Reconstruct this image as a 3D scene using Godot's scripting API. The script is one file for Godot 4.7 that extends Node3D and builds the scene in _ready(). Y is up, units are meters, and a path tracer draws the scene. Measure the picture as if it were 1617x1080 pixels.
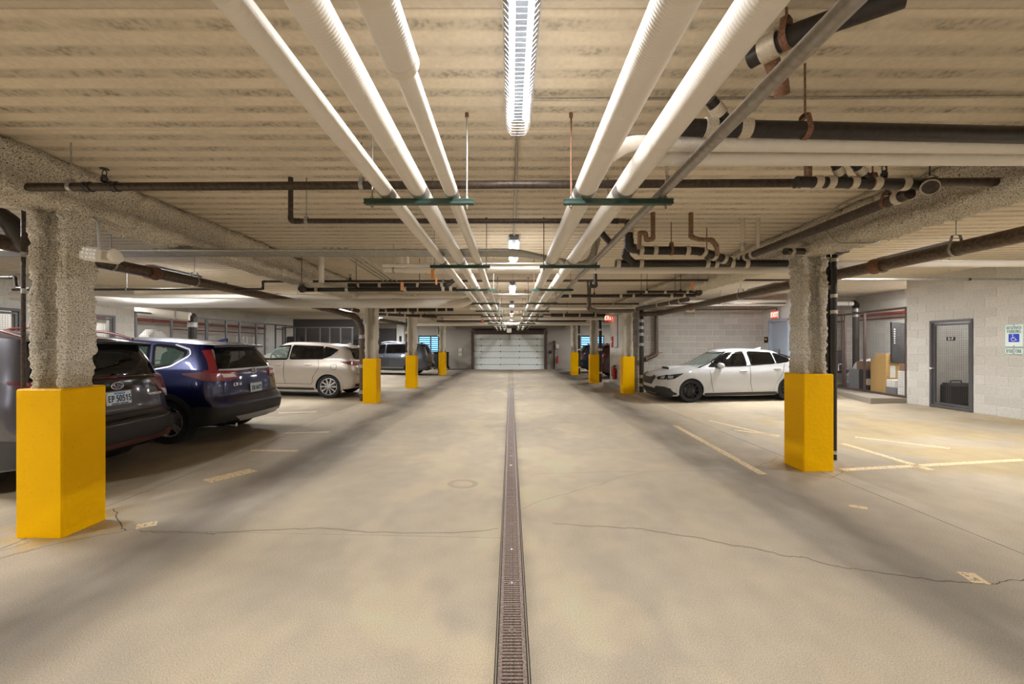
extends Node3D
# Underground car park: centre aisle between two rows of sprayed steel columns, pipes overhead.
# x right, y up, depth runs to -z. F, CX, CY: the lens in pixels of the 1617 x 1080 frame.
const F := 650.0
const CX := 806.0
const CY := 546.0
const CAM := 1.66
const CEIL := 3.21
const SLOPE := 0.022
var M := {}
var used := {}
var rng := RandomNumberGenerator.new()
var fn := FastNoiseLite.new()

class MB:
	var v := PackedVector3Array()
	var n := PackedVector3Array()
	var uv := PackedVector2Array()
	var ix := PackedInt32Array()
	func vert(p: Vector3, q: Vector3, t := Vector2.ZERO) -> int:
		v.push_back(p); n.push_back(q); uv.push_back(t)
		return v.size() - 1
	func tri(a: int, b: int, c: int) -> void:
		var g := (v[c] - v[a]).cross(v[b] - v[a])
		if g.dot(n[a] + n[b] + n[c]) < 0.0:
			ix.push_back(a); ix.push_back(c); ix.push_back(b)
		else:
			ix.push_back(a); ix.push_back(b); ix.push_back(c)
	func quad(a: Vector3, b: Vector3, c: Vector3, d: Vector3, q: Vector3, s := 1.0) -> void:
		var w := a.distance_to(b) * s
		var h := a.distance_to(d) * s
		var i := vert(a, q, Vector2(0, 0))
		vert(b, q, Vector2(w, 0)); vert(c, q, Vector2(w, h)); vert(d, q, Vector2(0, h))
		tri(i, i + 1, i + 2); tri(i, i + 2, i + 3)
	func box(c: Vector3, s: Vector3, b := Basis(), ch := 0.0) -> void:
		var h := s * 0.5
		ch = minf(ch, minf(h.x, minf(h.y, h.z)) * 0.9)
		if ch <= 0.0:
			for ax in 3:
				for sg in [-1.0, 1.0]:
					var nn := Vector3.ZERO; nn[ax] = sg
					var u := (ax + 1) % 3
					var w := (ax + 2) % 3
					var P := []
					for k in [[-1, -1], [1, -1], [1, 1], [-1, 1]]:
						var p := Vector3.ZERO
						p[ax] = sg * h[ax]; p[u] = k[0] * h[u]; p[w] = k[1] * h[w]
						P.append(c + b * p)
					quad(P[0], P[1], P[2], P[3], b * nn)
			return
		for ax in 3:
			var u := (ax + 1) % 3
			var w := (ax + 2) % 3
			for sg in [-1.0, 1.0]:
				var nn := Vector3.ZERO; nn[ax] = sg
				var P := []
				for k in [[-1, -1], [1, -1], [1, 1], [-1, 1]]:
					var p := Vector3.ZERO
					p[ax] = sg * h[ax]; p[u] = k[0] * (h[u] - ch); p[w] = k[1] * (h[w] - ch)
					P.append(c + b * p)
				quad(P[0], P[1], P[2], P[3], b * nn)
			for su in [-1.0, 1.0]:
				for sw in [-1.0, 1.0]:
					var nn := Vector3.ZERO; nn[u] = su; nn[w] = sw; nn = nn.normalized()
					var P := []
					for k in [[-1, 0], [1, 0], [1, 1], [-1, 1]]:
						var p := Vector3.ZERO
						p[ax] = k[0] * (h[ax] - ch)
						p[u] = su * (h[u] if k[1] == 0 else h[u] - ch)
						p[w] = sw * (h[w] - ch if k[1] == 0 else h[w])
						P.append(c + b * p)
					quad(P[0], P[1], P[2], P[3], b * nn)
		for sx in [-1.0, 1.0]:
			for sy in [-1.0, 1.0]:
				for sz in [-1.0, 1.0]:
					var q := b * Vector3(sx, sy, sz).normalized()
					var i := vert(c + b * Vector3(sx * h.x, sy * (h.y - ch), sz * (h.z - ch)), q)
					vert(c + b * Vector3(sx * (h.x - ch), sy * h.y, sz * (h.z - ch)), q)
					vert(c + b * Vector3(sx * (h.x - ch), sy * (h.y - ch), sz * h.z), q)
					tri(i, i + 1, i + 2)
	func tube(pts: Array, r: float, seg := 12, caps := true) -> void:
		var m := pts.size()
		var t: Vector3 = (pts[1] - pts[0]).normalized()
		var a := t.cross(Vector3.UP if absf(t.y) < 0.9 else Vector3.RIGHT).normalized()
		var len := 0.0
		var base := v.size()
		for i in m:
			var tn: Vector3
			if i == 0: tn = t
			elif i == m - 1: tn = (pts[i] - pts[i - 1]).normalized()
			else: tn = ((pts[i] - pts[i - 1]).normalized() + (pts[i + 1] - pts[i]).normalized()).normalized()
			a = (a - tn * a.dot(tn)).normalized()
			var b := tn.cross(a)
			if i: len += pts[i].distance_to(pts[i - 1])
			for k in seg + 1:
				var an := TAU * k / seg
				var d := a * cos(an) + b * sin(an)
				vert(pts[i] + d * r, d, Vector2(float(k) / seg, len))
		for i in m - 1:
			for k in seg:
				var o := base + i * (seg + 1) + k
				tri(o, o + 1, o + seg + 2); tri(o, o + seg + 2, o + seg + 1)
		if caps:
			for e in 2:
				var i := 0 if e == 0 else m - 1
				var tn: Vector3 = -t if e == 0 else (pts[m - 1] - pts[m - 2]).normalized()
				var c := vert(pts[i], tn)
				var f := v.size()
				for k in seg + 1: vert(v[base + i * (seg + 1) + k], tn)
				for k in seg: tri(c, f + k, f + k + 1)
	func cyl(a: Vector3, b: Vector3, r: float, seg := 12) -> void:
		tube([a, b], r, seg)
	# profile of (radius, height along y), each segment flat unless smooth
	func lathe(pr: Array, xf := Transform3D(), seg := 24, smooth := false) -> void:
		for s in pr.size() - 1:
			var p: Vector2 = pr[s]
			var q: Vector2 = pr[s + 1]
			var n0 := Vector2(q.y - p.y, -(q.x - p.x)).normalized()
			var na := n0
			var nb := n0
			if smooth:
				if s > 0:
					var o: Vector2 = pr[s - 1]
					na = (n0 + Vector2(p.y - o.y, -(p.x - o.x)).normalized()).normalized()
				if s < pr.size() - 2:
					var o: Vector2 = pr[s + 2]
					nb = (n0 + Vector2(o.y - q.y, -(o.x - q.x)).normalized()).normalized()
			var base := v.size()
			for k in seg + 1:
				var a := TAU * k / seg
				var c := cos(a)
				var d := sin(a)
				vert(xf * Vector3(p.x * c, p.y, p.x * d), (xf.basis * Vector3(na.x * c, na.y, na.x * d)).normalized(), Vector2(float(k) / seg, p.y))
				vert(xf * Vector3(q.x * c, q.y, q.x * d), (xf.basis * Vector3(nb.x * c, nb.y, nb.x * d)).normalized(), Vector2(float(k) / seg, q.y))
			for k in seg:
				var o := base + k * 2
				if p.x > 1e-6: tri(o, o + 2, o + 1)
				if q.x > 1e-6: tri(o + 1, o + 2, o + 3)
	# rows of points to a smooth sheet; away = a point behind the sheet; off moves it along its normals, skirt closes its rim
	func grid(R: Array, away: Vector3, off := 0.0, skirt := 0.0, keep = null, wrap := false, us := 1.0) -> void:
		var nr := R.size()
		var nc: int = R[0].size()
		var N := []
		var sgn := 0.0
		for i in nr:
			var row := PackedVector3Array()
			for j in nc:
				var du: Vector3 = R[mini(i + 1, nr - 1)][j] - R[maxi(i - 1, 0)][j]
				var j1 := j + 1
				var j0 := j - 1
				if wrap:
					if j1 > nc - 1: j1 = 1
					if j0 < 0: j0 = nc - 2
				else:
					j1 = mini(j1, nc - 1); j0 = maxi(j0, 0)
				var dv: Vector3 = R[i][j1] - R[i][j0]
				var q := du.cross(dv)
				if q.length_squared() < 1e-18:
					q = du.cross(R[mini(i + 1, nr - 1)][j1] - R[mini(i + 1, nr - 1)][j0]) + du.cross(R[maxi(i - 1, 0)][j1] - R[maxi(i - 1, 0)][j0])
				q = q.normalized()
				sgn += q.dot(R[i][j] - away)
				row.push_back(q)
			N.append(row)
		var sg := 1.0 if sgn >= 0.0 else -1.0
		var base := v.size()
		for i in nr:
			for j in nc:
				vert(R[i][j] + N[i][j] * sg * off, N[i][j] * sg, Vector2(float(j) / (nc - 1), float(i) / (nr - 1)) * us)
		for i in nr - 1:
			for j in nc - 1:
				if keep != null and not keep.call(i, j): continue
				var o := base + i * nc + j
				tri(o, o + 1, o + nc + 1); tri(o, o + nc + 1, o + nc)
		if skirt > 0.0:
			var ring := []
			for j in nc: ring.append([0, j])
			for i in range(1, nr): ring.append([i, nc - 1])
			for j in range(nc - 2, -1, -1): ring.append([nr - 1, j])
			for i in range(nr - 2, 0, -1): ring.append([i, 0])
			var mid: Vector3 = R[nr / 2][nc / 2]
			for k in ring.size():
				var p: Array = ring[k]
				var q: Array = ring[(k + 1) % ring.size()]
				var a: Vector3 = R[p[0]][p[1]] + N[p[0]][p[1]] * sg * off
				var b: Vector3 = R[q[0]][q[1]] + N[q[0]][q[1]] * sg * off
				var da: Vector3 = N[p[0]][p[1]] * sg * skirt
				var db: Vector3 = N[q[0]][q[1]] * sg * skirt
				var out := (b - a).cross(da)
				if out.length_squared() < 1e-16: continue
				if out.dot((a + b) * 0.5 - mid) < 0.0: out = -out
				quad(a, b, b - db, a - da, out.normalized())
	# a closed outline in the xy plane of xf, thick along its z, with a straight rim
	func prism(poly: PackedVector2Array, d: float, xf := Transform3D()) -> void:
		var T := Geometry2D.triangulate_polygon(poly)
		for s in [-1.0, 1.0]:
			var b := v.size()
			for p in poly: vert(xf * Vector3(p.x, p.y, s * d * 0.5), xf.basis * Vector3(0, 0, s), p)
			for k in range(0, T.size(), 3): tri(b + T[k], b + T[k + 1], b + T[k + 2])
		var cw := 1.0 if Geometry2D.is_polygon_clockwise(poly) else -1.0
		for k in poly.size():
			var p := poly[k]
			var q := poly[(k + 1) % poly.size()]
			var o := Vector2(-(q.y - p.y), q.x - p.x).normalized() * cw
			quad(xf * Vector3(p.x, p.y, -d / 2), xf * Vector3(q.x, q.y, -d / 2), xf * Vector3(q.x, q.y, d / 2), xf * Vector3(p.x, p.y, d / 2), (xf.basis * Vector3(o.x, o.y, 0)).normalized())
	func mesh() -> ArrayMesh:
		var A := []
		A.resize(Mesh.ARRAY_MAX)
		A[Mesh.ARRAY_VERTEX] = v; A[Mesh.ARRAY_NORMAL] = n; A[Mesh.ARRAY_TEX_UV] = uv; A[Mesh.ARRAY_TEX_UV2] = uv; A[Mesh.ARRAY_INDEX] = ix
		var m := ArrayMesh.new()
		m.add_surface_from_arrays(Mesh.PRIMITIVE_TRIANGLES, A)
		return m

# ---------- naming and placing
func numbered(s: String) -> String:
	var k: int = used.get(s, 0)
	used[s] = k + 1
	return s if k == 0 else "%s_%03d" % [s, k]

func tag(o: Node3D, label: String, cat: String, group := "", kind := "") -> Node3D:
	o.set_meta("label", label); o.set_meta("category", cat)
	if group: o.set_meta("group", group)
	if kind: o.set_meta("kind", kind)
	return o

func thing(called: String, label: String, cat: String, at := Vector3.ZERO, group := "") -> Node3D:
	var o := Node3D.new()
	o.name = numbered(called)
	add_child(o, true)
	o.position = at
	return tag(o, label, cat, group)

func inst(called: String, mesh: Mesh, m: Material, parent: Node3D, at := Transform3D()) -> MeshInstance3D:
	var o := MeshInstance3D.new()
	if parent == self:
		o.name = numbered(called)
	else:
		var k := 0
		var s := called
		while parent.has_node(s):
			k += 1
			s = "%s_%03d" % [called, k]
		o.name = s
	o.mesh = mesh
	o.material_override = m
	o.transform = at
	parent.add_child(o, true)
	return o

# commits a shape; its points are taken as world points and moved into the parent's axes
func part(parent: Node3D, called: String, b: MB, m: Material, loc := false) -> MeshInstance3D:
	if parent != self and not loc:
		var g := parent.global_transform.affine_inverse()
		for i in b.v.size():
			b.v[i] = g * b.v[i]
			b.n[i] = (g.basis * b.n[i]).normalized()
	return inst(called, b.mesh(), m, parent)

func struct(called: String, b: MB, m: Material, label: String, cat: String) -> MeshInstance3D:
	var o := part(self, called, b, m)
	tag(o, label, cat, "", "structure")
	return o

# many like pieces on one parent: counted per name so that has_node is not asked each time
func piece(parent: Node3D, called: String, k: int, mesh: Mesh, m: Material, at: Transform3D) -> MeshInstance3D:
	var o := MeshInstance3D.new()
	o.name = called if k == 0 else "%s_%03d" % [called, k]
	o.mesh = mesh
	o.material_override = m
	o.transform = at
	parent.add_child(o, true)
	return o

func P(x: float, y: float, d: float) -> Vector3:
	return Vector3((x - CX) * d / F, CAM - (y - CY) * d / F, -d)

func fy(x: float) -> float:
	return SLOPE * absf(x)

func FP(x: float, y: float, up := 0.0) -> Vector3:
	var d := CAM * F / ((y - CY) + SLOPE * absf(x - CX))
	var p := P(x, y, d)
	p.y = fy(p.x) + up
	return p

func ceil_y(x: float) -> float:
	return CEIL + maxf(0.0, x - 3.85) * 0.017

func fillet(pts: Array, r: float, k := 6) -> Array:
	var o := [pts[0]]
	for i in range(1, pts.size() - 1):
		var a: Vector3 = (pts[i - 1] - pts[i])
		var b: Vector3 = (pts[i + 1] - pts[i])
		var q := minf(r, minf(a.length(), b.length()) * 0.49)
		var s: Vector3 = pts[i] + a.normalized() * q
		var e: Vector3 = pts[i] + b.normalized() * q
		for j in k + 1:
			var t := float(j) / k
			o.append(s.lerp(pts[i], t).lerp(pts[i].lerp(e, t), t))
	o.append(pts[-1])
	return o

# ---------- materials
func ntex(freq: float, ramp: Array, sd := 1, oct := 4, size := 512, kind := FastNoiseLite.TYPE_SIMPLEX_SMOOTH) -> NoiseTexture2D:
	var t := NoiseTexture2D.new()
	var f := FastNoiseLite.new()
	f.noise_type = kind
	f.frequency = freq
	f.seed = sd
	f.fractal_octaves = oct
	t.noise = f
	t.width = size; t.height = size
	t.seamless = true
	t.generate_mipmaps = false
	var g := Gradient.new()
	g.offsets = PackedFloat32Array(ramp.map(func(e): return e[0]))
	g.colors = PackedColorArray(ramp.map(func(e): return e[1]))
	t.color_ramp = g
	return t

func grey(a: float) -> Color:
	return Color(a, a, a)

func mat(c: Color, rough := 0.7, metal := 0.0) -> StandardMaterial3D:
	var m := StandardMaterial3D.new()
	m.albedo_color = c
	m.roughness = rough
	m.metallic = metal
	return m

func textured(c: Color, rough: float, tex: Texture2D, scale: float, world := true, metal := 0.0) -> StandardMaterial3D:
	var m := mat(c, rough, metal)
	m.albedo_texture = tex
	m.uv1_triplanar = true
	m.uv1_world_triplanar = world
	m.uv1_scale = Vector3.ONE * scale
	return m

func glow(c: Color, e: float) -> StandardMaterial3D:
	var m := mat(c, 0.5)
	m.emission_enabled = true
	m.emission = c
	m.emission_energy_multiplier = e
	return m

func rgb8(r: int, g: int, b: int, a := 255) -> Color:
	return Color8(r, g, b, a)

func itex(im: Image) -> ImageTexture:
	return ImageTexture.create_from_image(im)

func text(parent: Node3D, called: String, s: String, h: float, at: Transform3D, m: Material, squeeze := 1.0, bold := true, font := "Droid Sans") -> MeshInstance3D:
	var t := TextMesh.new()
	var f := SystemFont.new()
	f.font_names = PackedStringArray([font])
	f.font_weight = 700 if bold else 400
	t.font = f
	t.text = s
	t.font_size = 64
	t.pixel_size = h / 46.0
	t.depth = 0.004
	t.curve_step = 2.0
	return inst(called, t, m, parent, at * Transform3D(Basis.from_scale(Vector3(squeeze, 1, 1)), Vector3.ZERO))

# ---------- the order of the build
func _ready() -> void:
	rng.seed = 7
	fn.seed = 3
	fn.frequency = 1.0
	fn.fractal_octaves = 3
	var cam := Camera3D.new()
	cam.name = "camera"
	cam.projection = Camera3D.PROJECTION_FRUSTUM
	cam.near = 0.05
	cam.far = 200.0
	cam.size = 1080.0 / F * 0.05
	cam.frustum_offset = Vector2(808.5 - CX, CY - 540.0) / F * 0.05
	cam.position = Vector3(0, CAM, 0)
	add_child(cam)
	var env := Environment.new()
	env.background_mode = Environment.BG_SKY
	var sm := ProceduralSkyMaterial.new()
	sm.sky_top_color = Color(0.25, 0.5, 0.95)
	sm.sky_horizon_color = Color(0.5, 0.78, 1.0)
	sm.ground_bottom_color = Color(0.2, 0.4, 0.6)
	sm.ground_horizon_color = Color(0.5, 0.78, 1.0)
	sm.energy_multiplier = 2.2
	var sky := Sky.new()
	sky.sky_material = sm
	env.sky = sky
	env.ambient_light_source = Environment.AMBIENT_SOURCE_SKY
	env.tonemap_mode = Environment.TONE_MAPPER_LINEAR
	env.tonemap_exposure = EXPOSURE
	env.sdfgi_enabled = true
	env.ssao_enabled = true
	env.ssil_enabled = true
	var we := WorldEnvironment.new()
	we.name = "environment"
	we.environment = env
	add_child(we)
	materials()
	lamps()
	room()
	floor_marks()
	columns()
	cages()
	fittings()
	pipes()
	cars()

const EXPOSURE := 1.4
const LAMP_POWER := 12.0

# ---------- lamps
func make_lamp() -> Node3D:
	var t := thing("strip_light", "bare twin tube strip light under a white wire guard", "light")
	var b := MB.new()
	b.box(Vector3(0, -0.02, 0), Vector3(0.14, 0.04, 1.24), Basis(), 0.006)
	b.box(Vector3(0, -0.05, 0.60), Vector3(0.12, 0.05, 0.025), Basis(), 0.004)
	b.box(Vector3(0, -0.05, -0.60), Vector3(0.12, 0.05, 0.025), Basis(), 0.004)
	part(t, "housing", b, M.lamp_pan, true)
	for s in [-1.0, 1.0]:
		b = MB.new()
		b.tube([Vector3(s * 0.042, -0.062, -0.585), Vector3(s * 0.042, -0.062, 0.585)], 0.0145, 12)
		part(t, "tube", b, M.tube_glow, true)
	var g := MB.new()
	var hoop := [Vector2(-0.085, 0.0), Vector2(-0.085, -0.07), Vector2(-0.042, -0.125), Vector2(0.042, -0.125), Vector2(0.085, -0.07), Vector2(0.085, 0.0)]
	var k := 0
	var z := -0.68
	while z < 0.681:
		var pts := []
		for p in hoop: pts.append(Vector3(p.x, p.y, z))
		g.tube(pts, 0.0011, 5)
		z += 0.034
	for p in hoop:
		g.tube([Vector3(p.x, p.y - 0.001, -0.68), Vector3(p.x, p.y - 0.001, 0.68)], 0.0011, 5)
	part(t, "wire_guard", g, M.guard_wire, true)
	for e in [-1.0, 1.0]:
		var l := AreaLight3D.new()
		l.name = "lamp" if e < 0 else "lamp_001"
		l.area_size = Vector2(0.026, 1.16)
		l.light_energy = 1.0
		l.light_color = Color(0.985, 0.99, 1.0)
		l.area_range = 40.0
		l.shadow_enabled = true
		l.position = Vector3(e * 0.042, -0.0775, 0)
		l.rotation.x = -PI / 2
		t.add_child(l)
	return t

const WORDS := ["first", "second", "third", "fourth", "fifth", "sixth", "seventh", "eighth", "ninth", "tenth", "eleventh", "twelfth", "thirteenth", "fourteenth", "fifteenth", "sixteenth", "seventeenth"]

func lamps() -> void:
	var proto := make_lamp()
	var first := true
	# x of the row, then [depth, power] of each lamp
	var rows := [
		[0.05, [[2.1, 2.2], [-2.14, 7.0], [6.33, 3.2], [10.57, 3.4], [14.82, 3.4], [19.06, 3.6], [23.3, 6.5]], "twin tube strip light over the aisle drain, %s beyond the nearest", "strip lights in a row over the aisle"],
		[-6.9, [[-0.1, 11.0], [4.2, 8.5], [8.5, 6.5], [12.8, 7.0], [17.1, 7.5], [21.4, 7.5], [25.5, 8.0]], "strip light over the cage side bays, %s in its row from behind the camera", "strip lights over the cage side bays"],
		[6.75, [[-0.1, 8.0], [4.2, 3.8], [6.9, 4.2], [11.0, 7.5], [20.0, 8.0], [25.5, 8.0]], "strip light over the white car side bays, %s in its row from behind the camera", "strip lights over the white car side bays"],
		[11.15, [[9.3, 0.9], [10.85, 5.0]], "unseen strip light added in the storage rooms on the sign side, %s from the camera", "added strip lights in the storage rooms"],  # added lamps, kept out of view, to brighten the storage room and cage recess
		[-11.25, [[11.05, 3.0]], "unseen strip light added inside the cages behind the parked cars", "added strip lights inside the long cages"]]  # added lamp hidden behind the wall to lift the dark cages
	for r in rows:
		var k := 0
		for e in r[1]:
			var d: float = e[0]
			var t := proto if first else (proto.duplicate() as Node3D)
			if not first:
				t.name = numbered("strip_light")
				add_child(t, true)
			first = false
			t.position = Vector3(r[0], ceil_y(r[0]) - 0.004, -d)
			for c in t.get_children():
				if c is AreaLight3D: c.light_energy = e[1]
			if d == 2.1:
				tag(t, "large twin tube strip light in a white wire guard nearest the camera over the drain", "light", r[3])
			else:
				tag(t, r[2] % WORDS[k] if "%s" in r[2] else r[2], "light", r[3])
				k += 1

func ceiling_image() -> Image:
	var im := Image.create(1024, 288, false, Image.FORMAT_RGB8)
	var f := FastNoiseLite.new()
	f.seed = 11
	f.frequency = 1.0
	f.fractal_octaves = 4
	for x in 1024:
		var a := TAU * x / 1024.0
		var cx := cos(a) * 0.64
		var cz := sin(a) * 0.64
		for y in 288:
			var v := y / 288.0
			var big := f.get_noise_3d(cx * 2.2, cz * 2.2, v * 2.0)
			var fine := f.get_noise_3d(cx * 26.0, cz * 26.0, v * 26.0)
			var mid := f.get_noise_3d(cx * 9.0 + 7.0, cz * 9.0, v * 16.0)
			var w := v + 0.006 * mid
			var band := 0.5 + 0.5 * cos(TAU * (w * 6.0 + 0.5))
			band = smoothstep(0.3, 0.95, band) * clampf(0.75 + big * 1.0 + mid * 0.5, 0.0, 1.3)
			var s := 0.98 - 0.19 * band * (0.55 + 1.7 * maxf(0.0, fine + 0.2)) + 0.05 * fine + 0.05 * big
			im.set_pixel(x, y, Color(s, s * (0.99 - 0.008 * band), s * (0.97 - 0.02 * band)))
	return im

func floor_image() -> Image:
	var n := 720
	var im := Image.create(n, n, false, Image.FORMAT_RGB8)
	var f := FastNoiseLite.new()
	f.seed = 23
	f.frequency = 1.0
	f.fractal_octaves = 4
	var cols := [[-3.86, 3.57], [-3.86, 11.5], [-3.86, 15.5], [-3.86, 22.5], [3.87, 5.37], [3.87, 13.7], [3.87, 17.6], [3.87, 22.5]]
	for j in n:
		var d := -6.0 + 36.0 * j / n
		for i in n:
			var x := -12.0 + 24.0 * i / n
			var a := f.get_noise_2d(x * 0.35, d * 0.22)
			var b := f.get_noise_2d(x * 1.3 + 40.0, d * 0.5)
			var c := f.get_noise_2d(x * 3.2 + 90.0, d * 3.2)
			var s := 0.94 + 0.035 * a + 0.035 * b + 0.035 * c
			var warm := 0.02 + 0.018 * a + 0.012 * b
			var ax := absf(x)
			# soft dark bands along the lane: shade of the overhead pipes painted in
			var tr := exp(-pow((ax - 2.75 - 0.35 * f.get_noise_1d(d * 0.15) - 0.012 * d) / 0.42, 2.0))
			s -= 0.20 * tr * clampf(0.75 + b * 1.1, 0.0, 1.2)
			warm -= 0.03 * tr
			# oil and tyre dirt in the bays
			if ax > 4.1:
				var o := smoothstep(-0.15, 0.5, f.get_noise_2d(x * 0.5 + 11.0, d * 0.4 + 5.0))
				s -= (0.12 if x < 0.0 else 0.07) * o
				if x < -3.95: s *= lerpf(1.0, 0.95, smoothstep(1.5, 4.0, d) * (1.0 - smoothstep(9.0, 15.0, d)))
				warm += 0.015
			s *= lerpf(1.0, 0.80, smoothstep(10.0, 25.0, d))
			# worn bright aggregate near the drain
			var ag := exp(-pow(ax / 1.7, 2.0)) * smoothstep(0.0, 0.35, f.get_noise_2d(x * 0.9 + 3.0, d * 0.6 + 1.0))
			s += 0.06 * ag
			warm += 0.025 * ag
			# drain edges collect dirt
			s -= 0.10 * exp(-pow((ax - 0.07) / 0.07, 2.0))
			var yel := 0.0
			for q in cols:
				var r := Vector2(x - q[0], d - q[1]).length()
				yel = maxf(yel, exp(-pow(maxf(0.0, r - 0.28) / 0.16, 2.0)) * clampf(0.5 + c * 1.5, 0.0, 1.0))
			# old yellow stall paint on the accessible bay
			if x > 5.0 and d > 4.5 and d < 9.5:
				yel = maxf(yel, 0.35 * smoothstep(0.0, 0.4, f.get_noise_2d(x * 0.4 + 70.0, d * 0.7) + 0.1))
			var k := Color(s * (1.0 + warm * 0.5), s * (0.985 + warm * 0.1), s * (0.955 - warm))
			k = k.lerp(Color(s * 1.0, s * 0.84, s * 0.42), yel * 0.6)
			im.set_pixel(i, j, k)
	return im

func jacket_image() -> Image:
	var im := Image.create(8, 64, false, Image.FORMAT_RGB8)
	for y in 64:
		var t := fmod(y / 32.0, 1.0)
		var s := 0.5 + 0.5 * sin(TAU * t)
		for x in 8: im.set_pixel(x, y, Color(s, s, s))
	return im

func materials() -> void:
	var spray_n := ntex(0.042, [[0.0, grey(0.25)], [0.3, grey(0.5)], [0.46, grey(0.93)], [1.0, grey(1.0)]], 5, 5)
	M.lamp_pan = mat(rgb8(104, 108, 112), 0.5)
	M.tube_glow = glow(Color(1, 1, 1), 1.5)
	M.guard_wire = mat(rgb8(190, 190, 192), 0.35)
	# concrete
	var grain := ntex(0.11, [[0.0, grey(0.72)], [0.36, grey(0.905)], [0.6, grey(0.945)], [0.75, grey(1.0)], [1.0, Color(1.0, 1.0, 0.98)]], 8, 4, 1024)
	var fl := mat(FLOOR_C, 0.72)
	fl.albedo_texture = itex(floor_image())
	fl.metallic_specular = 0.3
	fl.detail_enabled = true
	fl.detail_blend_mode = BaseMaterial3D.BLEND_MODE_MUL
	fl.detail_albedo = grain
	fl.detail_uv_layer = BaseMaterial3D.DETAIL_UV_2
	fl.uv2_triplanar = true
	fl.uv2_world_triplanar = true
	fl.uv2_scale = Vector3.ONE * 0.9
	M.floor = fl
	M.ceiling = []
	var ci := itex(ceiling_image())
	for k in 3:
		var c := mat(CEIL_C * [1.0, 0.95, 1.04][k], 0.85)
		c.albedo_color.a = 1.0
		c.albedo_texture = ci
		c.heightmap_enabled = false
		M.ceiling.append(c)
	var bl := ntex(0.03, [[0.0, grey(0.90)], [0.5, grey(0.965)], [1.0, Color(1, 0.995, 0.985)]], 31, 5)
	M.block = []
	M.grey_block = []
	for k in 4:
		var q: float = [1.0, 0.97, 1.02, 0.985][k]
		var c := textured(Color(BLOCK_C.r * q, BLOCK_C.g * q, BLOCK_C.b * q), 0.85, bl, 1.3)
		c.heightmap_enabled = true
		c.heightmap_texture = bl
		c.heightmap_scale = 0.08
		M.block.append(c)
		M.grey_block.append(textured(Color(0.675 * q, 0.645 * q, 0.605 * q), 0.85, bl, 1.3))
	M.mortar = textured(rgb8(218, 214, 206), 0.9, bl, 1.3)
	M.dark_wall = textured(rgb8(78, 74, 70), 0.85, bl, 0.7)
	M.white_wall = textured(rgb8(205, 202, 196), 0.8, bl, 0.7)
	M.kerb = textured(rgb8(150, 140, 126), 0.85, bl, 1.6)
	# sprayed fireproofing
	M.spray = textured(SPRAY_C, 0.95, spray_n, 3.2, false)
	M.spray.heightmap_enabled = true
	M.spray.heightmap_texture = ntex(0.06, [[0.0, grey(0.0)], [1.0, grey(1.0)]], 6, 4)
	M.spray.heightmap_scale = 1.2
	var pits := ntex(0.09, [[0.0, Color(0.3, 0.18, 0.05)], [0.085, Color(0.45, 0.28, 0.05)], [0.11, Color(1, 1, 1)], [1.0, Color(0.96, 0.97, 0.94)]], 12, 2)
	M.yellow = textured(rgb8(255, 194, 0), 0.45, pits, 1.4, false)
	M.yellow.metallic_specular = 0.2
	M.yellow.heightmap_enabled = true
	M.yellow.heightmap_texture = ntex(0.02, [[0.0, grey(0.0)], [1.0, grey(1.0)]], 13, 4)
	M.yellow.heightmap_scale = 0.3
	M.paint = mat(rgb8(228, 206, 164), 0.7)
	M.paint.albedo_texture = ntex(0.05, [[0.0, Color(1, 1, 1, 0)], [0.33, Color(1, 1, 1, 0)], [0.34, Color(1, 1, 1, 1)], [1.0, Color(1, 0.97, 0.92, 1)]], 41, 5)
	M.paint.transparency = BaseMaterial3D.TRANSPARENCY_ALPHA_SCISSOR
	M.paint.uv1_triplanar = true
	M.paint.uv1_world_triplanar = true
	M.paint.uv1_scale = Vector3.ONE * 0.9
	M.crack = mat(rgb8(84, 68, 50), 0.9)
	M.faint = mat(rgb8(172, 156, 134), 0.9)
	# pipes
	M.jacket = mat(rgb8(217, 209, 197), 0.6)
	M.jacket.heightmap_enabled = true
	M.jacket.heightmap_texture = itex(jacket_image())
	M.jacket.heightmap_scale = 0.06
	M.jacket.uv1_scale = Vector3(1, 36.0, 1)
	M.jacket_band = mat(rgb8(214, 204, 188), 0.6)
	var worn := ntex(0.02, [[0.0, Color(0.55, 0.45, 0.38)], [0.45, Color(0.85, 0.8, 0.76)], [1.0, Color(1.15, 1.1, 1.05)]], 17, 5)
	var soft := ntex(0.02, [[0.0, Color(0.82, 0.79, 0.75)], [0.5, Color(0.95, 0.94, 0.92)], [1.0, Color(1, 1, 1)]], 18, 5)
	M.steel_pipe = textured(rgb8(158, 153, 147), 0.34, soft, 2.0, true, 0.55)
	M.dark_pipe = textured(rgb8(74, 64, 55), 0.5, worn, 2.0, true, 0.3)
	M.black_pipe = textured(rgb8(46, 42, 39), 0.42, worn, 2.4, true, 0.1)
	M.brown_pipe = textured(rgb8(100, 88, 76), 0.45, worn, 1.6, true, 0.2)
	M.rust = textured(rgb8(138, 104, 82), 0.75, worn, 5.0, true, 0.1)
	M.copper = textured(rgb8(146, 122, 100), 0.5, worn, 4.0, true, 0.4)
	M.band = textured(rgb8(206, 196, 178), 0.45, soft, 6.0, true, 0.3)
	M.galv = textured(rgb8(176, 176, 172), 0.38, soft, 2.0, true, 0.6)
	M.conduit = textured(rgb8(176, 170, 158), 0.42, soft, 2.0, true, 0.5)
	M.strut = mat(rgb8(48, 70, 60), 0.4, 0.3)
	M.red_pipe = mat(rgb8(138, 52, 40), 0.55)
	M.orange = mat(rgb8(245, 150, 30), 0.6)
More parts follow.
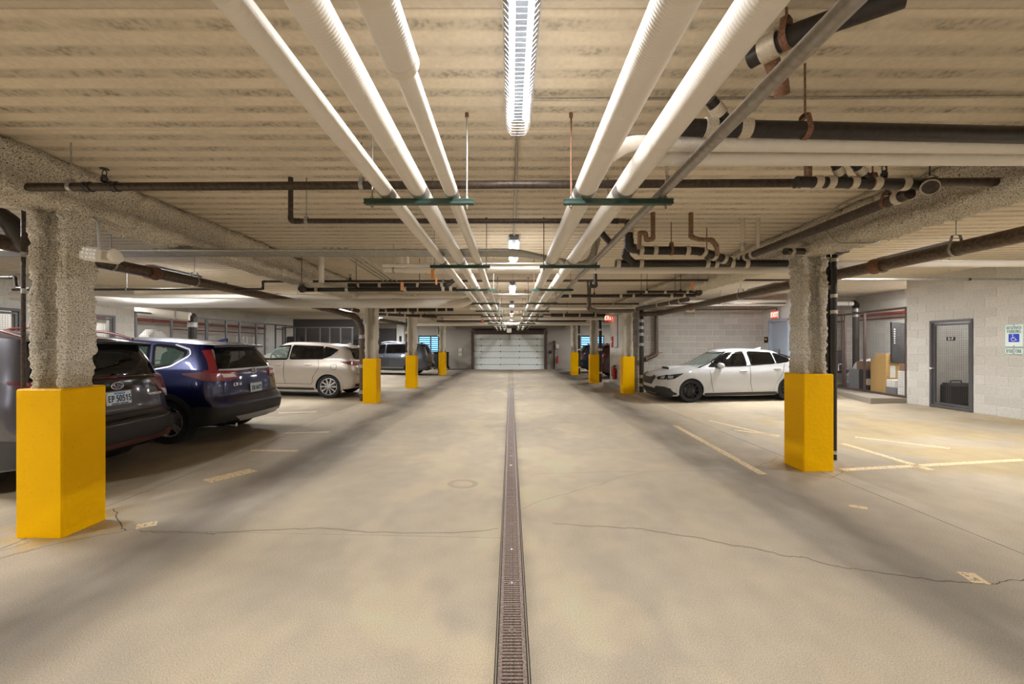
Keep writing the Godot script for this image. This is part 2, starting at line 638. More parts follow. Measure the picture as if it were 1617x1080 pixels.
	M.peach = mat(rgb8(226, 160, 112), 0.7)
	# fittings
	M.white = mat(rgb8(228, 226, 220), 0.5)
	M.off_white = mat(rgb8(214, 206, 190), 0.55)
	M.black = mat(rgb8(14, 14, 15), 0.6)
	M.grate = textured(rgb8(150, 138, 132), 0.55, worn, 6.0, true, 0.35)
	M.rail = mat(rgb8(150, 140, 124), 0.6, 0.3)
	M.trench = mat(rgb8(18, 15, 13), 0.9)
	M.chrome = mat(rgb8(220, 222, 226), 0.12, 1.0)
	M.frame_steel = mat(rgb8(98, 97, 99), 0.45, 0.4)
	M.cage_wire = mat(rgb8(104, 98, 94), 0.5, 0.4)
	M.brown_steel = mat(rgb8(92, 74, 66), 0.6, 0.2)
	M.door_grey = mat(rgb8(150, 158, 168), 0.5)
	M.garage = textured(rgb8(238, 242, 238), 0.5, bl, 0.5)
	M.garage_seam = mat(rgb8(110, 116, 112), 0.6)
	M.red = mat(rgb8(176, 30, 28), 0.4)
	M.exit_red = glow(Color(0.95, 0.1, 0.05), 1.3)
	M.exit_letter = glow(Color(1.0, 0.82, 0.72), 1.4)
	M.sign_white = mat(rgb8(226, 236, 232), 0.35)
	M.sign_green = mat(rgb8(36, 110, 90), 0.5)
	M.sign_blue = mat(rgb8(10, 60, 200), 0.4)
	M.lens = mat(rgb8(235, 235, 232), 0.2)
	M.kraft = textured(rgb8(196, 158, 96), 0.8, bl, 3.0)
	M.box_white = mat(rgb8(222, 220, 214), 0.7)
	M.box_grey = mat(rgb8(120, 120, 122), 0.7)
	M.box_brown = mat(rgb8(120, 92, 70), 0.75)
	M.sheet = mat(rgb8(190, 190, 190), 0.35)
	M.dark_goods = mat(rgb8(44, 42, 42), 0.6)
	M.shutter = mat(rgb8(70, 68, 68), 0.5, 0.2)
	M.louver = mat(rgb8(70, 96, 140), 0.4, 0.2)

const FLOOR_C := Color(0.795, 0.755, 0.70)
const CEIL_C := Color(0.845, 0.80, 0.725)
const BLOCK_C := Color(0.80, 0.785, 0.755)
const SPRAY_C := Color(0.95, 0.905, 0.82)

# ---------- the room
func slab(parent: Node3D, called: String, x0: float, x1: float, d0: float, d1: float, m: Material) -> void:
	var b := MB.new()
	var C := [Vector2(x0, d0), Vector2(x1, d0), Vector2(x1, d1), Vector2(x0, d1)]
	for k in 4:
		var c: Vector2 = C[k]
		b.vert(Vector3(c.x, fy(c.x), -c.y), Vector3.UP, Vector2((c.x + 12.0) / 24.0, (c.y + 6.0) / 36.0))
	b.tri(0, 1, 2); b.tri(0, 2, 3)
	for k in 4:
		var p: Vector2 = C[k]
		var q: Vector2 = C[(k + 1) % 4]
		var o := Vector3((q - p).y, 0, (q - p).x).normalized()
		if o.dot(Vector3((p + q).x / 2 - (x0 + x1) / 2, 0, -(p + q).y / 2 + (d0 + d1) / 2)) < 0: o = -o
		var i := b.vert(Vector3(p.x, fy(p.x), -p.y), o, Vector2((p.x + 12.0) / 24.0, (p.y + 6.0) / 36.0))
		b.vert(Vector3(q.x, fy(q.x), -q.y), o, Vector2((q.x + 12.0) / 24.0, (q.y + 6.0) / 36.0))
		b.vert(Vector3(q.x, fy(q.x) - 0.05, -q.y), o); b.vert(Vector3(p.x, fy(p.x) - 0.05, -p.y), o)
		b.tri(i, i + 1, i + 2); b.tri(i, i + 2, i + 3)
	part(parent, called, b, m)

# blocks of one wall: o the foot of the wall's start, u along it, out towards the room; holes are rects in (along, up)
var block_mesh: ArrayMesh
func block_wall(wall: Node3D, o: Vector3, u: Vector3, L: float, H: float, out: Vector3, holes: Array, from: float, to: float, mats: Array, shift := 0.0) -> void:
	if block_mesh == null:
		var b := MB.new()
		b.box(Vector3(0, 0, -0.025), Vector3(0.3984, 0.1952, 0.05), Basis(), 0.005)
		block_mesh = b.mesh()
	var inv := wall.global_transform.affine_inverse()
	var k := 0
	var r := 0
	while r * 0.2032 < H - 0.02:
		var y0 := r * 0.2032
		var hh := minf(0.2032, H - y0)
		var a := -0.4064 + shift + (0.2032 if r % 2 else 0.0)
		while a < minf(L, to):
			var spans := [[maxf(a, 0.0), minf(a + 0.4064, L)]]
			for h in holes:
				if y0 + hh * 0.5 > h.position.y and y0 + hh * 0.5 < h.end.y:
					var nx := []
					for s in spans:
						if s[0] < h.position.x: nx.append([s[0], minf(s[1], h.position.x)])
						if s[1] > h.end.x: nx.append([maxf(s[0], h.end.x), s[1]])
					spans = nx
			for s in spans:
				var w: float = s[1] - s[0]
				if w < 0.03 or s[1] < from or s[0] > to: continue
				var c: Vector3 = o + u * ((s[0] + s[1]) * 0.5) + Vector3.UP * (y0 + hh * 0.5) + out * rng.randf_range(-0.0012, 0.0012)
				var bs := Basis(u * ((w - 0.008) / 0.3984), Vector3.UP * ((hh - 0.008) / 0.1952), out)
				if u.cross(Vector3.UP).dot(out) < 0: bs = Basis(-bs.x, bs.y, bs.z)
				piece(wall, "block", k, block_mesh, mats[rng.randi() % 4], inv * Transform3D(bs, c))
				k += 1
			a += 0.4064
		r += 1

# the body of a wall behind its blocks, with holes
func wall_body(called: String, o: Vector3, u: Vector3, L: float, H: float, out: Vector3, holes: Array, thick: float, m: Material, label: String, front := 0.006) -> MeshInstance3D:
	var b := MB.new()
	var bas := Basis(u, Vector3.UP, out)
	var hs := holes.duplicate()
	hs.sort_custom(func(p, q): return p.position.x < q.position.x)
	var x := 0.0
	var add := func(x0: float, x1: float, y0: float, y1: float) -> void:
		if x1 - x0 < 0.005 or y1 - y0 < 0.005: return
		b.box(o + u * ((x0 + x1) / 2) + Vector3.UP * ((y0 + y1) / 2) - out * (thick / 2 + front), Vector3(x1 - x0, y1 - y0, thick), bas)
	for h in hs:
		add.call(x, h.position.x, 0.0, H)
		add.call(h.position.x, h.end.x, 0.0, h.position.y)
		add.call(h.position.x, h.end.x, h.end.y, H)
		x = h.end.x
	add.call(x, L, 0.0, H)
	return struct(called, b, m, label, "wall")

func sprayed(pts: Array, closed: bool, along: Array, amp: float, axis: int) -> MB:
	# an outline of 2D points swept along y (axis 1) or z (axis 2) with a lumpy skin
	var b := MB.new()
	var R := []
	var mid := Vector2.ZERO
	for p in pts: mid += p
	mid /= pts.size()
	for s in along:
		var row := PackedVector3Array()
		for j in pts.size() + (1 if closed else 0):
			var p: Vector2 = pts[j % pts.size()]
			var q := Vector3(p.x, s, p.y) if axis == 1 else Vector3(p.x, p.y, s)
			var n2: Vector2 = (pts[(j + 1) % pts.size()] - pts[(j - 1 + pts.size()) % pts.size()])
			if not closed and (j == 0 or j == pts.size() - 1): n2 = Vector2.ZERO
			n2 = Vector2(n2.y, -n2.x).normalized()
			var w := fn.get_noise_3d(q.x * 4.0, q.y * 4.0, q.z * 4.0) * 1.0 + fn.get_noise_3d(q.x * 17.0 + 9.0, q.y * 17.0, q.z * 17.0) * 0.8 + fn.get_noise_3d(q.x * 47.0, q.y * 47.0 + 5.0, q.z * 47.0) * 0.4
			var d := n2 * w * amp
			q += Vector3(d.x, 0, d.y) if axis == 1 else Vector3(d.x, d.y, 0)
			row.push_back(q)
		R.append(row)
	var am: float = along[along.size() / 2]
	b.grid(R, Vector3(mid.x, am, mid.y) if axis == 1 else Vector3(mid.x, mid.y, am), 0.0, 0.0, null, closed)
	return b

func dense(poly: Array, step: float) -> Array:
	var o := []
	for k in poly.size():
		var p: Vector2 = poly[k]
		var q: Vector2 = poly[(k + 1) % poly.size()]
		var m := maxi(1, roundi(p.distance_to(q) / step))
		for i in m: o.append(p.lerp(q, float(i) / m))
	for pass_ in 2:
		var s := []
		for k in o.size(): s.append(o[k] * 0.5 + o[(k + 1) % o.size()] * 0.25 + o[k - 1] * 0.25)
		o = s
	return o

func room() -> void:
	# floor
	var b := MB.new()
	b.box(Vector3(0, -0.16, 11.0 - 22.5), Vector3(30, 0.2, 36.0))
	for s in [-1.0, 1.0]:
		# the ground under the sloping bays
		var i := b.vert(Vector3(s * 0.2, -0.06, 6.4), Vector3.UP)
		b.vert(Vector3(s * 15.0, fy(15.0) - 0.06, 6.4), Vector3.UP); b.vert(Vector3(s * 15.0, fy(15.0) - 0.06, -29.4), Vector3.UP); b.vert(Vector3(s * 0.2, -0.06, -29.4), Vector3.UP)
		b.tri(i, i + 1, i + 2); b.tri(i, i + 2, i + 3)
	var fl := struct("floor", b, M.crack, "buff concrete garage floor with cracks and painted dark bands of pipe shade", "floor")
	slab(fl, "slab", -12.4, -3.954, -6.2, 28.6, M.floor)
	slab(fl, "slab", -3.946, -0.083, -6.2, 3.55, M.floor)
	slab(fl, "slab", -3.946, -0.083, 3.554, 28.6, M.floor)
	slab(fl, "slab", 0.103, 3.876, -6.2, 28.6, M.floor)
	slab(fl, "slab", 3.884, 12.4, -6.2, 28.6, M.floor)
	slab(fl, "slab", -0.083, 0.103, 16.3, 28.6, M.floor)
	set_meta("floor_path", fl.get_path())
	# ceiling: hollow core planks between the beams
	b = MB.new()
	b.box(Vector3(-5.0, CEIL + 0.2, -11.5), Vector3(18.2, 0.2, 36.4))
	b.box(Vector3(9.5, CEIL + 0.42, -11.5), Vector3(11.6, 0.2, 36.4))
	var ce := struct("ceiling", b, M.mortar, "hollow core concrete plank ceiling with darker bands along the cores", "ceiling")
	var bays := [[-12.4, -3.86], [-3.86, 3.87], [3.87, 14.8]]
	var k := 0
	for e in bays:
		var x0: float = e[0]
		var x1: float = e[1]
		var q := MB.new()
		var prof := []
		prof.append(Vector2(-0.537, 0.10))
		prof.append(Vector2(-0.537, 0.008))
		for i in 49:
			var t := i / 48.0
			prof.append(Vector2(-0.530 + 1.060 * t, -0.0012 * cos(TAU * (t * 6.0 + 0.5))))
		prof.append(Vector2(0.537, 0.008))
		prof.append(Vector2(0.537, 0.10))
		var R := []
		for p in prof:
			R.append(PackedVector3Array([Vector3(x0 + 0.003, ceil_y(x0) - CEIL + p.y, p.x), Vector3(x1 - 0.003, ceil_y(x1) - CEIL + p.y, p.x)]))
		q.grid(R, Vector3((x0 + x1) / 2, 3.0, 0))
		for i in q.v.size():
			q.uv[i] = Vector2(q.v[i].x / 4.0, q.v[i].z / 1.074 + 0.5)
		var me := q.mesh()
		for j in 33:
			piece(ce, "plank", k, me, M.ceiling[rng.randi() % 3], Transform3D(Basis(), Vector3(0, CEIL, -(2.972 - 0.537 - 8 * 1.074 + j * 1.074))))
			k += 1
	# beams
	for s in [[-3.86, "sprayed steel beam over the row of columns beside the coloured cars"], [3.865, "sprayed steel beam over the row of columns beside the white car"]]:
		var w := 0.195
		var out := dense([Vector2(-0.13, 0.42), Vector2(-0.17, 0.33), Vector2(-0.09, 0.28), Vector2(-0.09, 0.14), Vector2(-w, 0.10), Vector2(-w, 0.0), Vector2(w, 0.0), Vector2(w, 0.10), Vector2(0.09, 0.14), Vector2(0.09, 0.28), Vector2(0.17, 0.33), Vector2(0.13, 0.42)], 0.035)
		var pts := []
		for p in out: pts.append(p + Vector2(s[0], 2.80))
		var along := []
		var z := 6.0
		while z > -29.0:
			along.append(z)
			z -= 0.035 if z < -1.0 and z > -9.0 else 0.09
		struct("beam", sprayed(pts, true, along, 0.042, 2), M.spray, s[1], "beam")
	# wall on the white car side with the cage door
	var X := 9.96
	var hole := Rect2(8.857, 0.20, 0.925, 2.05)
	var w := wall_body("wall_right", Vector3(X, 0, 0), Vector3(0, 0, -1), 10.35, 3.36, Vector3(-1, 0, 0), [hole], 0.2, M.mortar, "pale block wall with the wire storage door and the reserved parking sign")
	block_wall(w, Vector3(X, 0.02, 0), Vector3(0, 0, -1), 10.35, 3.32, Vector3(-1, 0, 0), [hole], 7.2, 10.35, M.block, 0.1)
	b = MB.new()
	b.box(Vector3(X + 0.1, 1.7, 3.1), Vector3(0.2, 3.4, 6.2))
	struct("wall_right", b, M.mortar, "pale block wall behind the camera on the sign side", "wall")
	# the storage room behind the wire door
	b = MB.new()
	b.box(Vector3(12.45, 1.6, -9.4), Vector3(0.15, 3.4, 2.0))
	b.box(Vector3(11.3, 1.6, -8.42), Vector3(2.4, 3.4, 0.12))
	struct("wall_storage_room", b, M.mortar, "block walls of the small storage room behind the wire door", "wall")
	w = wall_body("wall_storage_side", Vector3(10.17, 0, -10.2), Vector3(1, 0, 0), 2.3, 3.3, Vector3(0, 0, 1), [], 0.1, M.mortar, "block side wall seen through the open wire storage door")
	block_wall(w, Vector3(10.17, 0.02, -10.2), Vector3(1, 0, 0), 2.3, 3.3, Vector3(0, 0, 1), [], 0.0, 2.3, M.block)
	# recess for the open cage
	w = wall_body("wall_cage_side", Vector3(11.8, 0, -10.3), Vector3(0, 0, -1), 3.75, 3.42, Vector3(-1, 0, 0), [], 0.2, M.mortar, "block wall behind the red pipe inside the open storage cage")
	block_wall(w, Vector3(11.8, 0.02, -10.3), Vector3(0, 0, -1), 3.75, 3.38, Vector3(-1, 0, 0), [], 0.0, 3.75, M.block)
	w = wall_body("wall_cage_back", Vector3(8.80, 0, -14.05), Vector3(1, 0, 0), 3.0, 3.42, Vector3(0, 0, 1), [], 0.2, M.mortar, "block wall at the far end of the storage cage")
	block_wall(w, Vector3(8.80, 0.02, -14.05), Vector3(1, 0, 0), 3.0, 3.36, Vector3(0, 0, 1), [], 1.6, 3.0, M.grey_block)
	# stair core behind the white car
	w = wall_body("wall_stair_front", Vector3(3.95, 0, -14.05), Vector3(1, 0, 0), 4.68, 3.30, Vector3(0, 0, 1), [], 0.2, M.mortar, "grey block wall with pale joints behind the white car")
	block_wall(w, Vector3(3.95, -0.03, -14.05), Vector3(1, 0, 0), 4.68, 3.30, Vector3(0, 0, 1), [], 0.0, 4.68, M.grey_block, 0.12)
	w = wall_body("wall_stair_side", Vector3(3.95, 0, -14.25), Vector3(0, 0, -1), 2.1, 3.24, Vector3(-1, 0, 0), [], 0.2, M.mortar, "block side of the stair core with fire alarm and extinguisher")
	block_wall(w, Vector3(3.95, -0.03, -14.05), Vector3(0, 0, -1), 2.3, 3.24, Vector3(-1, 0, 0), [], 0.0, 2.3, M.block)
	b = MB.new()
	b.box(Vector3(6.4, 1.65, -16.35), Vector3(4.85, 3.3, 0.1))
	struct("wall_stair_far", b, M.mortar, "far side of the stair core beside the burgundy car", "wall")
	b = MB.new()
	b.box(Vector3(3.86, 0.12, -15.2), Vector3(0.28, 0.20, 2.5), Basis(), 0.012)
	struct("trim_kerb", b, M.kerb, "low concrete kerb at the foot of the stair core", "kerb")
	var dh := Rect2(0.18, 0.0, 0.95, 2.46)
	wall_body("wall_exit", Vector3(8.63, 0, -12.5), Vector3(0, 0, -1), 1.55, 3.3, Vector3(-1, 0, 0), [dh], 0.14, M.white_wall, "white painted wall around the grey exit door", 0.0)
	# wall along the cages on the other side
	var dl := [Rect2(7.88, 0.2, 0.95, 2.25), Rect2(9.95, 0.2, 0.95, 2.25)]
	w = wall_body("wall_left", Vector3(-10.5, 0, 0), Vector3(0, 0, -1), 11.5, 3.24, Vector3(1, 0, 0), dl, 0.2, M.mortar, "pale block wall with two wire storage doors behind the parked cars")
	block_wall(w, Vector3(-10.5, 0.03, 0), Vector3(0, 0, -1), 11.5, 3.21, Vector3(1, 0, 0), dl, 7.6, 11.5, M.block)
	b = MB.new()
	b.box(Vector3(-10.6, 1.7, 3.1), Vector3(0.2, 3.4, 6.2))
	struct("wall_left", b, M.mortar, "pale block wall behind the camera on the cage side", "wall")
	w = wall_body("wall_cage_rear", Vector3(-12.0, 0, 6.2), Vector3(0, 0, -1), 34.8, 3.24, Vector3(1, 0, 0), [], 0.2, M.mortar, "block wall with the red pipe behind the long row of cages")
	block_wall(w, Vector3(-12.0, 0.03, 6.2), Vector3(0, 0, -1), 34.8, 3.21, Vector3(1, 0, 0), [], 17.6, 26.3, M.block)
	# end wall with the big door and the two louvred windows
	var hs := [Rect2(12.0 - 2.53, -0.1, 4.89, 2.56), Rect2(12.0 - 6.36, 1.22, 1.62, 1.15), Rect2(12.0 + 4.85, 1.12, 1.62, 1.25)]
	w = wall_body("wall_end", Vector3(-12.0, 0, -28.4), Vector3(1, 0, 0), 24.0, 3.36, Vector3(0, 0, 1), hs, 0.25, M.grey_block[1], "block end wall around the garage door", 0.008)
	var eb := MB.new()
	for r in 16:
		var a := -0.4064 + (0.2032 if r % 2 else 0.0)
		while a < 24.0:
			var c := Vector2(a + 0.2032, r * 0.2032 + 0.1016)
			var ok := true
			for h in hs:
				if c.x + 0.18 > h.position.x and c.x - 0.18 < h.end.x and c.y > h.position.y and c.y < h.end.y: ok = false
			if ok: eb.box(Vector3(-12.0 + c.x, c.y - 0.01, -28.425), Vector3(0.397, 0.194, 0.05))
			a += 0.4064
	var st := part(w, "blockwork", eb, M.grey_block[0])
	st.set_meta("kind", "stuff")
	b = MB.new()
	b.box(Vector3(0, 1.7, 6.15), Vector3(26, 3.8, 0.2))
	struct("wall_behind", b, M.mortar, "plain block wall behind the camera", "wall")
	b = MB.new()
	b.box(Vector3(12.08, 1.7, -21.2), Vector3(0.2, 3.6, 14.9))
	struct("wall_right", b, M.mortar, "plain block wall beyond the stair core", "wall")
	# louvred windows
	for s in [[-6.36, 1.22, 1.15, "blue lit louvred window behind the dark grey car"], [4.85, 1.12, 1.25, "blue lit louvred window behind the cars past the stair core"]]:
		var win := thing("window", s[3], "window", Vector3(s[0], s[1], -28.5))
		win.set_meta("kind", "structure")
		var f := MB.new()
		for q in [[0.0, 0.0, 1.62, 0.05], [0.0, s[2] - 0.05, 1.62, 0.05], [0.0, 0.0, 0.05, s[2]], [1.57, 0.0, 0.05, s[2]], [0.80, 0.0, 0.09, s[2]]]:
			f.box(Vector3(q[0] + q[2] / 2, q[1] + q[3] / 2, 0), Vector3(q[2], q[3], 0.09))
		part(win, "window_frame", f, M.shutter, true)
		var me := MB.new()
		me.box(Vector3.ZERO, Vector3(1.55, 0.085, 0.02), Basis(Vector3.RIGHT, 0.95), 0.003)
		var mesh := me.mesh()
		for j in 8:
			piece(win, "slat", j, mesh, M.louver, Transform3D(Basis(), Vector3(0.81, 0.11 + j * (s[2] - 0.18) / 7.0, -0.02)))
	# shutter and pier by the far cages
	b = MB.new()
	b.box(Vector3(-8.62, 1.5, -28.3), Vector3(1.55, 2.7, 0.08))
	for j in 13:
		b.box(Vector3(-8.62, 0.25 + j * 0.2, -28.25), Vector3(1.5, 0.15, 0.03), Basis(), 0.006)
	tag(part(self, "roller_shutter", b, M.shutter), "dark roller shutter in the end wall beyond the far cages", "shutter")
	used["roller_shutter"] = 1
	b = MB.new()
	b.box(Vector3(-7.53, 1.6, -28.25), Vector3(0.5, 3.2, 0.3), Basis(), 0.01)
	struct("wall_pier", b, M.white_wall, "white pier between the shutter and the louvred window", "pier")
	b = MB.new()
	b.box(Vector3(-7.5, 1.75, -28.07), Vector3(0.16, 1.15, 0.05), Basis(), 0.006)
	tag(part(self, "wall_panel", b, M.black), "narrow black panel on the white pier by the shutter", "panel")
	garage_door()
	drain()

func garage_door() -> void:
	var g := thing("garage_door", "white sectional garage door closing the far end of the aisle", "garage door", Vector3(-0.085, 0, -28.42))
	var ys := [0.0, 0.36, 0.83, 1.26, 1.67, 2.12]
	var hts := [0.36, 0.47, 0.43, 0.41, 0.45, 0.33]
	for i in 6:
		var b := MB.new()
		b.box(Vector3(0, ys[i] + hts[i] / 2.0, -0.02), Vector3(4.86, hts[i] - 0.022, 0.05), Basis(), 0.008)
		var p := part(g, "door_panel", b, M.garage, true)
		if i > 0:
			for x in [-1.93, -0.6, 0.72, 1.93]:
				var h := MB.new()
				h.box(Vector3(x, ys[i] + 0.0, 0.02), Vector3(0.06, 0.10, 0.03), Basis(), 0.004)
				part(p, "hinge", h, M.garage_seam, true)
	var b := MB.new()
	b.box(Vector3(0, 1.25, -0.27), Vector3(5.2, 2.8, 0.04))
	part(g, "seam", b, M.garage_seam, true)
	for s in [-1.0, 1.0]:
		b = MB.new()
		b.box(Vector3(s * 2.52, 1.35, 0.1), Vector3(0.16, 2.7, 0.12), Basis(), 0.01)
		part(g, "jamb", b, M.brown_steel, true)
		b = MB.new()
		b.tube(fillet([Vector3(s * 2.4, 0.1, 0.12), Vector3(s * 2.4, 2.62, 0.12), Vector3(s * 2.4, 2.72, 2.6)], 0.3), 0.025, 6)
		part(g, "track", b, M.galv, true)
	b = MB.new()
	b.box(Vector3(0, 2.66, 0.05), Vector3(5.2, 0.4, 0.1), Basis(), 0.01)
	part(g, "header", b, M.brown_steel, true)
	b = MB.new()
	b.cyl(Vector3(-2.3, 2.78, 0.18), Vector3(2.3, 2.78, 0.18), 0.045, 10)
	part(g, "torsion_spring", b, M.black, true)
	var t := thing("door_opener", "pale garage door opener with its rail hanging over the drain's far end", "opener", Vector3(-0.08, 2.62, -26.0))
	b = MB.new()
	b.box(Vector3(0, 0, 0), Vector3(0.3, 0.26, 0.5), Basis(), 0.03)
	part(t, "motor_box", b, M.off_white, true)
	b = MB.new()
	b.box(Vector3(0, -0.02, -1.2), Vector3(0.05, 0.05, 2.1))
	part(t, "rail", b, M.galv, true)
	for s in [-1.0, 1.0]:
		b = MB.new()
		b.cyl(Vector3(s * 0.12, 0.1, 0), Vector3(s * 0.34, 0.58, 0), 0.014, 6)
		part(t, "hanger_strap", b, M.galv, true)
	b = MB.new()
	b.tube([Vector3(0, -0.03, -2.2), Vector3(0, -0.55, -2.32)], 0.02, 6)
	part(t, "door_arm", b, M.dark_pipe, true)

func drain() -> void:
	var b := MB.new()
	b.box(Vector3(0.01, -0.11, -7.5), Vector3(0.15, 0.02, 17.6))
	for s in [-1.0, 1.0]: b.box(Vector3(0.01 + s * 0.079, -0.06, -7.5), Vector3(0.008, 0.12, 17.6))
	b.box(Vector3(0.01, -0.06, -16.29), Vector3(0.15, 0.12, 0.01))
	struct("trim_trench", b, M.trench, "dark trench of the drain under its grates", "drain")
	for s in [-1.0, 1.0]:
		b = MB.new()
		b.box(Vector3(0.01 + s * 0.084, -0.0015, -7.5), Vector3(0.007, 0.012, 17.6), Basis(), 0.002)
		struct("trim_drain_edge", b, M.rail, "thin pale metal edge along one side of the floor drain", "edge")
	var me := MB.new()
	me.box(Vector3.ZERO, Vector3(0.112, 0.014, 0.0135), Basis(), 0.002)
	var bar := me.mesh()
	var gk := -1
	for i in range(-3, 14):
		var d0 := 3.585 + i * 0.946
		if d0 > 16.0 or d0 < 0.6: continue
		gk += 1
		var t := thing("drain_grate", "slotted drain grate in the aisle floor, %s of the row from the camera" % WORDS[gk], "grate", Vector3(0.01, -0.006, -(d0 + 0.473)), "slotted drain grates in the aisle")
		for s in [-1.0, 1.0]:
			b = MB.new()
			b.box(Vector3(s * 0.0645, 0, 0), Vector3(0.023, 0.014, 0.943), Basis(), 0.002)
			part(t, "side_rail", b, M.grate, true)
		if i < 3:
			for j in 40:
				piece(t, "bar", j, bar, M.grate, Transform3D(Basis(), Vector3(0, 0, -0.463 + j * 0.02375)))
		else:
			b = MB.new()
			for j in 40: b.box(Vector3(0, 0, -0.463 + j * 0.02375), Vector3(0.112, 0.014, 0.0135))
			part(t, "bars", b, M.grate, true).set_meta("kind", "stuff")
		for z in [-0.2365, 0.2365]:
			b = MB.new()
			b.lathe([Vector2(0.024, -0.003), Vector2(0.024, 0.0085), Vector2(0.02, 0.0085)], Transform3D(Basis(), Vector3(0, 0, z)), 14)
			b.lathe([Vector2(0.02, 0.0085), Vector2(0.012, 0.0075), Vector2(0.0, 0.0075)], Transform3D(Basis(), Vector3(0, 0, z)), 14)
			part(t, "bolt_boss", b, M.grate, true)
			b = MB.new()
			b.lathe([Vector2(0.009, 0.0075), Vector2(0.009, 0.012), Vector2(0.0, 0.0135)], Transform3D(Basis(), Vector3(0, 0, z)), 10)
			part(t, "bolt", b, M.chrome, true)

# ---------- marks on the floor: cracks, saw cuts, worn paint
func strip(pts: Array, w: float, up: float) -> MB:
	var b := MB.new()
	var base := -1
	for i in pts.size():
		var t: Vector3 = (pts[mini(i + 1, pts.size() - 1)] - pts[maxi(i - 1, 0)])
		t.y = 0
		var s := Vector3(t.z, 0, -t.x).normalized() * w * 0.5
		for k in [-1.0, 1.0]:
			var p: Vector3 = pts[i] + s * k
			p.y = fy(p.x) + up
			b.vert(p, Vector3.UP)
		if i:
			var o := b.v.size() - 4
			b.tri(o, o + 1, o + 3); b.tri(o, o + 3, o + 2)
	return b

func floor_marks() -> void:
	var fl: Node3D = get_node(get_meta("floor_path"))
	var cr := [
		[0.007, [[220, 838], [250, 841], [272, 840], [300, 841], [330, 842], [338, 844], [346, 841], [400, 838], [440, 836], [500, 834], [540, 836], [580, 840], [640, 841], [700, 841], [760, 839], [788, 835]]],
		[0.004, [[824, 803], [850, 792], [880, 784], [920, 772], [950, 764], [980, 753], [1020, 745]]],
		[0.004, [[850, 748], [900, 747], [960, 745], [1030, 744], [1090, 744], [1140, 743], [1180, 741], [1215, 736]]],
		[0.007, [[872, 826], [920, 830], [980, 833], [1012, 835], [1060, 843], [1110, 851], [1160, 862], [1190, 865], [1240, 878], [1268, 880], [1310, 892], [1345, 898], [1400, 906], [1450, 912], [1475, 916], [1520, 919], [1568, 924], [1580, 919], [1617, 915]]],
		[0.009, [[180, 803], [184, 815], [189, 828], [199, 838]]],
		[0.006, [[199, 838], [150, 847], [80, 861], [30, 874], [-40, 892]]],
		[0.004, [[0, 871], [30, 862], [46, 855]]],
		[0.006, [[1228, 722], [1215, 730], [1193, 737]]],
		[0.006, [[1193, 737], [1240, 742], [1312, 755]]],
		[0.007, [[1312, 755], [1330, 745], [1349, 737]]],
		[0.003, [[1360, 660], [1400, 668], [1450, 676], [1500, 688], [1560, 700], [1617, 712]]],
		[0.004, [[560, 637], [600, 641], [650, 642]]]]
	for c in cr:
		var pts := []
		var raw: Array = c[1]
		for i in raw.size() - 1:
			for j in 5:
				var t := j / 5.0
				var p := FP(lerpf(raw[i][0], raw[i + 1][0], t), lerpf(raw[i][1], raw[i + 1][1], t))
				p.x += rng.randf_range(-0.012, 0.012)
				p.z += rng.randf_range(-0.012, 0.012)
				pts.append(p)
		pts.append(FP(raw[-1][0], raw[-1][1]))
		part(fl, "crack", strip(pts, c[0] * 0.8, 0.0012), M.crack)
	var lines := [
		[0.10, [[1066, 672], [1205, 749]]], [0.09, [[1120, 664], [1230, 690]]], [0.09, [[1160, 679], [1232, 688]]],
		[0.10, [[1330, 700], [1470, 742]]], [0.10, [[1330, 742], [1617, 726]]], [0.10, [[1350, 690], [1500, 708]]],
		[0.09, [[395, 711], [470, 712]]], [0.14, [[1522, 911], [1552, 914]]], [0.08, [[1340, 798], [1370, 803]]],
		[0.2, [[326, 760], [400, 742]]], [0.09, [[450, 684], [520, 682]]], [0.12, [[215, 832], [248, 826]]],
		[0.09, [[440, 652], [500, 650]]], [0.08, [[1150, 636], [1230, 634]]]]
	for c in lines:
		var a := FP(c[1][0][0], c[1][0][1])
		var e := FP(c[1][1][0], c[1][1][1])
		part(fl, "paint_line", strip([a, e], c[0], 0.0014), M.paint)
	# the faint round stain of an old fitting
	var b := MB.new()
	var c := FP(731, 764)
	var inner := []
	for j in 25: inner.append(c + Vector3(cos(TAU * j / 24.0) * 0.15, 0, sin(TAU * j / 24.0) * 0.13))
	part(fl, "ring_stain", strip(inner, 0.07, 0.001), M.faint)

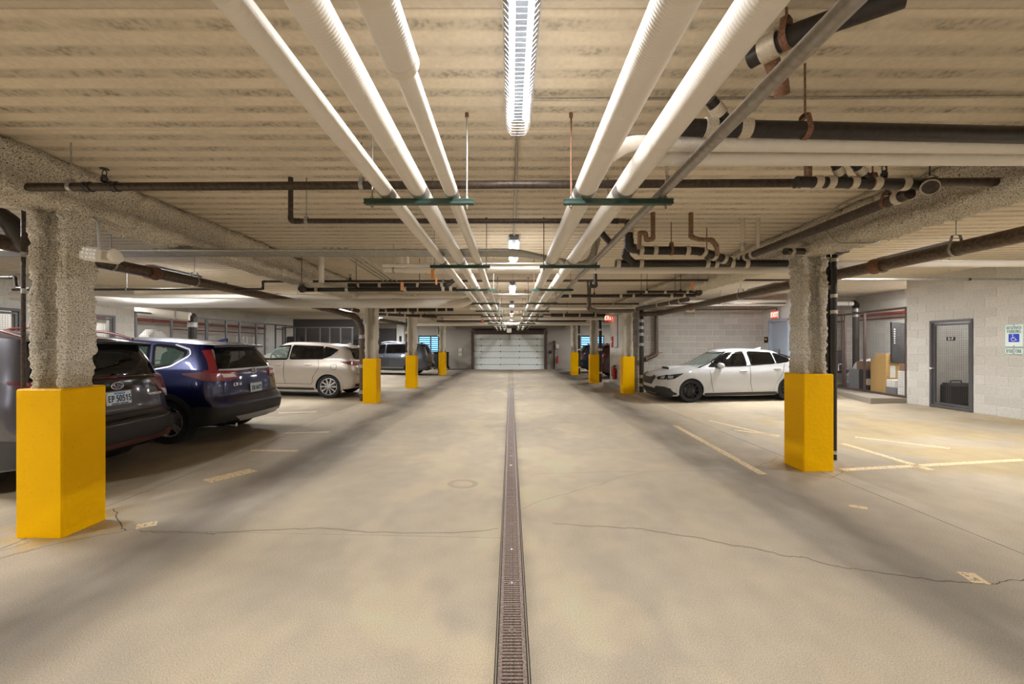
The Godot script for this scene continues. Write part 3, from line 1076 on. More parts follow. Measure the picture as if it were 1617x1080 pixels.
# ---------- columns
func columns() -> void:
	# guard corner nearest the aisle: x, near depth, size
	var L := [
		[-3.67, 3.367, -1, "yellow based column nearest the camera, beside the rear of the dark grey car"],
		[-3.67, 11.29, -1, "yellow based column standing by the tail of the beige car"],
		[-3.52, 15.33, -1, "yellow based column in front of the dark grey car by the louvred window"],
		[-3.52, 22.3, -1, "yellow based column beside the black bins near the garage door"],
		[3.675, 5.16, 1, "yellow based column in front of the white car's rear, with black pipes beside it"],
		[3.69, 13.5, 1, "yellow based column beside the nose of the white car"],
		[3.37, 17.4, 1, "yellow based column just before the burgundy car"],
		[3.30, 22.3, 1, "yellow based column farthest away on the stair side, before the dark blue car"]]
	for c in L:
		var cx: float = c[0] + c[2] * 0.192
		var cz: float = -(c[1] + 0.188)
		var t := thing("steel_column", c[3], "column", Vector3(cx, fy(cx), cz), "")
		t.set_meta("kind", "thing")
		var h := 0.16
		var d := 0.125
		var o := dense([Vector2(-h, -d), Vector2(-h + 0.085, -d), Vector2(-h + 0.075, -0.025), Vector2(h - 0.075, -0.025), Vector2(h - 0.085, -d), Vector2(h, -d), Vector2(h, d), Vector2(h - 0.085, d), Vector2(h - 0.075, 0.025), Vector2(-h + 0.075, 0.025), Vector2(-h + 0.085, d), Vector2(-h, d)], 0.018 if c[1] < 8.0 else 0.03)
		var pts := []
		for p in o: pts.append(Vector2(p.x + cx, p.y + cz))
		var along := []
		var near: bool = c[1] < 8.0
		var y := fy(cx) + 1.15
		while y < 2.98:
			along.append(y)
			y += 0.016 if near else 0.06
		part(t, "sprayed_shaft", sprayed(pts, true, along, 0.030, 1), M.spray)
		var b := MB.new()
		b.box(Vector3(cx, fy(cx) + 0.605, cz), Vector3(0.384, 1.23, 0.375), Basis(), 0.012)
		part(t, "yellow_guard", b, M.yellow)

# ---------- wire panels
func mesh_panel(parent: Node3D, a: Vector3, b: Vector3, y0: float, y1: float, pitch := 0.06) -> void:
	var q := MB.new()
	var L := a.distance_to(b)
	var u := (b - a) / L
	var out := u.cross(Vector3.UP)
	var bs := Basis(u, Vector3.UP, out)
	var x := pitch
	while x < L:
		q.box(a + u * x + Vector3.UP * (y0 + y1) / 2, Vector3(0.0024, y1 - y0, 0.0024), bs)
		x += pitch
	var y := y0 + pitch
	while y < y1:
		q.box(a + u * L / 2 + Vector3.UP * y + out * 0.004, Vector3(L, 0.0024, 0.0024), bs)
		y += pitch
	part(parent, "wire_mesh", q, M.cage_wire).set_meta("kind", "stuff")

func bar(parent: Node3D, called: String, a: Vector3, b: Vector3, w: float, m: Material) -> void:
	var q := MB.new()
	var t := (b - a).normalized()
	var s := t.cross(Vector3.UP if absf(t.y) < 0.9 else Vector3(1, 0, 0.3).normalized()).normalized()
	q.box((a + b) / 2, Vector3(w, w, a.distance_to(b)), Basis(s, t.cross(s), t), 0.004)
	part(parent, called, q, m)

func wire_door(X: float, d0: float, d1: float, y0: float, y1: float, side: float, label: String, plate: bool) -> void:
	var t := thing("wire_door", label, "door", Vector3(X, y0, -(d0 + d1) / 2))
	for e in [d0 + 0.03, d1 - 0.03]: bar(t, "frame_post", Vector3(X, y0, -e), Vector3(X, y1, -e), 0.06, M.frame_steel)
	bar(t, "frame_head", Vector3(X, y1 - 0.03, -d0), Vector3(X, y1 - 0.03, -d1), 0.06, M.frame_steel)
	bar(t, "frame_sill", Vector3(X, y0 + 0.06, -d0), Vector3(X, y0 + 0.06, -d1), 0.06, M.frame_steel)
	var Xi := X + side * 0.02
	var a := d0 + 0.09
	var b := d1 - 0.09
	for e in [a, b]: bar(t, "leaf_stile", Vector3(Xi, y0 + 0.1, -e), Vector3(Xi, y1 - 0.08, -e), 0.045, M.frame_steel)
	for y in [y0 + 0.12, y1 - 0.1]: bar(t, "leaf_rail", Vector3(Xi, y, -a), Vector3(Xi, y, -b), 0.045, M.frame_steel)
	mesh_panel(t, Vector3(Xi, 0, -a), Vector3(Xi, 0, -b), y0 + 0.12, y1 - 0.1, 0.045)
	var q := MB.new()
	q.lathe([Vector2(0, 0.06), Vector2(0.026, 0.05), Vector2(0.03, 0.03), Vector2(0.012, 0.02), Vector2(0.012, 0.0), Vector2(0.032, 0.0), Vector2(0.032, -0.008)], Transform3D(Basis(Vector3(0, 0, 1), -side * -PI / 2), Vector3(X, y0 + 0.93, -(d1 - 0.05))), 14)
	part(t, "door_knob", q, M.chrome)
	if plate:
		q = MB.new()
		q.box(Vector3(X - 0.03, y0 + 1.62, -(d0 + d1) / 2 + 0.02), Vector3(0.008, 0.085, 0.19), Basis(), 0.002)
		var pl := part(t, "number_plate", q, M.black)
		var tx := text(pl, "lettering", "S-7", 0.058, Transform3D(), M.white)
		tx.global_transform = Transform3D(Basis(Vector3.UP, -PI / 2) * Basis.from_scale(Vector3(1.0, 1, 1)), Vector3(X - 0.036, y0 + 1.62, -(d0 + d1) / 2 + 0.02))

func cages() -> void:
	wire_door(9.98, 8.857, 9.782, 0.20, 2.25, 1.0, "grey framed wire mesh storage door with a black number plate beside the parking sign", true)
	wire_door(-10.48, 7.88, 8.83, 0.22, 2.45, -1.0, "wire storage door in the block wall nearest the camera, behind the column", false)
	wire_door(-10.48, 9.95, 10.9, 0.22, 2.45, -1.0, "wire storage door in the block wall just before the long cages", false)
	# goods behind the doors
	var q := MB.new()
	q.box(Vector3(10.52, 0.51, -9.72), Vector3(0.62, 0.55, 0.26), Basis(), 0.07)
	var sc := thing("suitcase", "black suitcase standing on the floor behind the wire storage door", "suitcase", Vector3(10.52, 0.23, -9.72))
	part(sc, "case", q, M.dark_goods)
	q = MB.new()
	var top := Vector3(10.52, 0.785, -9.72)
	q.tube(fillet([top + Vector3(-0.13, -0.02, 0), top + Vector3(-0.13, 0.05, 0), top + Vector3(0.13, 0.05, 0), top + Vector3(0.13, -0.02, 0)], 0.04), 0.012, 8)
	part(sc, "handle", q, M.black)
	# open cage past the block wall, at a slight angle to it
	var a := Vector3(9.98, 0.34, -10.37)
	var b := Vector3(10.50, 0.34, -13.9)
	var cg := thing("storage_cage", "wire mesh storage cage with boxes and covered goods past the wire door", "cage", a)
	var y1 := 2.62
	for t in [0.0, 0.42, 0.66, 0.69, 1.0]:
		var p := a.lerp(b, t)
		p.y = 0.34
		bar(cg, "post", p, Vector3(p.x, y1, p.z), 0.05, M.brown_steel)
	bar(cg, "top_rail", Vector3(a.x, y1, a.z), Vector3(b.x, y1, b.z), 0.05, M.brown_steel)
	bar(cg, "bottom_rail", a + Vector3(0, 0.03, 0), b + Vector3(0, 0.03, 0), 0.05, M.brown_steel)
	bar(cg, "door_rail", a.lerp(b, 0.66) + Vector3(0, 2.08, 0), b + Vector3(0, 2.08, 0), 0.045, M.brown_steel)
	mesh_panel(cg, Vector3(a.x, 0, a.z), Vector3(b.x, 0, b.z), 0.36, y1, 0.06)
	var kb := MB.new()
	kb.prism(PackedVector2Array([Vector2(9.06, 10.35), Vector2(9.97, 10.35), Vector2(11.8, 10.35), Vector2(11.8, 14.05), Vector2(9.9, 14.05), Vector2(9.78, 12.6)]), 0.34, Transform3D(Basis(Vector3(1, 0, 0), Vector3(0, 0, -1), Vector3(0, 1, 0)), Vector3(0, 0.17, 0)))
	struct("trim_sidewalk", kb, M.kerb, "low concrete step under the open storage cage", "kerb")
	# what is stored there
	var by := 0.342
	var g := func(called: String, label: String, x: float, dep: float, s: Vector3, m: Material, y := by, turn := 0.0, lid := false) -> Node3D:
		var pos := Vector3((x - CX) * dep / F, y, -dep)
		var t := thing(called, label, "box", pos)
		t.rotation.y = turn
		var bb := MB.new()
		bb.box(Vector3(0, s.y / 2, 0), s, Basis(), 0.008)
		part(t, "carton", bb, m, true)
		bb = MB.new()
		bb.box(Vector3(0, s.y + 0.001, 0), Vector3(s.x * 0.98, 0.003, 0.06))
		part(t, "tape", bb, M.band, true)
		if lid:
			bb = MB.new()
			bb.box(Vector3(0, s.y * 0.55, s.z / 2 + 0.001), Vector3(s.x * 0.4, s.y * 0.3, 0.002))
			part(t, "paper_label", bb, M.box_white, true)
		return t
	g.call("carton_box", "tall kraft cardboard carton with white labels in the open cage", 1401, 11.45, Vector3(0.42, 1.10, 0.30), M.kraft, by, 0.1, true)
	g.call("carton_box", "narrow kraft carton leaning beside the tall carton in the open cage", 1384, 11.75, Vector3(0.14, 0.95, 0.25), M.kraft)
	g.call("shoe_box", "dark printed box at the bottom of the small white stack in the cage", 1416, 11.04, Vector3(0.34, 0.20, 0.28), M.box_grey, by, 0.05, true)
	g.call("shoe_box", "white printed box upper of the small stack in the cage", 1416, 11.04, Vector3(0.32, 0.20, 0.27), M.box_white, by + 0.205, -0.05)
	g.call("shoe_box", "white carton at the bottom beside the cage end post", 1428.5, 10.66, Vector3(0.13, 0.24, 0.25), M.box_white, by)
	g.call("shoe_box", "taller white carton upper of the pair beside the cage end post", 1428.5, 10.66, Vector3(0.13, 0.42, 0.25), M.box_white, by + 0.245)
	g.call("wooden_crate", "brown crate behind the small white boxes in the cage", 1424, 11.75, Vector3(0.6, 0.95, 0.35), M.box_brown)
	g.call("carton_box", "white flat carton lying on the brown crate in the cage", 1420, 11.75, Vector3(0.42, 0.16, 0.3), M.box_white, by + 0.955)
	g.call("carton_box", "grey carton under the covered goods in the cage", 1359, 12.5, Vector3(0.40, 0.62, 0.4), M.box_grey, by, 0.2)
	g.call("carton_box", "black carton with a round white disc on its face in the cage", 1372, 12.1, Vector3(0.34, 0.62, 0.3), M.dark_goods, by, 0.1)
	g.call("carton_box", "mottled brown carton on the black carton in the cage", 1372, 12.16, Vector3(0.46, 0.24, 0.34), M.box_brown, by + 0.625, 0.1)
	var disc := MB.new()
	var dc := P(1371, 603, 11.925)
	disc.cyl(dc, dc + Vector3(-0.006, 0, 0.03), 0.1, 20)
	var di := tag(part(self, "paper_disc", disc, M.box_white), "round white disc stuck on the black carton in the cage", "disc")
	# covered goods
	var sh := MB.new()
	var R := []
	var c0 := P(1369, 575, 12.6)
	for i in 13:
		var row := PackedVector3Array()
		for j in 17:
			var u := i / 12.0 * 2 - 1
			var v := j / 16.0 * 2 - 1
			var hgt := 0.30 * (1.0 - pow(absf(u), 2.4)) * (1.0 - pow(absf(v), 3.0)) + 0.03 * sin(v * 16.0 + u * 3.0) + 0.02 * sin(u * 11.0)
			row.push_back(c0 + Vector3(v * 0.38, hgt - 0.16 - 0.22 * maxf(absf(u), absf(v)) ** 4, u * 0.32))
		R.append(row)
	sh.grid(R, c0 - Vector3(0, 1.2, 0), 0.0, 0.01)
	tag(part(self, "plastic_cover", sh, M.sheet), "crumpled translucent grey plastic sheet over goods in the open cage", "cover")
	# leaning dark panel
	sh = MB.new()
	sh.box(P(1419, 541, 11.3), Vector3(0.42, 1.12, 0.05), Basis(Vector3(0, 0, 1), -0.06) * Basis(Vector3.RIGHT, -0.08), 0.01)
	var pan := thing("leaning_panel", "tall dark panel leaning upright behind the boxes in the cage", "panel", P(1417, 560, 11.3))
	part(pan, "panel_board", sh, M.dark_goods)
	for k in 7:
		sh = MB.new()
		sh.box(P(1412.5, 520 + k * 3.6, 11.26), Vector3(0.03, 0.035, 0.012))
		part(pan, "white_square", sh, M.box_white)
	# office chair at the far end of the cage
	var ch := thing("office_chair", "dark swivel chair with pale arms at the dim end of the cage", "chair", P(1336, 622, 13.5))
	var cp := ch.position
	cp.y = by
	ch.position.y = by
	sh = MB.new(); sh.box(cp + Vector3(0, 0.48, 0), Vector3(0.5, 0.1, 0.5), Basis(), 0.04); part(ch, "seat", sh, M.dark_goods)
	sh = MB.new(); sh.box(cp + Vector3(-0.05, 0.85, -0.24), Vector3(0.5, 0.62, 0.09), Basis(Vector3.RIGHT, -0.1), 0.04); part(ch, "backrest", sh, M.dark_goods)
	for s in [-1.0, 1.0]:
		sh = MB.new(); sh.tube(fillet([cp + Vector3(s * 0.29, 0.5, 0.05), cp + Vector3(s * 0.29, 0.72, 0.05), cp + Vector3(s * 0.29, 0.72, 0.3)], 0.06), 0.018, 8); part(ch, "armrest", sh, M.box_white)
	sh = MB.new(); sh.cyl(cp + Vector3(0, 0.08, 0), cp + Vector3(0, 0.45, 0), 0.03, 10); part(ch, "stem", sh, M.galv)
	for k in 5:
		var an := TAU * k / 5.0
		sh = MB.new(); sh.tube([cp + Vector3(0, 0.1, 0), cp + Vector3(cos(an) * 0.28, 0.05, sin(an) * 0.28)], 0.022, 8); part(ch, "leg", sh, M.galv)
	# long row of cages along the other wall
	var X := -10.5
	var cl := thing("storage_cage", "long row of wire mesh storage cages behind the blue and beige cars", "cage", Vector3(X, 0.23, -15.5))
	var ds := [11.53, 12.75, 14.2, 14.25, 15.2, 15.95, 17.0, 17.6, 18.4, 19.2, 20.0]
	for d in ds: bar(cl, "post", Vector3(X, 0.23, -d), Vector3(X, 2.6, -d), 0.055, M.frame_steel)
	bar(cl, "top_rail", Vector3(X, 2.6, -11.5), Vector3(X, 2.6, -20.0), 0.05, M.frame_steel)
	bar(cl, "bottom_rail", Vector3(X, 0.28, -11.5), Vector3(X, 0.28, -20.0), 0.05, M.frame_steel)
	for e in [[14.3, 15.2], [16.0, 17.0], [18.4, 19.2]]:
		bar(cl, "door_rail", Vector3(X, 2.42, -e[0]), Vector3(X, 2.42, -e[1]), 0.045, M.brown_steel)
	mesh_panel(cl, Vector3(X, 0, -11.53), Vector3(X, 0, -20.0), 0.28, 2.6, 0.07)
	var cf := thing("storage_cage", "dim wire storage cages facing the camera beyond the beige car", "cage", Vector3(-8.9, 0.2, -19.6))
	for x in [-10.45, -9.9, -9.4, -8.75, -8.3, -7.8, -7.25]:
		bar(cf, "post", Vector3(x, 0.2, -18.9), Vector3(x, 2.5, -18.9), 0.055, M.frame_steel)
	bar(cf, "top_rail", Vector3(-10.5, 2.5, -18.9), Vector3(-7.2, 2.5, -18.9), 0.05, M.frame_steel)
	mesh_panel(cf, Vector3(-10.45, 0, -18.9), Vector3(-7.25, 0, -18.9), 0.25, 2.5, 0.07)
	sh = MB.new()
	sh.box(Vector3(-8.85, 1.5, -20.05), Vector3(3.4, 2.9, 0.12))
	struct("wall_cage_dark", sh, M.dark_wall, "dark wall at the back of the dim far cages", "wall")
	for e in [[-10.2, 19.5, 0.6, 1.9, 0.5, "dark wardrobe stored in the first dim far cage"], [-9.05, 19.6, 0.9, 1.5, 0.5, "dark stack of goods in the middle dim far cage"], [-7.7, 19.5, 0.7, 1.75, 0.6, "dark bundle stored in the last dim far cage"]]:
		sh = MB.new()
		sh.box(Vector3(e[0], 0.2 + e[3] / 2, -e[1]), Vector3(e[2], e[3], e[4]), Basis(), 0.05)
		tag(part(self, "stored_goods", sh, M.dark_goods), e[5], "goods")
		used["stored_goods"] = used.get("stored_goods", 0)
	# things inside the long cages that show over the cars
	var st := MB.new()
	st.box(Vector3(-11.3, 1.0, -15.65), Vector3(0.7, 1.5, 0.9), Basis(), 0.03)
	tag(part(self, "storage_cupboard", st, M.dark_goods), "dark cupboard inside the cage behind the blue car", "cupboard")
	st = MB.new()
	var tp := Vector3(-11.2, 1.93, -12.9)
	st.prism(PackedVector2Array([Vector2(-0.3, -0.06), Vector2(0.32, -0.06), Vector2(0.34, 0.03), Vector2(0.12, 0.2), Vector2(0.0, 0.16), Vector2(-0.1, 0.24), Vector2(-0.32, 0.04)]), 0.3, Transform3D(Basis(Vector3.UP, PI / 2), tp))
	tag(part(self, "paper_bundle", st, M.box_white), "white paper bundle high in the cage above the blue car's roof", "bundle")
	var sf := thing("shelf_rack", "metal rack carrying the paper bundle in the cage", "rack", Vector3(-11.2, 0.25, -12.9))
	for e in [[-0.3, -0.4], [0.3, -0.4], [-0.3, 0.4], [0.3, 0.4]]: bar(sf, "upright", Vector3(-11.2 + e[0], 0.25, -12.9 + e[1]), Vector3(-11.2 + e[0], 1.86, -12.9 + e[1]), 0.03, M.frame_steel)
	for y in [0.6, 1.2, 1.85]:
		st = MB.new(); st.box(Vector3(-11.2, y, -12.9), Vector3(0.66, 0.03, 0.86)); part(sf, "shelf", st, M.frame_steel)
	var wc := thing("white_chair", "white plastic chair stacked upside down in the cage left of the beige car", "chair", Vector3(-11.15, 0.9, -17.3))
	for e in [[-0.2, -0.2], [0.2, -0.2], [-0.2, 0.2], [0.2, 0.2]]: bar(wc, "leg", Vector3(-11.15 + e[0], 1.25, -17.3 + e[1]), Vector3(-11.15 + e[0] * 1.1, 2.05, -17.3 + e[1] * 1.1), 0.035, M.white)
	st = MB.new(); st.box(Vector3(-11.15, 1.25, -17.3), Vector3(0.5, 0.04, 0.5), Basis(), 0.015); part(wc, "seat", st, M.white)
	for k in 5: bar(wc, "slat", Vector3(-11.35, 0.85, -17.5 + k * 0.1), Vector3(-11.35, 1.25, -17.5 + k * 0.1), 0.03, M.white)
	st = MB.new(); st.box(Vector3(-11.2, 0.54, -17.3), Vector3(0.6, 0.62, 0.7), Basis(), 0.02)
	tag(part(self, "dark_chest", st, M.dark_goods), "dark chest under the upturned white chair in the cage", "chest")

# ---------- small fittings
func exit_sign(at: Vector3, turn: float, label: String) -> void:
	var t := thing("exit_sign", label, "exit sign", at)
	t.rotation.y = turn
	var b := MB.new()
	b.box(Vector3(0, 0, -0.022), Vector3(0.32, 0.24, 0.055), Basis(), 0.008)
	part(t, "housing", b, M.off_white, true)
	b = MB.new()
	b.box(Vector3(0, 0, 0.008), Vector3(0.30, 0.22, 0.006))
	var f := part(t, "face", b, M.exit_red, true)
	text(f, "lettering", "EXIT", 0.15, Transform3D(Basis(), Vector3(0, 0, 0.012)), M.exit_letter, 0.8)
	var l := OmniLight3D.new()
	l.name = "sign_light"
	l.light_color = Color(1, 0.2, 0.12)
	l.light_energy = 0.015
	l.light_size = 0.08
	l.omni_range = 20.0
	l.omni_attenuation = 2.0
	l.shadow_enabled = true
	l.position = Vector3(0, 0, 0.12)
	t.add_child(l)

func extinguisher(at: Vector3, label: String) -> void:
	var t := thing("fire_extinguisher", label, "extinguisher", at)
	var b := MB.new()
	b.lathe([Vector2(0, 0), Vector2(0.07, 0), Vector2(0.078, 0.02), Vector2(0.078, 0.36), Vector2(0.06, 0.42), Vector2(0.025, 0.45), Vector2(0.025, 0.47), Vector2(0, 0.47)], Transform3D(), 18)
	part(t, "cylinder", b, M.red, true)
	b = MB.new()
	b.box(Vector3(0.02, 0.50, 0), Vector3(0.12, 0.03, 0.025), Basis(Vector3(0, 0, 1), 0.3), 0.005)
	b.box(Vector3(0.02, 0.475, 0), Vector3(0.10, 0.02, 0.03))
	part(t, "valve_handle", b, M.black, true)
	b = MB.new()
	b.tube(fillet([Vector3(-0.03, 0.48, 0.0), Vector3(-0.11, 0.44, 0.02), Vector3(-0.1, 0.12, 0.03)], 0.08), 0.012, 8)
	part(t, "hose", b, M.black, true)

func fittings() -> void:
	exit_sign(P(965.5, 502, 16.0) + Vector3(-0.10, 0, 0), 0.0, "red exit sign at the stair core over the pull station")
	exit_sign(Vector3(8.50, 1.66 + (546 - 497.5) * 13.4 / F, -13.25), -PI / 2, "red exit sign above the grey exit door behind the white car")
	# twin head emergency light on the nearest column
	var e := thing("emergency_light", "beige twin head emergency light on the column nearest the camera", "emergency light", P(160, 405, 3.36))
	var b := MB.new()
	b.box(P(160, 404, 3.40), Vector3(0.26, 0.1, 0.10), Basis(Vector3(0, 0, 1), -0.13), 0.015)
	part(e, "battery_box", b, M.off_white)
	b = MB.new()
	b.box(P(146, 404, 3.45), Vector3(0.12, 0.07, 0.12), Basis(), 0.01)
	part(e, "bracket", b, M.off_white)
	b = MB.new()
	var hb := Basis(Vector3.UP, 0.1) * Basis(Vector3(0, 0, 1), -0.12)
	b.box(P(145, 401, 3.28), Vector3(0.13, 0.115, 0.05), hb, 0.02)
	var hd := part(e, "lamp_head", b, M.off_white)
	for i in 4:
		for j in 3:
			var q := MB.new()
			var c: Vector3 = P(145, 401, 3.28) + hb * Vector3(-0.042 + i * 0.028, -0.032 + j * 0.032, 0.025)
			q.lathe([Vector2(0.011, 0), Vector2(0.008, 0.005), Vector2(0, 0.006)], Transform3D(hb * Basis(Vector3.RIGHT, PI / 2), c), 10)
			part(hd, "led_lens", q, M.lens)
	b = MB.new()
	b.lathe([Vector2(0, -0.05), Vector2(0.035, -0.045), Vector2(0.056, -0.01), Vector2(0.058, 0.01), Vector2(0.05, 0.012), Vector2(0, 0.012)], Transform3D(Basis(Vector3(0, 0, 1), -1.2), P(183, 404, 3.33)), 18, true)
	part(e, "lamp_head", b, M.off_white)
	b = MB.new()
	b.tube(fillet([P(146, 344, 3.42), P(155, 350, 3.42), P(157, 392, 3.42)], 0.08), 0.011, 8)
	part(e, "conduit", b, M.galv)
	# reserved parking signs on the wall
	var X := 9.945
	var zc := -9.96 * F / (1602.5 - CX)
	var bs := Basis(Vector3.UP, -PI / 2)
	var s1 := thing("parking_sign", "white reserved parking sign with a blue wheelchair symbol on the block wall", "sign", Vector3(X, 1.66 + (546 - 530) * 8.13 / F, zc))
	s1.rotation.y = -PI / 2
	sign_plate(s1, 0.315, 0.455)
	text(s1, "lettering", "RESERVED", 0.060, Transform3D(Basis(), Vector3(0, 0.155, 0.004)), M.sign_green, 0.66, false)
	text(s1, "lettering", "PARKING", 0.060, Transform3D(Basis(), Vector3(0, 0.082, 0.004)), M.sign_green, 0.68, false)
	b = MB.new()
	b.box(Vector3(0, -0.045, 0.004), Vector3(0.17, 0.16, 0.004))
	var bp := part(s1, "blue_square", b, M.sign_blue, true)
	wheelchair(bp, Vector3(0, -0.045, 0.007))
	var s2 := thing("fine_sign", "small white $100 fine sign under the reserved parking sign", "sign", Vector3(X, 1.66 + (546 - 554.5) * 8.13 / F, zc))
	s2.rotation.y = -PI / 2
	sign_plate(s2, 0.315, 0.135)
	text(s2, "lettering", "$100 FINE", 0.072, Transform3D(Basis(), Vector3(0, 0, 0.004)), M.sign_green, 0.56, false)
	# grey exit door
	var dd := thing("door", "grey steel exit door in a grey frame behind the white car", "door", Vector3(8.63, 0.19, -13.15))
	dd.set_meta("kind", "structure")
	b = MB.new()
	for z in [-12.70, -13.62]: b.box(Vector3(8.615, 1.32, z), Vector3(0.14, 2.3, 0.07), Basis(), 0.006)
	b.box(Vector3(8.615, 2.48, -13.16), Vector3(0.14, 0.08, 0.99), Basis(), 0.006)
	part(dd, "door_frame", b, M.door_grey)
	b = MB.new()
	b.box(Vector3(8.66, 1.3, -13.16), Vector3(0.045, 2.26, 0.86), Basis(), 0.004)
	part(dd, "door_leaf", b, M.door_grey)
	b = MB.new()
	b.cyl(Vector3(8.63, 1.2, -12.83), Vector3(8.55, 1.2, -12.83), 0.022, 10)
	part(dd, "door_knob", b, M.chrome)
	var sg := thing("stair_sign", "small black stair sign on the white wall beside the exit door", "sign", Vector3(8.62, 1.86, -13.88))
	b = MB.new(); b.box(Vector3(8.62, 1.86, -13.88), Vector3(0.012, 0.2, 0.2)); part(sg, "plate", b, M.black)
	b = MB.new(); b.box(Vector3(8.61, 1.88, -13.88), Vector3(0.006, 0.06, 0.1)); part(sg, "symbol", b, M.orange)
	# alarm fittings on the stair core
	b = MB.new()
	b.box(Vector3(3.935, 1.66 + 6 * 15.9 / F, -15.9), Vector3(0.05, 0.42, 0.2), Basis(), 0.01)
	var pu := thing("pull_station", "red fire alarm pull station on the stair core under the exit sign", "alarm", Vector3(3.935, 1.8, -15.9))
	part(pu, "box", b, M.red)
	b = MB.new(); b.box(Vector3(3.90, 1.82, -15.9), Vector3(0.02, 0.08, 0.12), Basis(), 0.004); part(pu, "handle", b, M.white)
	b = MB.new()
	b.box(P(1015, 516, 13.99), Vector3(0.07, 0.5, 0.10), Basis(), 0.02)
	tag(part(self, "alarm_strobe", b, M.red_pipe), "dark red alarm box on the block wall beside the white car's column", "alarm")
	extinguisher(Vector3(3.86, 0.42, -15.3), "red fire extinguisher hung on the stair core beside the burgundy car")
	extinguisher(P(880, 574, 28.2), "red fire extinguisher far off on the end wall beside the garage door")
	# fittings on the end wall
	b = MB.new(); b.tube([P(875, 584, 28.3), P(875, 541, 28.3)], 0.05, 8); b.box(P(875, 540, 28.3), Vector3(0.18, 0.16, 0.16), Basis(), 0.02)
	tag(part(self, "downpipe", b, M.dark_pipe), "dark pipe with a box on top on the end wall right of the garage door", "pipe")
	b = MB.new(); b.box(P(880, 547, 28.3), Vector3(0.22, 0.3, 0.12), Basis(), 0.02)
	tag(part(self, "control_box", b, M.off_white), "small pale control box on the end wall beside the dark pipe", "control")
	b = MB.new(); b.tube(fillet([P(868, 541, 28.38), P(866, 556, 28.3), P(868, 574, 28.3), P(864, 575, 28.3)], 0.3), 0.012, 6); b.box(P(869, 556, 28.34), Vector3(0.1, 0.22, 0.1), Basis(), 0.02)
	tag(part(self, "pendant_switch", b, M.black), "black pendant switch on a cable beside the garage door frame", "switch")
	for k in 2:
		b = MB.new(); b.box(P(727, 552.5 + k * 7.0, 28.36), Vector3(0.24, 0.24, 0.012))
		tag(part(self, "notice_paper", b, M.off_white), ["upper pale notice on the end wall left of the garage door", "lower pale notice on the end wall left of the garage door"][k], "notice")
	# bins
	for q in [[691, 26.9, "black wheeled bin nearest the dark grey car's tail by the louvred window"], [702.5, 27.4, "black wheeled bin against the end wall behind the far yellow column"]]:
		var base := P(q[0], 586, q[1])
		base.y = fy(base.x)
		var t := thing("wheeled_bin", q[2], "bin", base)
		b = MB.new()
		b.box(base + Vector3(0, 0.58, 0), Vector3(0.46, 1.0, 0.5), Basis(), 0.05); part(t, "body", b, M.black)
		b = MB.new(); b.box(base + Vector3(0, 1.12, 0.0), Vector3(0.52, 0.08, 0.58), Basis(), 0.03); part(t, "lid", b, M.black)
		for s in [-1.0, 1.0]:
			b = MB.new(); b.cyl(base + Vector3(s * 0.22, 0.09, -0.2), base + Vector3(s * 0.28, 0.09, -0.2), 0.09, 14); part(t, "wheel", b, M.dark_goods)
	# white emergency lamp over the block wall and a detector
	b = MB.new(); b.box(P(1090, 490.5, 13.9), Vector3(0.27, 0.11, 0.16), Basis(), 0.03)
	tag(part(self, "emergency_lamp", b, M.off_white), "pale emergency lamp on the grey block wall above the white car", "emergency light")

func sign_plate(t: Node3D, w: float, h: float) -> void:
	var rr := func(W: float, H: float, r: float) -> PackedVector2Array:
		var p := PackedVector2Array()
		for c in [[1, 1, 0.0], [-1, 1, PI / 2], [-1, -1, PI], [1, -1, 1.5 * PI]]:
			for k in 5:
				var a: float = c[2] + PI / 2 * k / 4.0
				p.append(Vector2(c[0] * (W / 2 - r) + cos(a) * r, c[1] * (H / 2 - r) + sin(a) * r))
		return p
	var b := MB.new()
	b.prism(rr.call(w, h, 0.03), 0.004)
	part(t, "plate", b, M.sign_white, true)
	b = MB.new()
	var o: PackedVector2Array = rr.call(w - 0.012, h - 0.012, 0.026)
	var i: PackedVector2Array = rr.call(w - 0.024, h - 0.024, 0.021)
	for k in o.size():
		var k2 := (k + 1) % o.size()
		b.quad(Vector3(o[k].x, o[k].y, 0.0028), Vector3(o[k2].x, o[k2].y, 0.0028), Vector3(i[k2].x, i[k2].y, 0.0028), Vector3(i[k].x, i[k].y, 0.0028), Vector3(0, 0, 1))
	part(t, "border", b, M.sign_green, true)
	for y in [h / 2 - 0.024, -h / 2 + 0.024]:
		b = MB.new(); b.lathe([Vector2(0.009, 0.002), Vector2(0.008, 0.006), Vector2(0, 0.007)], Transform3D(Basis(Vector3.RIGHT, PI / 2), Vector3(0, y, 0)), 10)
		part(t, "bolt", b, M.dark_pipe, true)

func wheelchair(parent: Node3D, o: Vector3) -> void:
	var b := MB.new()
	var ring := []
	for k in 19:
		var a := deg_to_rad(95.0 + 250.0 * k / 18.0)
		ring.append(o + Vector3(-0.006 + cos(a) * 0.036, -0.022 + sin(a) * 0.036, 0))
	b.tube(ring, 0.0055, 6)
	b.tube([o + Vector3(-0.016, 0.038, 0), o + Vector3(-0.012, -0.008, 0), o + Vector3(0.024, -0.008, 0), o + Vector3(0.042, -0.046, 0), o + Vector3(0.056, -0.04, 0)], 0.0065, 6)
	b.tube([o + Vector3(-0.014, 0.014, 0), o + Vector3(0.018, 0.014, 0)], 0.005, 6)
	b.cyl(o + Vector3(-0.018, 0.056, -0.003), o + Vector3(-0.018, 0.056, 0.003), 0.0115, 12)
	part(parent, "wheelchair_symbol", b, M.white, true)

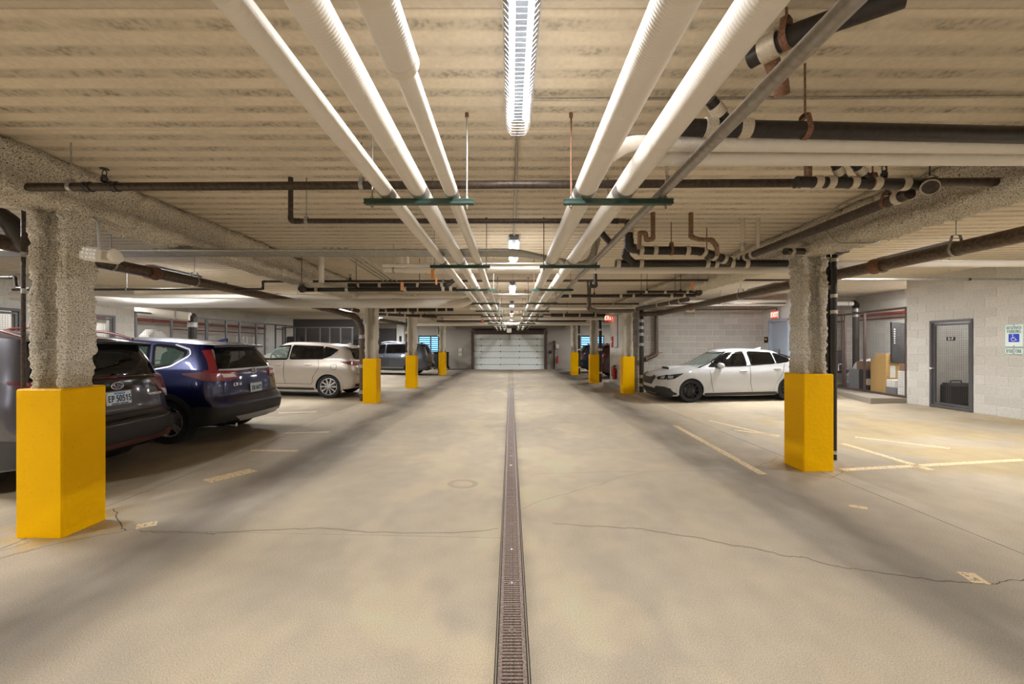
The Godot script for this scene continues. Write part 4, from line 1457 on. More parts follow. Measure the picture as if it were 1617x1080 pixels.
# ---------- pipes
func coupling(parent: Node3D, called: String, at: Vector3, dir: Vector3, r: float, len: float, m: Material, lips := true) -> void:
	var b := MB.new()
	var y := dir.normalized()
	var x := y.cross(Vector3.UP if absf(y.y) < 0.9 else Vector3.RIGHT).normalized()
	var bs := Basis(x, y, x.cross(y))
	var h := len / 2
	var pr := [Vector2(r * 1.02, -h), Vector2(r * 1.2, -h), Vector2(r * 1.2, h), Vector2(r * 1.02, h)]
	if lips:
		pr = [Vector2(r * 1.02, -h), Vector2(r * 1.26, -h), Vector2(r * 1.26, -h * 0.65), Vector2(r * 1.14, -h * 0.55), Vector2(r * 1.14, h * 0.55), Vector2(r * 1.26, h * 0.65), Vector2(r * 1.26, h), Vector2(r * 1.02, h)]
	b.lathe(pr, Transform3D(bs, at), 16)
	part(parent, called, b, m)

func hanger(parent: Node3D, at: Vector3, dir: Vector3, r: float, m: Material, strap := 0.03) -> void:
	# a clevis: strap loop round the pipe, bolt, rod up to the ceiling
	var b := MB.new()
	var z := dir.normalized()
	var x := Vector3.UP.cross(z).normalized()
	var R := []
	for k in 2:
		var row := PackedVector3Array()
		for j in 15:
			var a := PI + PI * j / 14.0
			row.push_back(at + x * cos(a) * r * 1.1 + Vector3.UP * sin(a) * r * 1.1 + z * strap * (k - 0.5))
		row.insert(0, at - x * r * 0.55 + Vector3.UP * r * 1.9 + z * strap * (k - 0.5))
		row.push_back(at + x * r * 0.55 + Vector3.UP * r * 1.9 + z * strap * (k - 0.5))
		row.insert(0, at + Vector3.UP * r * 2.0 + z * strap * (k - 0.5))
		row.push_back(at + Vector3.UP * r * 2.0 + z * strap * (k - 0.5))
		R.append(row)
	b.grid(R, at, 0.0, 0.003)
	b.cyl(at - x * r * 0.9 + Vector3.UP * r * 1.45, at + x * r * 0.9 + Vector3.UP * r * 1.45, 0.006, 6)
	var top := ceil_y(at.x)
	if top > at.y + r * 2.0: b.cyl(at + Vector3.UP * r * 1.9, Vector3(at.x, top, at.z), 0.0055, 6)
	part(parent, "hanger", b, m)

func sprinkler(parent: Node3D, at: Vector3, up := 1.0) -> void:
	var b := MB.new()
	var bs := Basis(Vector3(1, 0, 0), Vector3(0, up, 0), Vector3(0, 0, 1))
	b.lathe([Vector2(0.022, 0), Vector2(0.024, 0.03), Vector2(0.016, 0.035), Vector2(0.016, 0.05), Vector2(0, 0.052)], Transform3D(bs, at), 12)
	for s in [-1.0, 1.0]: b.tube(fillet([at + Vector3(s * 0.012, up * 0.05, 0), at + Vector3(s * 0.02, up * 0.07, 0), at + Vector3(0, up * 0.095, 0)], 0.01), 0.0035, 6)
	b.lathe([Vector2(0, 0.094), Vector2(0.03, 0.095), Vector2(0.03, 0.099), Vector2(0, 0.1)], Transform3D(bs, at), 14)
	part(parent, "sprinkler_head", b, M.black_pipe)

func run(called: String, label: String, pts: Array, r: float, m: Material, fil := 0.08, coup := [], cm: Material = null, hang := [], hm: Material = null) -> Node3D:
	var t := thing(called, label, "pipe" if called != "conduit" else "conduit", pts[0])
	var b := MB.new()
	b.tube(fillet(pts, fil), r, 16 if r > 0.03 else 10)
	part(t, "pipe", b, m)
	for i in range(1, pts.size() - 1):
		var a: Vector3 = (pts[i] - pts[i - 1]).normalized()
		var c: Vector3 = (pts[i + 1] - pts[i]).normalized()
		if a.dot(c) < 0.9 and r > 0.015 and m != M.jacket:
			b = MB.new()
			b.tube(fillet([pts[i] - a * fil * 1.05, pts[i], pts[i] + c * fil * 1.05], fil), r * 1.13, 14)
			part(t, "elbow", b, m)
	for e in coup:
		var p: Vector3 = pts[int(e)].lerp(pts[int(e) + 1], e - int(e))
		coupling(t, "coupling", p, pts[int(e) + 1] - pts[int(e)], r, maxf(0.045, r * 1.3), cm if cm else m)
	for e in hang:
		hanger(t, pts[int(e)].lerp(pts[int(e) + 1], e - int(e)), pts[int(e) + 1] - pts[int(e)], r, hm if hm else M.dark_pipe)
	return t

func at_x(pts: Array, seg: int, x: float) -> float:
	# place along a segment that shows at picture column x, as segment + share
	var a: Vector3 = pts[seg]
	var c: Vector3 = pts[seg + 1]
	var lo := 0.0
	var hi := 1.0
	for k in 30:
		var mid := (lo + hi) / 2
		var p := a.lerp(c, mid)
		var s: float = CX - p.x * F / p.z
		var up: bool = (CX - c.x * F / c.z) > (CX - a.x * F / a.z)
		if (s < x) == up: lo = mid
		else: hi = mid
	return seg + lo

func jacketed(called: String, label: String, x: float, y: float, r: float, d0: float, d1: float, fat_until := -99.0, fat := 0.0) -> void:
	var t := thing(called, label, "pipe", Vector3(x, y, -d0), "")
	var d := d0
	var k := 0
	while d < d1:
		var e := minf(d + 0.914, d1)
		if d < fat_until and e > fat_until: e = fat_until
		var rr := (fat if d < fat_until - 0.01 else r) * (1.0 + 0.012 * sin(k * 2.4))
		var b := MB.new()
		b.tube([Vector3(x, y, -d), Vector3(x, y + 0.0015 * sin(k * 1.7), -(d + e) / 2), Vector3(x, y, -e)], rr, 26)
		part(t, "jacket_section", b, M.jacket)
		b = MB.new()
		b.tube([Vector3(x, y, -e + 0.02), Vector3(x, y, -e - 0.02)], rr * 1.012, 26)
		part(t, "seam_band", b, M.jacket_band)
		d = e
		k += 1

func trapeze(d: float, x0: float, x1: float, xs: Array, label: String) -> void:
	var y := CAM + 0.957
	var t := thing("trapeze_hanger", label, "hanger", Vector3((x0 + x1) / 2, y, -d), "")
	var b := MB.new()
	b.box(Vector3((x0 + x1) / 2, y, -d), Vector3(x1 - x0, 0.036, 0.041), Basis(), 0.003)
	for s in [-1.0, 1.0]: b.box(Vector3((x0 + x1) / 2, y + s * 0.012, -d + 0.0215), Vector3(x1 - x0, 0.009, 0.004))
	part(t, "strut", b, M.strut)
	for x in [x0 + 0.05, x1 - 0.045]:
		b = MB.new()
		b.cyl(Vector3(x, y - 0.045, -d), Vector3(x, CEIL, -d), 0.0055, 8)
		part(t, "rod", b, M.galv if x < 0 else M.rust)
		for s in [-1.0, 1.0]:
			b = MB.new()
			b.cyl(Vector3(x, y + s * 0.022, -d), Vector3(x, y + s * 0.034, -d), 0.012, 6)
			part(t, "nut", b, M.galv)
		b = MB.new()
		b.cyl(Vector3(x, CEIL - 0.03, -d), Vector3(x, CEIL, -d), 0.012, 8)
		part(t, "anchor", b, M.rust)
	for x in xs:
		b = MB.new()
		var R := []
		for k in 2:
			var row := PackedVector3Array()
			for j in 13:
				var a: float = PI + PI * j / 12.0
				row.push_back(Vector3(x[0] + cos(a) * (x[1] + 0.003), y + 0.021 + x[1] + sin(a) * (x[1] + 0.003), -d + (k - 0.5) * 0.11))
			R.append(row)
		b.grid(R, Vector3(x[0], y + 0.021 + x[1], -d), 0.001, 0.002)
		part(t, "pipe_saddle", b, M.galv)

func tape(parent: Node3D, pts: Array, seg: int, xs: Array, r: float, len := 0.05) -> void:
	for x in xs:
		var e := at_x(pts, seg, x)
		coupling(parent, "tape_band", pts[seg].lerp(pts[seg + 1], e - seg), pts[seg + 1] - pts[seg], r, len, M.band, false)

func pipes() -> void:
	var top := CAM + 0.957 + 0.021
	var WL := [[-0.825, 0.049], [-0.61, 0.060], [-0.392, 0.044]]
	var WR := [[0.502, 0.072], [0.76, 0.069]]
	jacketed("insulated_pipe", "outermost white insulated pipe of the three on the aisle's cage side", WL[0][0], top + WL[0][1], WL[0][1], -2.5, 26.5)
	jacketed("insulated_pipe", "white insulated pipe in the middle of the group of three over the aisle", WL[1][0], top + WL[1][1], WL[1][1], -2.5, 26.5)
	jacketed("insulated_pipe", "thin white insulated pipe nearest the lamps in the group of three, stepped near the camera", WL[2][0], top + WL[2][1], WL[2][1], -2.5, 26.5, 1.47, 0.062)
	jacketed("insulated_pipe", "fat white insulated pipe next to the lamps, inner of the two", WR[0][0], top + WR[0][1], WR[0][1], -2.5, 26.5)
	jacketed("insulated_pipe", "fat white insulated pipe between its twin and the bare steel pipe", WR[1][0], top + WR[1][1], WR[1][1], -2.5, 26.5)
	var ord := ["first", "second", "third", "fourth", "fifth", "sixth", "seventh", "eighth", "ninth", "tenth", "eleventh"]
	var k := 0
	for d in [2.74, 4.98, 7.07, 9.33, 11.4, 13.5, 15.6, 17.7, 19.8, 21.9, 24.0]:
		trapeze(d, -0.97, -0.245, WL, ord[k] + " green strut hanger from the camera under the three white pipes")
		trapeze(d, 0.354, 1.079, WR, ord[k] + " green strut hanger from the camera under the two fat white pipes")
		k += 1
	# bare steel pipe beside them
	var s := [Vector3(1.0, top + 0.031, 2.5), Vector3(1.0, top + 0.031, -26.0)]
	var t := run("steel_pipe", "long bare worn steel pipe running along the aisle beside the fat white pipes", s, 0.031, M.steel_pipe, 0.1, [at_x(s, 0, 966), at_x(s, 0, 870)], M.black_pipe)
	# transverse sprinkler branches
	s = [P(-6, 296, 3.14), P(1623, 287, 3.14)]
	t = run("sprinkler_pipe", "dark sprinkler pipe crossing the whole ceiling nearest the camera", s, 0.031, M.dark_pipe, 0.1, [at_x(s, 0, 140), at_x(s, 0, 182), at_x(s, 0, 1260)], M.black_pipe, [at_x(s, 0, 112), at_x(s, 0, 571), at_x(s, 0, 1054)], M.galv)
	sprinkler(t, P(165, 287, 3.14))
	sprinkler(t, P(1396, 280, 3.14))
	s = [P(459, 275, 3.79), P(459, 349, 3.79), P(988, 349, 3.79)]
	run("drop_pipe", "thin dark pipe dropping from the ceiling and crossing behind the first hangers", s, 0.022, M.dark_pipe, 0.05, [1.02, 1.97], M.black_pipe, [at_x(s, 1, 484), at_x(s, 1, 683), at_x(s, 1, 960)], M.galv)
	s = [P(20, 457.5, 7.65), P(415, 456.5, 7.65), P(415, 444.5, 7.65), P(1310, 442, 7.65)]
	t = run("sprinkler_pipe", "second dark sprinkler pipe across the ceiling, stepping up beside the long beam", s, 0.021, M.dark_pipe, 0.05, [1.1, 1.9, 2.1], M.black_pipe, [at_x(s, 2, 700), at_x(s, 2, 1170), at_x(s, 0, 200)], M.galv)
	sprinkler(t, P(357, 455, 7.65))
	sprinkler(t, P(553, 442, 7.65))
	s = [P(1310, 441, 7.65), P(1625, 441, 7.65)]
	run("conduit", "pale shiny pipe along the ceiling before the block wall with the wire door", s, 0.02, M.galv, 0.05, [at_x(s, 0, 1530)], M.dark_pipe, [at_x(s, 0, 1499)], M.galv)
	s = [P(560, 481, 11.8), P(1240, 479, 11.8)]
	run("sprinkler_pipe", "third dark sprinkler pipe across the aisle ceiling, far behind the header pipes", s, 0.025, M.dark_pipe, 0.05, [0.4, 0.7], M.black_pipe, [0.3, 0.6, 0.85], M.galv)
	s = [P(590, 497.5, 15.9), P(985, 497, 15.9)]
	run("sprinkler_pipe", "fourth dark sprinkler pipe across the aisle ceiling, deep in the garage", s, 0.03, M.dark_pipe, 0.05, [0.3, 0.75], M.black_pipe, [0.25, 0.8], M.galv)
	s = [P(690, 507, 20.0), P(960, 507, 20.0)]
	run("sprinkler_pipe", "fifth dark sprinkler pipe across the aisle near the garage door", s, 0.035, M.dark_pipe, 0.05, [0.3, 0.7], M.black_pipe, [0.2, 0.8])
	# conduits
	run("conduit", "thin conduit on the ceiling linking the aisle lamps", [Vector3(0.05, CEIL - 0.018, -2.75), Vector3(0.05, CEIL - 0.018, -25.0)], 0.012, M.conduit)
	s = [P(840, 157, 2.52), P(1640, 152, 2.52)]
	run("conduit", "thin pale conduit across the ceiling from the nearest lamp", s, 0.010, M.conduit, 0.05, [at_x(s, 0, 1445)], M.galv)
	for i in 6:
		var d := 4.735 + i * 0.052
		var y := CAM + 1.098
		run("conduit", "grey conduit in the flat bundle crossing under the beam, %s towards the garage door" % ord[i], [Vector3(-6.3, y, -d), Vector3(0.05 + 0.02 * i, y, -d), Vector3(1.05 + 0.02 * i, y, -d - 0.85), Vector3(1.2 + 0.02 * i, CEIL, -d - 1.0)], 0.0185, M.galv, 0.25, [0.35, 0.8, 1.5], M.conduit).set_meta("group", "flat bundle of grey conduits")
	for i in 4:
		var x := -2.17 + i * 0.083
		run("conduit", "conduit in the set of four running deep from the bundle, %s from the cage side" % ord[i], [Vector3(x, CAM + 1.135, -4.8), Vector3(x - 0.06, CAM + 1.20, -5.5), Vector3(x - 0.35, CAM + 1.22, -10.4)], 0.014, M.conduit, 0.1, [1.1, 1.45], M.galv).set_meta("group", "set of four conduits running deep")
	s = [P(1440, 278, 3.65), P(1324, 324, 4.52), P(1306, 345, 4.6), P(1304, 368, 4.5), P(1320, 384.5, 4.48), P(1384, 384.5, 4.48), P(1430, 347, 4.85), P(1484, 333.5, 4.85), P(1640, 333, 4.85)]
	run("conduit", "pale conduit bent in a U under the beam by the near black header", s, 0.011, M.conduit, 0.12, [4.6], M.galv)
	# heavy mains along both bays
	s = [Vector3(-5.17, CAM + 1.054, -2.0), Vector3(-5.17, CAM + 1.054, -11.0), P(562, 500, 11.75), P(572, 520, 11.75), P(572, 636, 11.75)]
	t = run("fire_main", "large brown main pipe over the parked cars, dropping beside the second column", s, 0.078, M.brown_pipe, 0.2, [3.1, 3.5, 3.85], M.galv, [at_x(s, 0, 175), at_x(s, 0, 307), at_x(s, 0, 470)], M.galv)
	coupling(t, "rust_coupling", s[0].lerp(s[1], at_x(s, 0, 240)), Vector3.FORWARD, 0.08, 0.14, M.rust)
	s = [Vector3(4.85, CAM + 1.054, -2.0), Vector3(4.85, CAM + 1.054, -13.2), P(1012, 496, 13.75)]
	t = run("fire_main", "large brown main pipe over the bays on the white car side", s, 0.078, M.brown_pipe, 0.15, [at_x(s, 0, 1091)], M.rust, [at_x(s, 0, 1510), at_x(s, 0, 1170)], M.galv)
	coupling(t, "rust_coupling", s[0].lerp(s[1], at_x(s, 0, 1387)), Vector3.FORWARD, 0.08, 0.15, M.rust)
	s = [P(1013, 488, 13.85), P(1013, 621, 13.85)]
	run("riser_pipe", "dark riser with pale clamps between the second column and the white car", s, 0.075, M.black_pipe, 0.1, [0.14, 0.22, 0.3, 0.42, 0.8, 0.9], M.galv)
	s = [P(-30, 334, 4.05), P(14, 347, 4.05), P(44, 392, 4.2)]
	run("drain_pipe", "black elbow pipe emerging behind the nearest column at the picture edge", s, 0.075, M.black_pipe, 0.15, [0.6], M.dark_pipe)
	s = [P(-20, 438, 4.8), P(24, 438, 4.8), P(26, 455, 4.8), P(48, 456, 4.8)]
	run("drop_pipe", "thin dark pipe with two bends left of the nearest column", s, 0.017, M.dark_pipe, 0.03, [0.9, 2.3], M.black_pipe)
	s = [P(37, 330, 3.75), P(37, 618, 3.75)]
	run("drop_pipe", "slim dark pipe standing against the cage side of the nearest column", s, 0.016, M.dark_pipe, 0.03, [0.25, 0.45], M.galv)
	# risers beside the near column on the other side
	s = [P(1240, 397, 5.05), P(1322, 397, 5.45), P(1337, 395, 5.6)]
	run("drain_pipe", "dark pipe crossing the top of the near column on the white car side", s, 0.04, M.dark_pipe, 0.05, [0.1, 0.72], M.band)
	s = [P(1331, 397, 5.7), P(1319, 402, 5.66), P(1317, 420, 5.66), P(1316.5, 736, 5.66)]
	run("riser_pipe", "black riser running down to the floor beside the near column's yellow guard", s, 0.036, M.black_pipe, 0.04, [1.5, 2.15, 2.23, 2.93], M.band)
	s = [P(1306, 396, 5.75), P(1306, 690, 5.75)]
	run("riser_pipe", "second black riser tight against the near column, behind its twin", s, 0.046, M.black_pipe, 0.04, [0.05, 0.2], M.band)
	# insulated cross pipes
	run("insulated_pipe", "slim white pipe crossing the aisle above the long tan pipe", [P(60, 469, 10.0), P(150, 468.5, 10.0), P(950, 467, 10.0)], 0.055, M.jacket)
	t = run("insulated_pipe", "thick tan white pipe over the beige car ending in a rounded elbow near the aisle", [P(20, 467, 8.2), P(229, 479, 8.3), P(727, 479.5, 8.3), P(742, 474, 9.4)], 0.089, M.jacket, 0.22)
	t = run("insulated_pipe", "short white pipe ending in a black cap inside the cage over the blue car", [P(195, 488, 11.9), P(300, 500, 12.4)], 0.125, M.jacket, 0.1, [], null, [0.8], M.galv)
	run("drain_pipe", "black pipe standing in the cage over the blue car's roof", [P(302, 497, 12.5), P(304, 502, 12.55), P(304, 575, 12.55)], 0.11, M.black_pipe, 0.06, [1.15], M.galv)
	run("insulated_pipe", "short white pipe ending at the black stack in the open cage", [P(1290, 479.5, 13.2), P(1346, 479.5, 13.2)], 0.07, M.jacket, 0.1, [], null, [0.85], M.galv)
	run("drain_pipe", "black vertical stack in the corner of the open cage", [P(1348, 478, 13.3), P(1351.5, 482, 13.4), P(1351.5, 640, 13.4)], 0.088, M.black_pipe, 0.05, [1.05, 1.1], M.galv)
	s = [P(640, 426, 5.9), P(1288, 427, 5.9), P(1328, 417, 6.05), P(1650, 416, 6.05)]
	run("insulated_pipe", "white pipe behind the second hangers that steps up over the brown main", s, 0.05, M.jacket, 0.12)
	run("insulated_pipe", "slim white pipe between the two pipe groups behind the second hangers", [P(604, 419, 5.75), P(860, 418, 5.75)], 0.026, M.jacket)
	var stubs := [[623, 0.018], [633.5, 0.035], [643, 0.022]]
	for i in 3: run("insulated_pipe", "short white upright pipe stub by the hanging orange tags, %s from the cage side" % ord[i], [P(stubs[i][0], 402, 6.0), P(stubs[i][0], 420, 6.0)], stubs[i][1], M.jacket)
	run("insulated_pipe", "short white horizontal pipe below the three upright stubs", [P(606, 426, 6.3), P(684, 428, 6.3)], 0.04, M.jacket, 0.08, [], null, [0.2, 0.85], M.galv)
	run("insulated_pipe", "white upright pipe stub beside the end of the sprayed beam", [P(507.5, 399, 6.9), P(507.5, 446, 6.9)], 0.045, M.jacket)
	run("insulated_pipe", "white branch leaving the inner fat pipe, upper of two near the camera", [P(962, 246, 2.32), P(990, 227, 2.32), P(1030, 226, 2.32), P(1650, 231, 2.32)], 0.042, M.jacket, 0.07)
	run("insulated_pipe", "white branch leaving the outer fat pipe, lower of two near the camera", [P(1030, 250, 2.4), P(1650, 250, 2.4)], 0.041, M.jacket, 0.07)
	run("insulated_pipe", "white pipe high along the grey block wall above the white car", [P(1040, 476, 12.9), P(1245, 475.5, 12.9)], 0.047, M.jacket)
	run("insulated_pipe", "slender white pipe below it above the white car", [P(1030, 482, 12.9), P(1245, 481.5, 12.9)], 0.028, M.jacket)
	run("insulated_pipe", "far tan white pipe across the aisle before the garage door header", [P(640, 512.5, 19.0), P(1005, 511, 19.0)], 0.07, M.jacket)
	run("insulated_pipe", "far white pipe across the aisle behind the third sprinkler pipe", [P(742, 487, 12.6), P(985, 487.5, 12.6)], 0.045, M.jacket)
	run("insulated_pipe", "far thin white pipe across the aisle close under the deep lamps", [P(700, 504, 16.9), P(1000, 503.5, 16.9)], 0.04, M.jacket)
	# black drain headers: cage side
	s = [P(484, 457.5, 7.3), P(722, 456.5, 7.3)]
	t = run("drain_pipe", "black header pipe over the aisle edge, lower of the pair beside the orange tags", s, 0.036, M.black_pipe, 0.05, [], null, [0.33, 0.75], M.dark_pipe)
	tape(t, s, 0, [500, 548, 640, 700, 712], 0.036)
	s = [P(550, 450.5, 7.5), P(706, 450, 7.5), P(716, 443, 7.6)]
	t = run("drain_pipe", "black header pipe over the aisle edge, upper of the pair beside the orange tags", s, 0.04, M.black_pipe, 0.06)
	tape(t, s, 0, [566, 600, 660, 698], 0.04)
	s = [P(475.5, 456, 7.0), P(484, 457, 7.7)]
	run("drain_pipe", "capped black pipe end facing the camera at the black headers", s, 0.05, M.black_pipe, 0.05, [0.2], M.dark_pipe, [0.1], M.dark_pipe)
	s = [P(515, 476, 10.6), P(520, 479, 10.6), P(566, 491, 11.5)]
	run("drain_pipe", "dark branch pipe meeting the riser at the second column", s, 0.055, M.dark_pipe, 0.05, [1.15, 1.7], M.band, [1.6], M.galv)
	s = [P(598, 490, 12.6), P(716, 488.5, 12.6)]
	t = run("drain_pipe", "dark drain header behind the second column below the tan pipe", s, 0.055, M.black_pipe, 0.05, [], null, [0.3, 0.8])
	tape(t, s, 0, [610, 625, 645, 660, 690, 705], 0.055)
	s = [P(592, 496, 13.6), P(690, 500, 13.6)]
	t = run("drain_pipe", "dark drain pipe sloping past the third column on the cage side", s, 0.045, M.dark_pipe, 0.05, [], null, [0.4, 0.8])
	tape(t, s, 0, [612, 640, 665], 0.045)
	s = [P(600, 505, 15.0), P(655, 514, 16.4)]
	run("drain_pipe", "dark pipe running to the third column above the dark grey car", s, 0.06, M.brown_pipe)
	for e in [[643, 503, 614, 15.75, "dark riser beside the third column on the cage side"], [693.5, 514, 592, 22.7, "dark riser beside the fourth column on the cage side"], [948, 500, 604, 17.9, "dark riser beside the third column on the stair side"], [914.5, 512, 592, 22.9, "dark riser beside the farthest column on the stair side"]]:
		s = [P(e[0], e[1], e[3]), P(e[0], e[2], e[3])]
		run("riser_pipe", e[4], s, 0.07, M.black_pipe, 0.05, [0.2, 0.5, 0.85], M.band)
	# black drain headers: white car side
	s = [P(993, 338, 5.1), P(993, 390, 5.1), P(1010, 395.5, 5.16), P(1104, 396, 5.16), P(1152, 412, 5.3)]
	t = run("drain_pipe", "large black drain dropping from the ceiling and turning along the near header", s, 0.053, M.black_pipe, 0.09, [0.5], M.band, [at_x(s, 2, 1060)], M.rust)
	tape(t, s, 2, [1012, 1034, 1085], 0.053)
	tape(t, s, 3, [1110, 1127, 1142], 0.053)
	s = [P(972, 416, 5.4), P(1242, 416, 5.4)]
	t = run("drain_pipe", "large black drain lying level below the near header, capped at the aisle end", s, 0.049, M.black_pipe, 0.06, [], null, [at_x(s, 0, 1116)], M.dark_pipe)
	tape(t, s, 0, [976, 1012, 1116, 1130, 1155, 1178], 0.049)
	run("drain_pipe", "black bend joining the level drain and the ceiling drain", [P(990, 393, 5.28), P(987, 404, 5.3), P(1000, 415, 5.36)], 0.045, M.black_pipe, 0.05)
	s = [P(1437, 305, 3.02), P(1166, 411, 5.52)]
	t = run("drain_pipe", "black drain running along the beam between the two headers", s, 0.042, M.dark_pipe, 0.05, [], null, [at_x(s, 0, 1400)], M.rust)
	tape(t, s, 0, [1172, 1180, 1190, 1420], 0.042)
	s = [P(1257, 287, 3.0), P(1442, 291, 3.0), P(1478, 294, 3.0)]
	t = run("drain_pipe", "black header with pale tape bands just behind the near sprinkler pipe", s, 0.039, M.black_pipe, 0.04, [], null, [at_x(s, 0, 1378)], M.rust)
	tape(t, s, 0, [1290, 1310, 1346, 1382, 1427], 0.039)
	s = [P(1470, 296, 2.82), P(1466, 295, 3.1)]
	run("drain_pipe", "round capped cleanout end facing the camera at the black header", s, 0.043, M.dark_pipe, 0.04, [0.35], M.band, [0.4], M.dark_pipe)
	for e in [[1318, 258, 1333, 284, "first slanted taped pipe rising from the black header"], [1347, 256, 1374, 286, "second slanted taped pipe rising from the black header"]]:
		s = [P(e[0], e[1], 2.95), P(e[2], e[3], 3.0)]
		t = run("drain_pipe", e[4], s, 0.028, M.black_pipe)
		coupling(t, "tape_band", s[0].lerp(s[1], 0.45), s[1] - s[0], 0.028, 0.06, M.band, false)
	run("copper_pipe", "upright brown pipe standing on the black header near its capped end", [P(1276, 255, 3.0), P(1276, 284, 3.0)], 0.026, M.copper)
	run("copper_pipe", "copper trap looping down from the ceiling over the black drain", [P(1031, 335, 4.8), P(1031, 377, 4.8), P(1021, 379, 4.8), P(1019, 368, 4.8), P(1010, 368, 4.8), P(1009, 392, 4.95)], 0.026, M.copper, 0.03)
	run("copper_pipe", "copper trap stepping down from the ceiling beside the slanting drain", [P(1091, 334, 4.8), P(1091, 374, 4.8), P(1103, 378, 4.8), P(1124, 379, 4.8), P(1131, 388, 4.8), P(1133, 402, 5.0)], 0.026, M.copper, 0.03)
	run("copper_pipe", "pale upright stub at the beam, nearer the slanting drain", [P(1173, 341, 5.0), P(1173, 396, 5.1)], 0.026, M.band, 0.03, [0.8], M.galv)
	run("copper_pipe", "pale upright stub at the beam, nearer the column", [P(1197, 341, 5.0), P(1197, 390, 5.1)], 0.024, M.band, 0.03)
	s = [P(1184, 93, 2.02), P(1245, 58, 1.88), P(1430, -8, 1.66)]
	t = run("drain_pipe", "black ceiling drain with a rusty clamp behind the steel pipe at the picture's top", s, 0.047, M.black_pipe, 0.05, [], null, [at_x(s, 0, 1242)], M.rust)
	tape(t, s, 0, [1216], 0.049, 0.075)
	run("drain_pipe", "grey brown branch bending down from the ceiling drain behind the steel pipe", [P(1214, 78, 1.96), P(1222, 108, 2.0), P(1233, 128, 2.02), P(1235, 150, 2.05)], 0.034, M.rust, 0.05)
	s = [P(1040, 200, 2.26), P(1650, 214, 2.26)]
	t = run("drain_pipe", "black drain crossing above the white branch pipes near the camera, hung by a rusty clevis", s, 0.044, M.black_pipe, 0.05, [], null, [at_x(s, 0, 1271)], M.rust)
	tape(t, s, 0, [1120, 1175], 0.044, 0.06)
	s = [P(1122, 158, 2.2), P(1150, 196, 2.26)]
	t = run("drain_pipe", "short taped branch slanting into the near black drain", s, 0.03, M.black_pipe)
	coupling(t, "tape_band", s[0].lerp(s[1], 0.4), s[1] - s[0], 0.032, 0.06, M.band, false)
	run("drop_pipe", "black stub joining the steel pipe at its black coupling", [P(938, 355, 3.9), P(966, 386, 4.12)], 0.03, M.black_pipe)
	s = [P(885, 467.5, 8.7), P(1098, 466.5, 8.7)]
	t = run("drain_pipe", "black header deeper on the white car side, with bands and a round cap", s, 0.036, M.black_pipe, 0.05, [], null, [0.25, 0.6, 0.85], M.dark_pipe)
	tape(t, s, 0, [900, 980, 1000, 1060, 1080], 0.036)
	s = [P(990, 461, 8.6), P(1096, 461, 8.6)]
	t = run("drain_pipe", "short black pipe above the deeper header beside the peach tag", s, 0.03, M.black_pipe, 0.05, [], null, [0.3, 0.8])
	tape(t, s, 0, [1020, 1050, 1085], 0.03)
	s = [P(1105, 462, 8.3), P(1099, 463, 8.8)]
	run("drain_pipe", "round capped end hanging in a ring at the deeper header", s, 0.05, M.dark_pipe, 0.05, [0.3], M.black_pipe, [0.2], M.dark_pipe)
	s = [P(1086, 473, 8.9), P(1006, 488, 12.2)]
	t = run("drain_pipe", "dark drain running back from the deeper header to the second column", s, 0.05, M.dark_pipe)
	tape(t, s, 0, [1075, 1060, 1040], 0.05)
	run("drain_pipe", "dark brown drop pipe over the exit sign on the stair core", [P(930, 444, 9.8), P(930, 488, 9.8), P(944, 491, 10.2), P(1000, 491, 11.5)], 0.05, M.brown_pipe, 0.07)
	s = [P(870, 497.5, 14.5), P(955, 498, 14.5)]
	t = run("drain_pipe", "dark header deep in the garage before the stair core", s, 0.06, M.black_pipe, 0.05, [], null, [0.3, 0.8])
	tape(t, s, 0, [890, 915, 940], 0.06)
	run("u_bend", "dark U bend hanging from the ceiling between the second and third hangers", [P(940, 401, 7.0), P(940, 444, 7.0), P(941, 452, 7.0), P(932, 452, 7.0), P(932, 445, 7.0)], 0.03, M.black_pipe, 0.05)
	# standpipe on the block wall
	s = [P(1036.5, 492, 13.92), P(1036.5, 560, 13.92), P(1020, 567, 13.88)]
	t = run("standpipe", "brown standpipe with a valve on the grey block wall beside the white car's bonnet", s, 0.06, M.brown_pipe, 0.12, [0.05, 0.96], M.rust)
	var b := MB.new()
	b.lathe([Vector2(0, -0.03), Vector2(0.09, -0.03), Vector2(0.09, 0.03), Vector2(0, 0.03)], Transform3D(Basis(Vector3(0, 0, 1), PI / 2), s[2]), 16)
	part(t, "valve_cap", b, M.rust)
	b = MB.new()
	b.cyl(P(1029, 557, 13.9), P(1046, 557, 13.9), 0.012, 8)
	b.cyl(P(1036.5, 557, 13.9), P(1036.5, 557, 14.06), 0.03, 8)
	part(t, "wall_bracket", b, M.rust)
	run("conduit", "thin brown conduit along the block wall up to the exit sign above the door", [P(1030, 489.5, 14.0), P(1198, 488.5, 14.0), P(1204, 488, 13.95)], 0.011, M.dark_pipe)
	run("conduit", "thin conduit bending down to the exit sign by the grey door", [Vector3(8.6, 2.88, -13.95), Vector3(8.6, 2.9, -13.3), Vector3(8.56, 2.75, -13.2)], 0.011, M.dark_pipe, 0.06)
	run("sprinkler_pipe", "red sprinkler pipe along the block wall inside the open cage", [Vector3(11.7, 2.66, -10.4), Vector3(11.7, 2.66, -14.0)], 0.045, M.red_pipe, 0.05, [0.5], M.red_pipe)
	run("sprinkler_pipe", "thin red pipe below the thick one in the open cage", [Vector3(11.785, 2.52, -11.8), Vector3(11.785, 2.52, -14.0)], 0.02, M.red_pipe)
	run("sprinkler_pipe", "red sprinkler pipe along the wall behind the long row of cages", [Vector3(-11.9, 2.50, -11.0), Vector3(-11.9, 2.50, -20.0)], 0.05, M.red_pipe, 0.05, [0.3, 0.6], M.red_pipe)
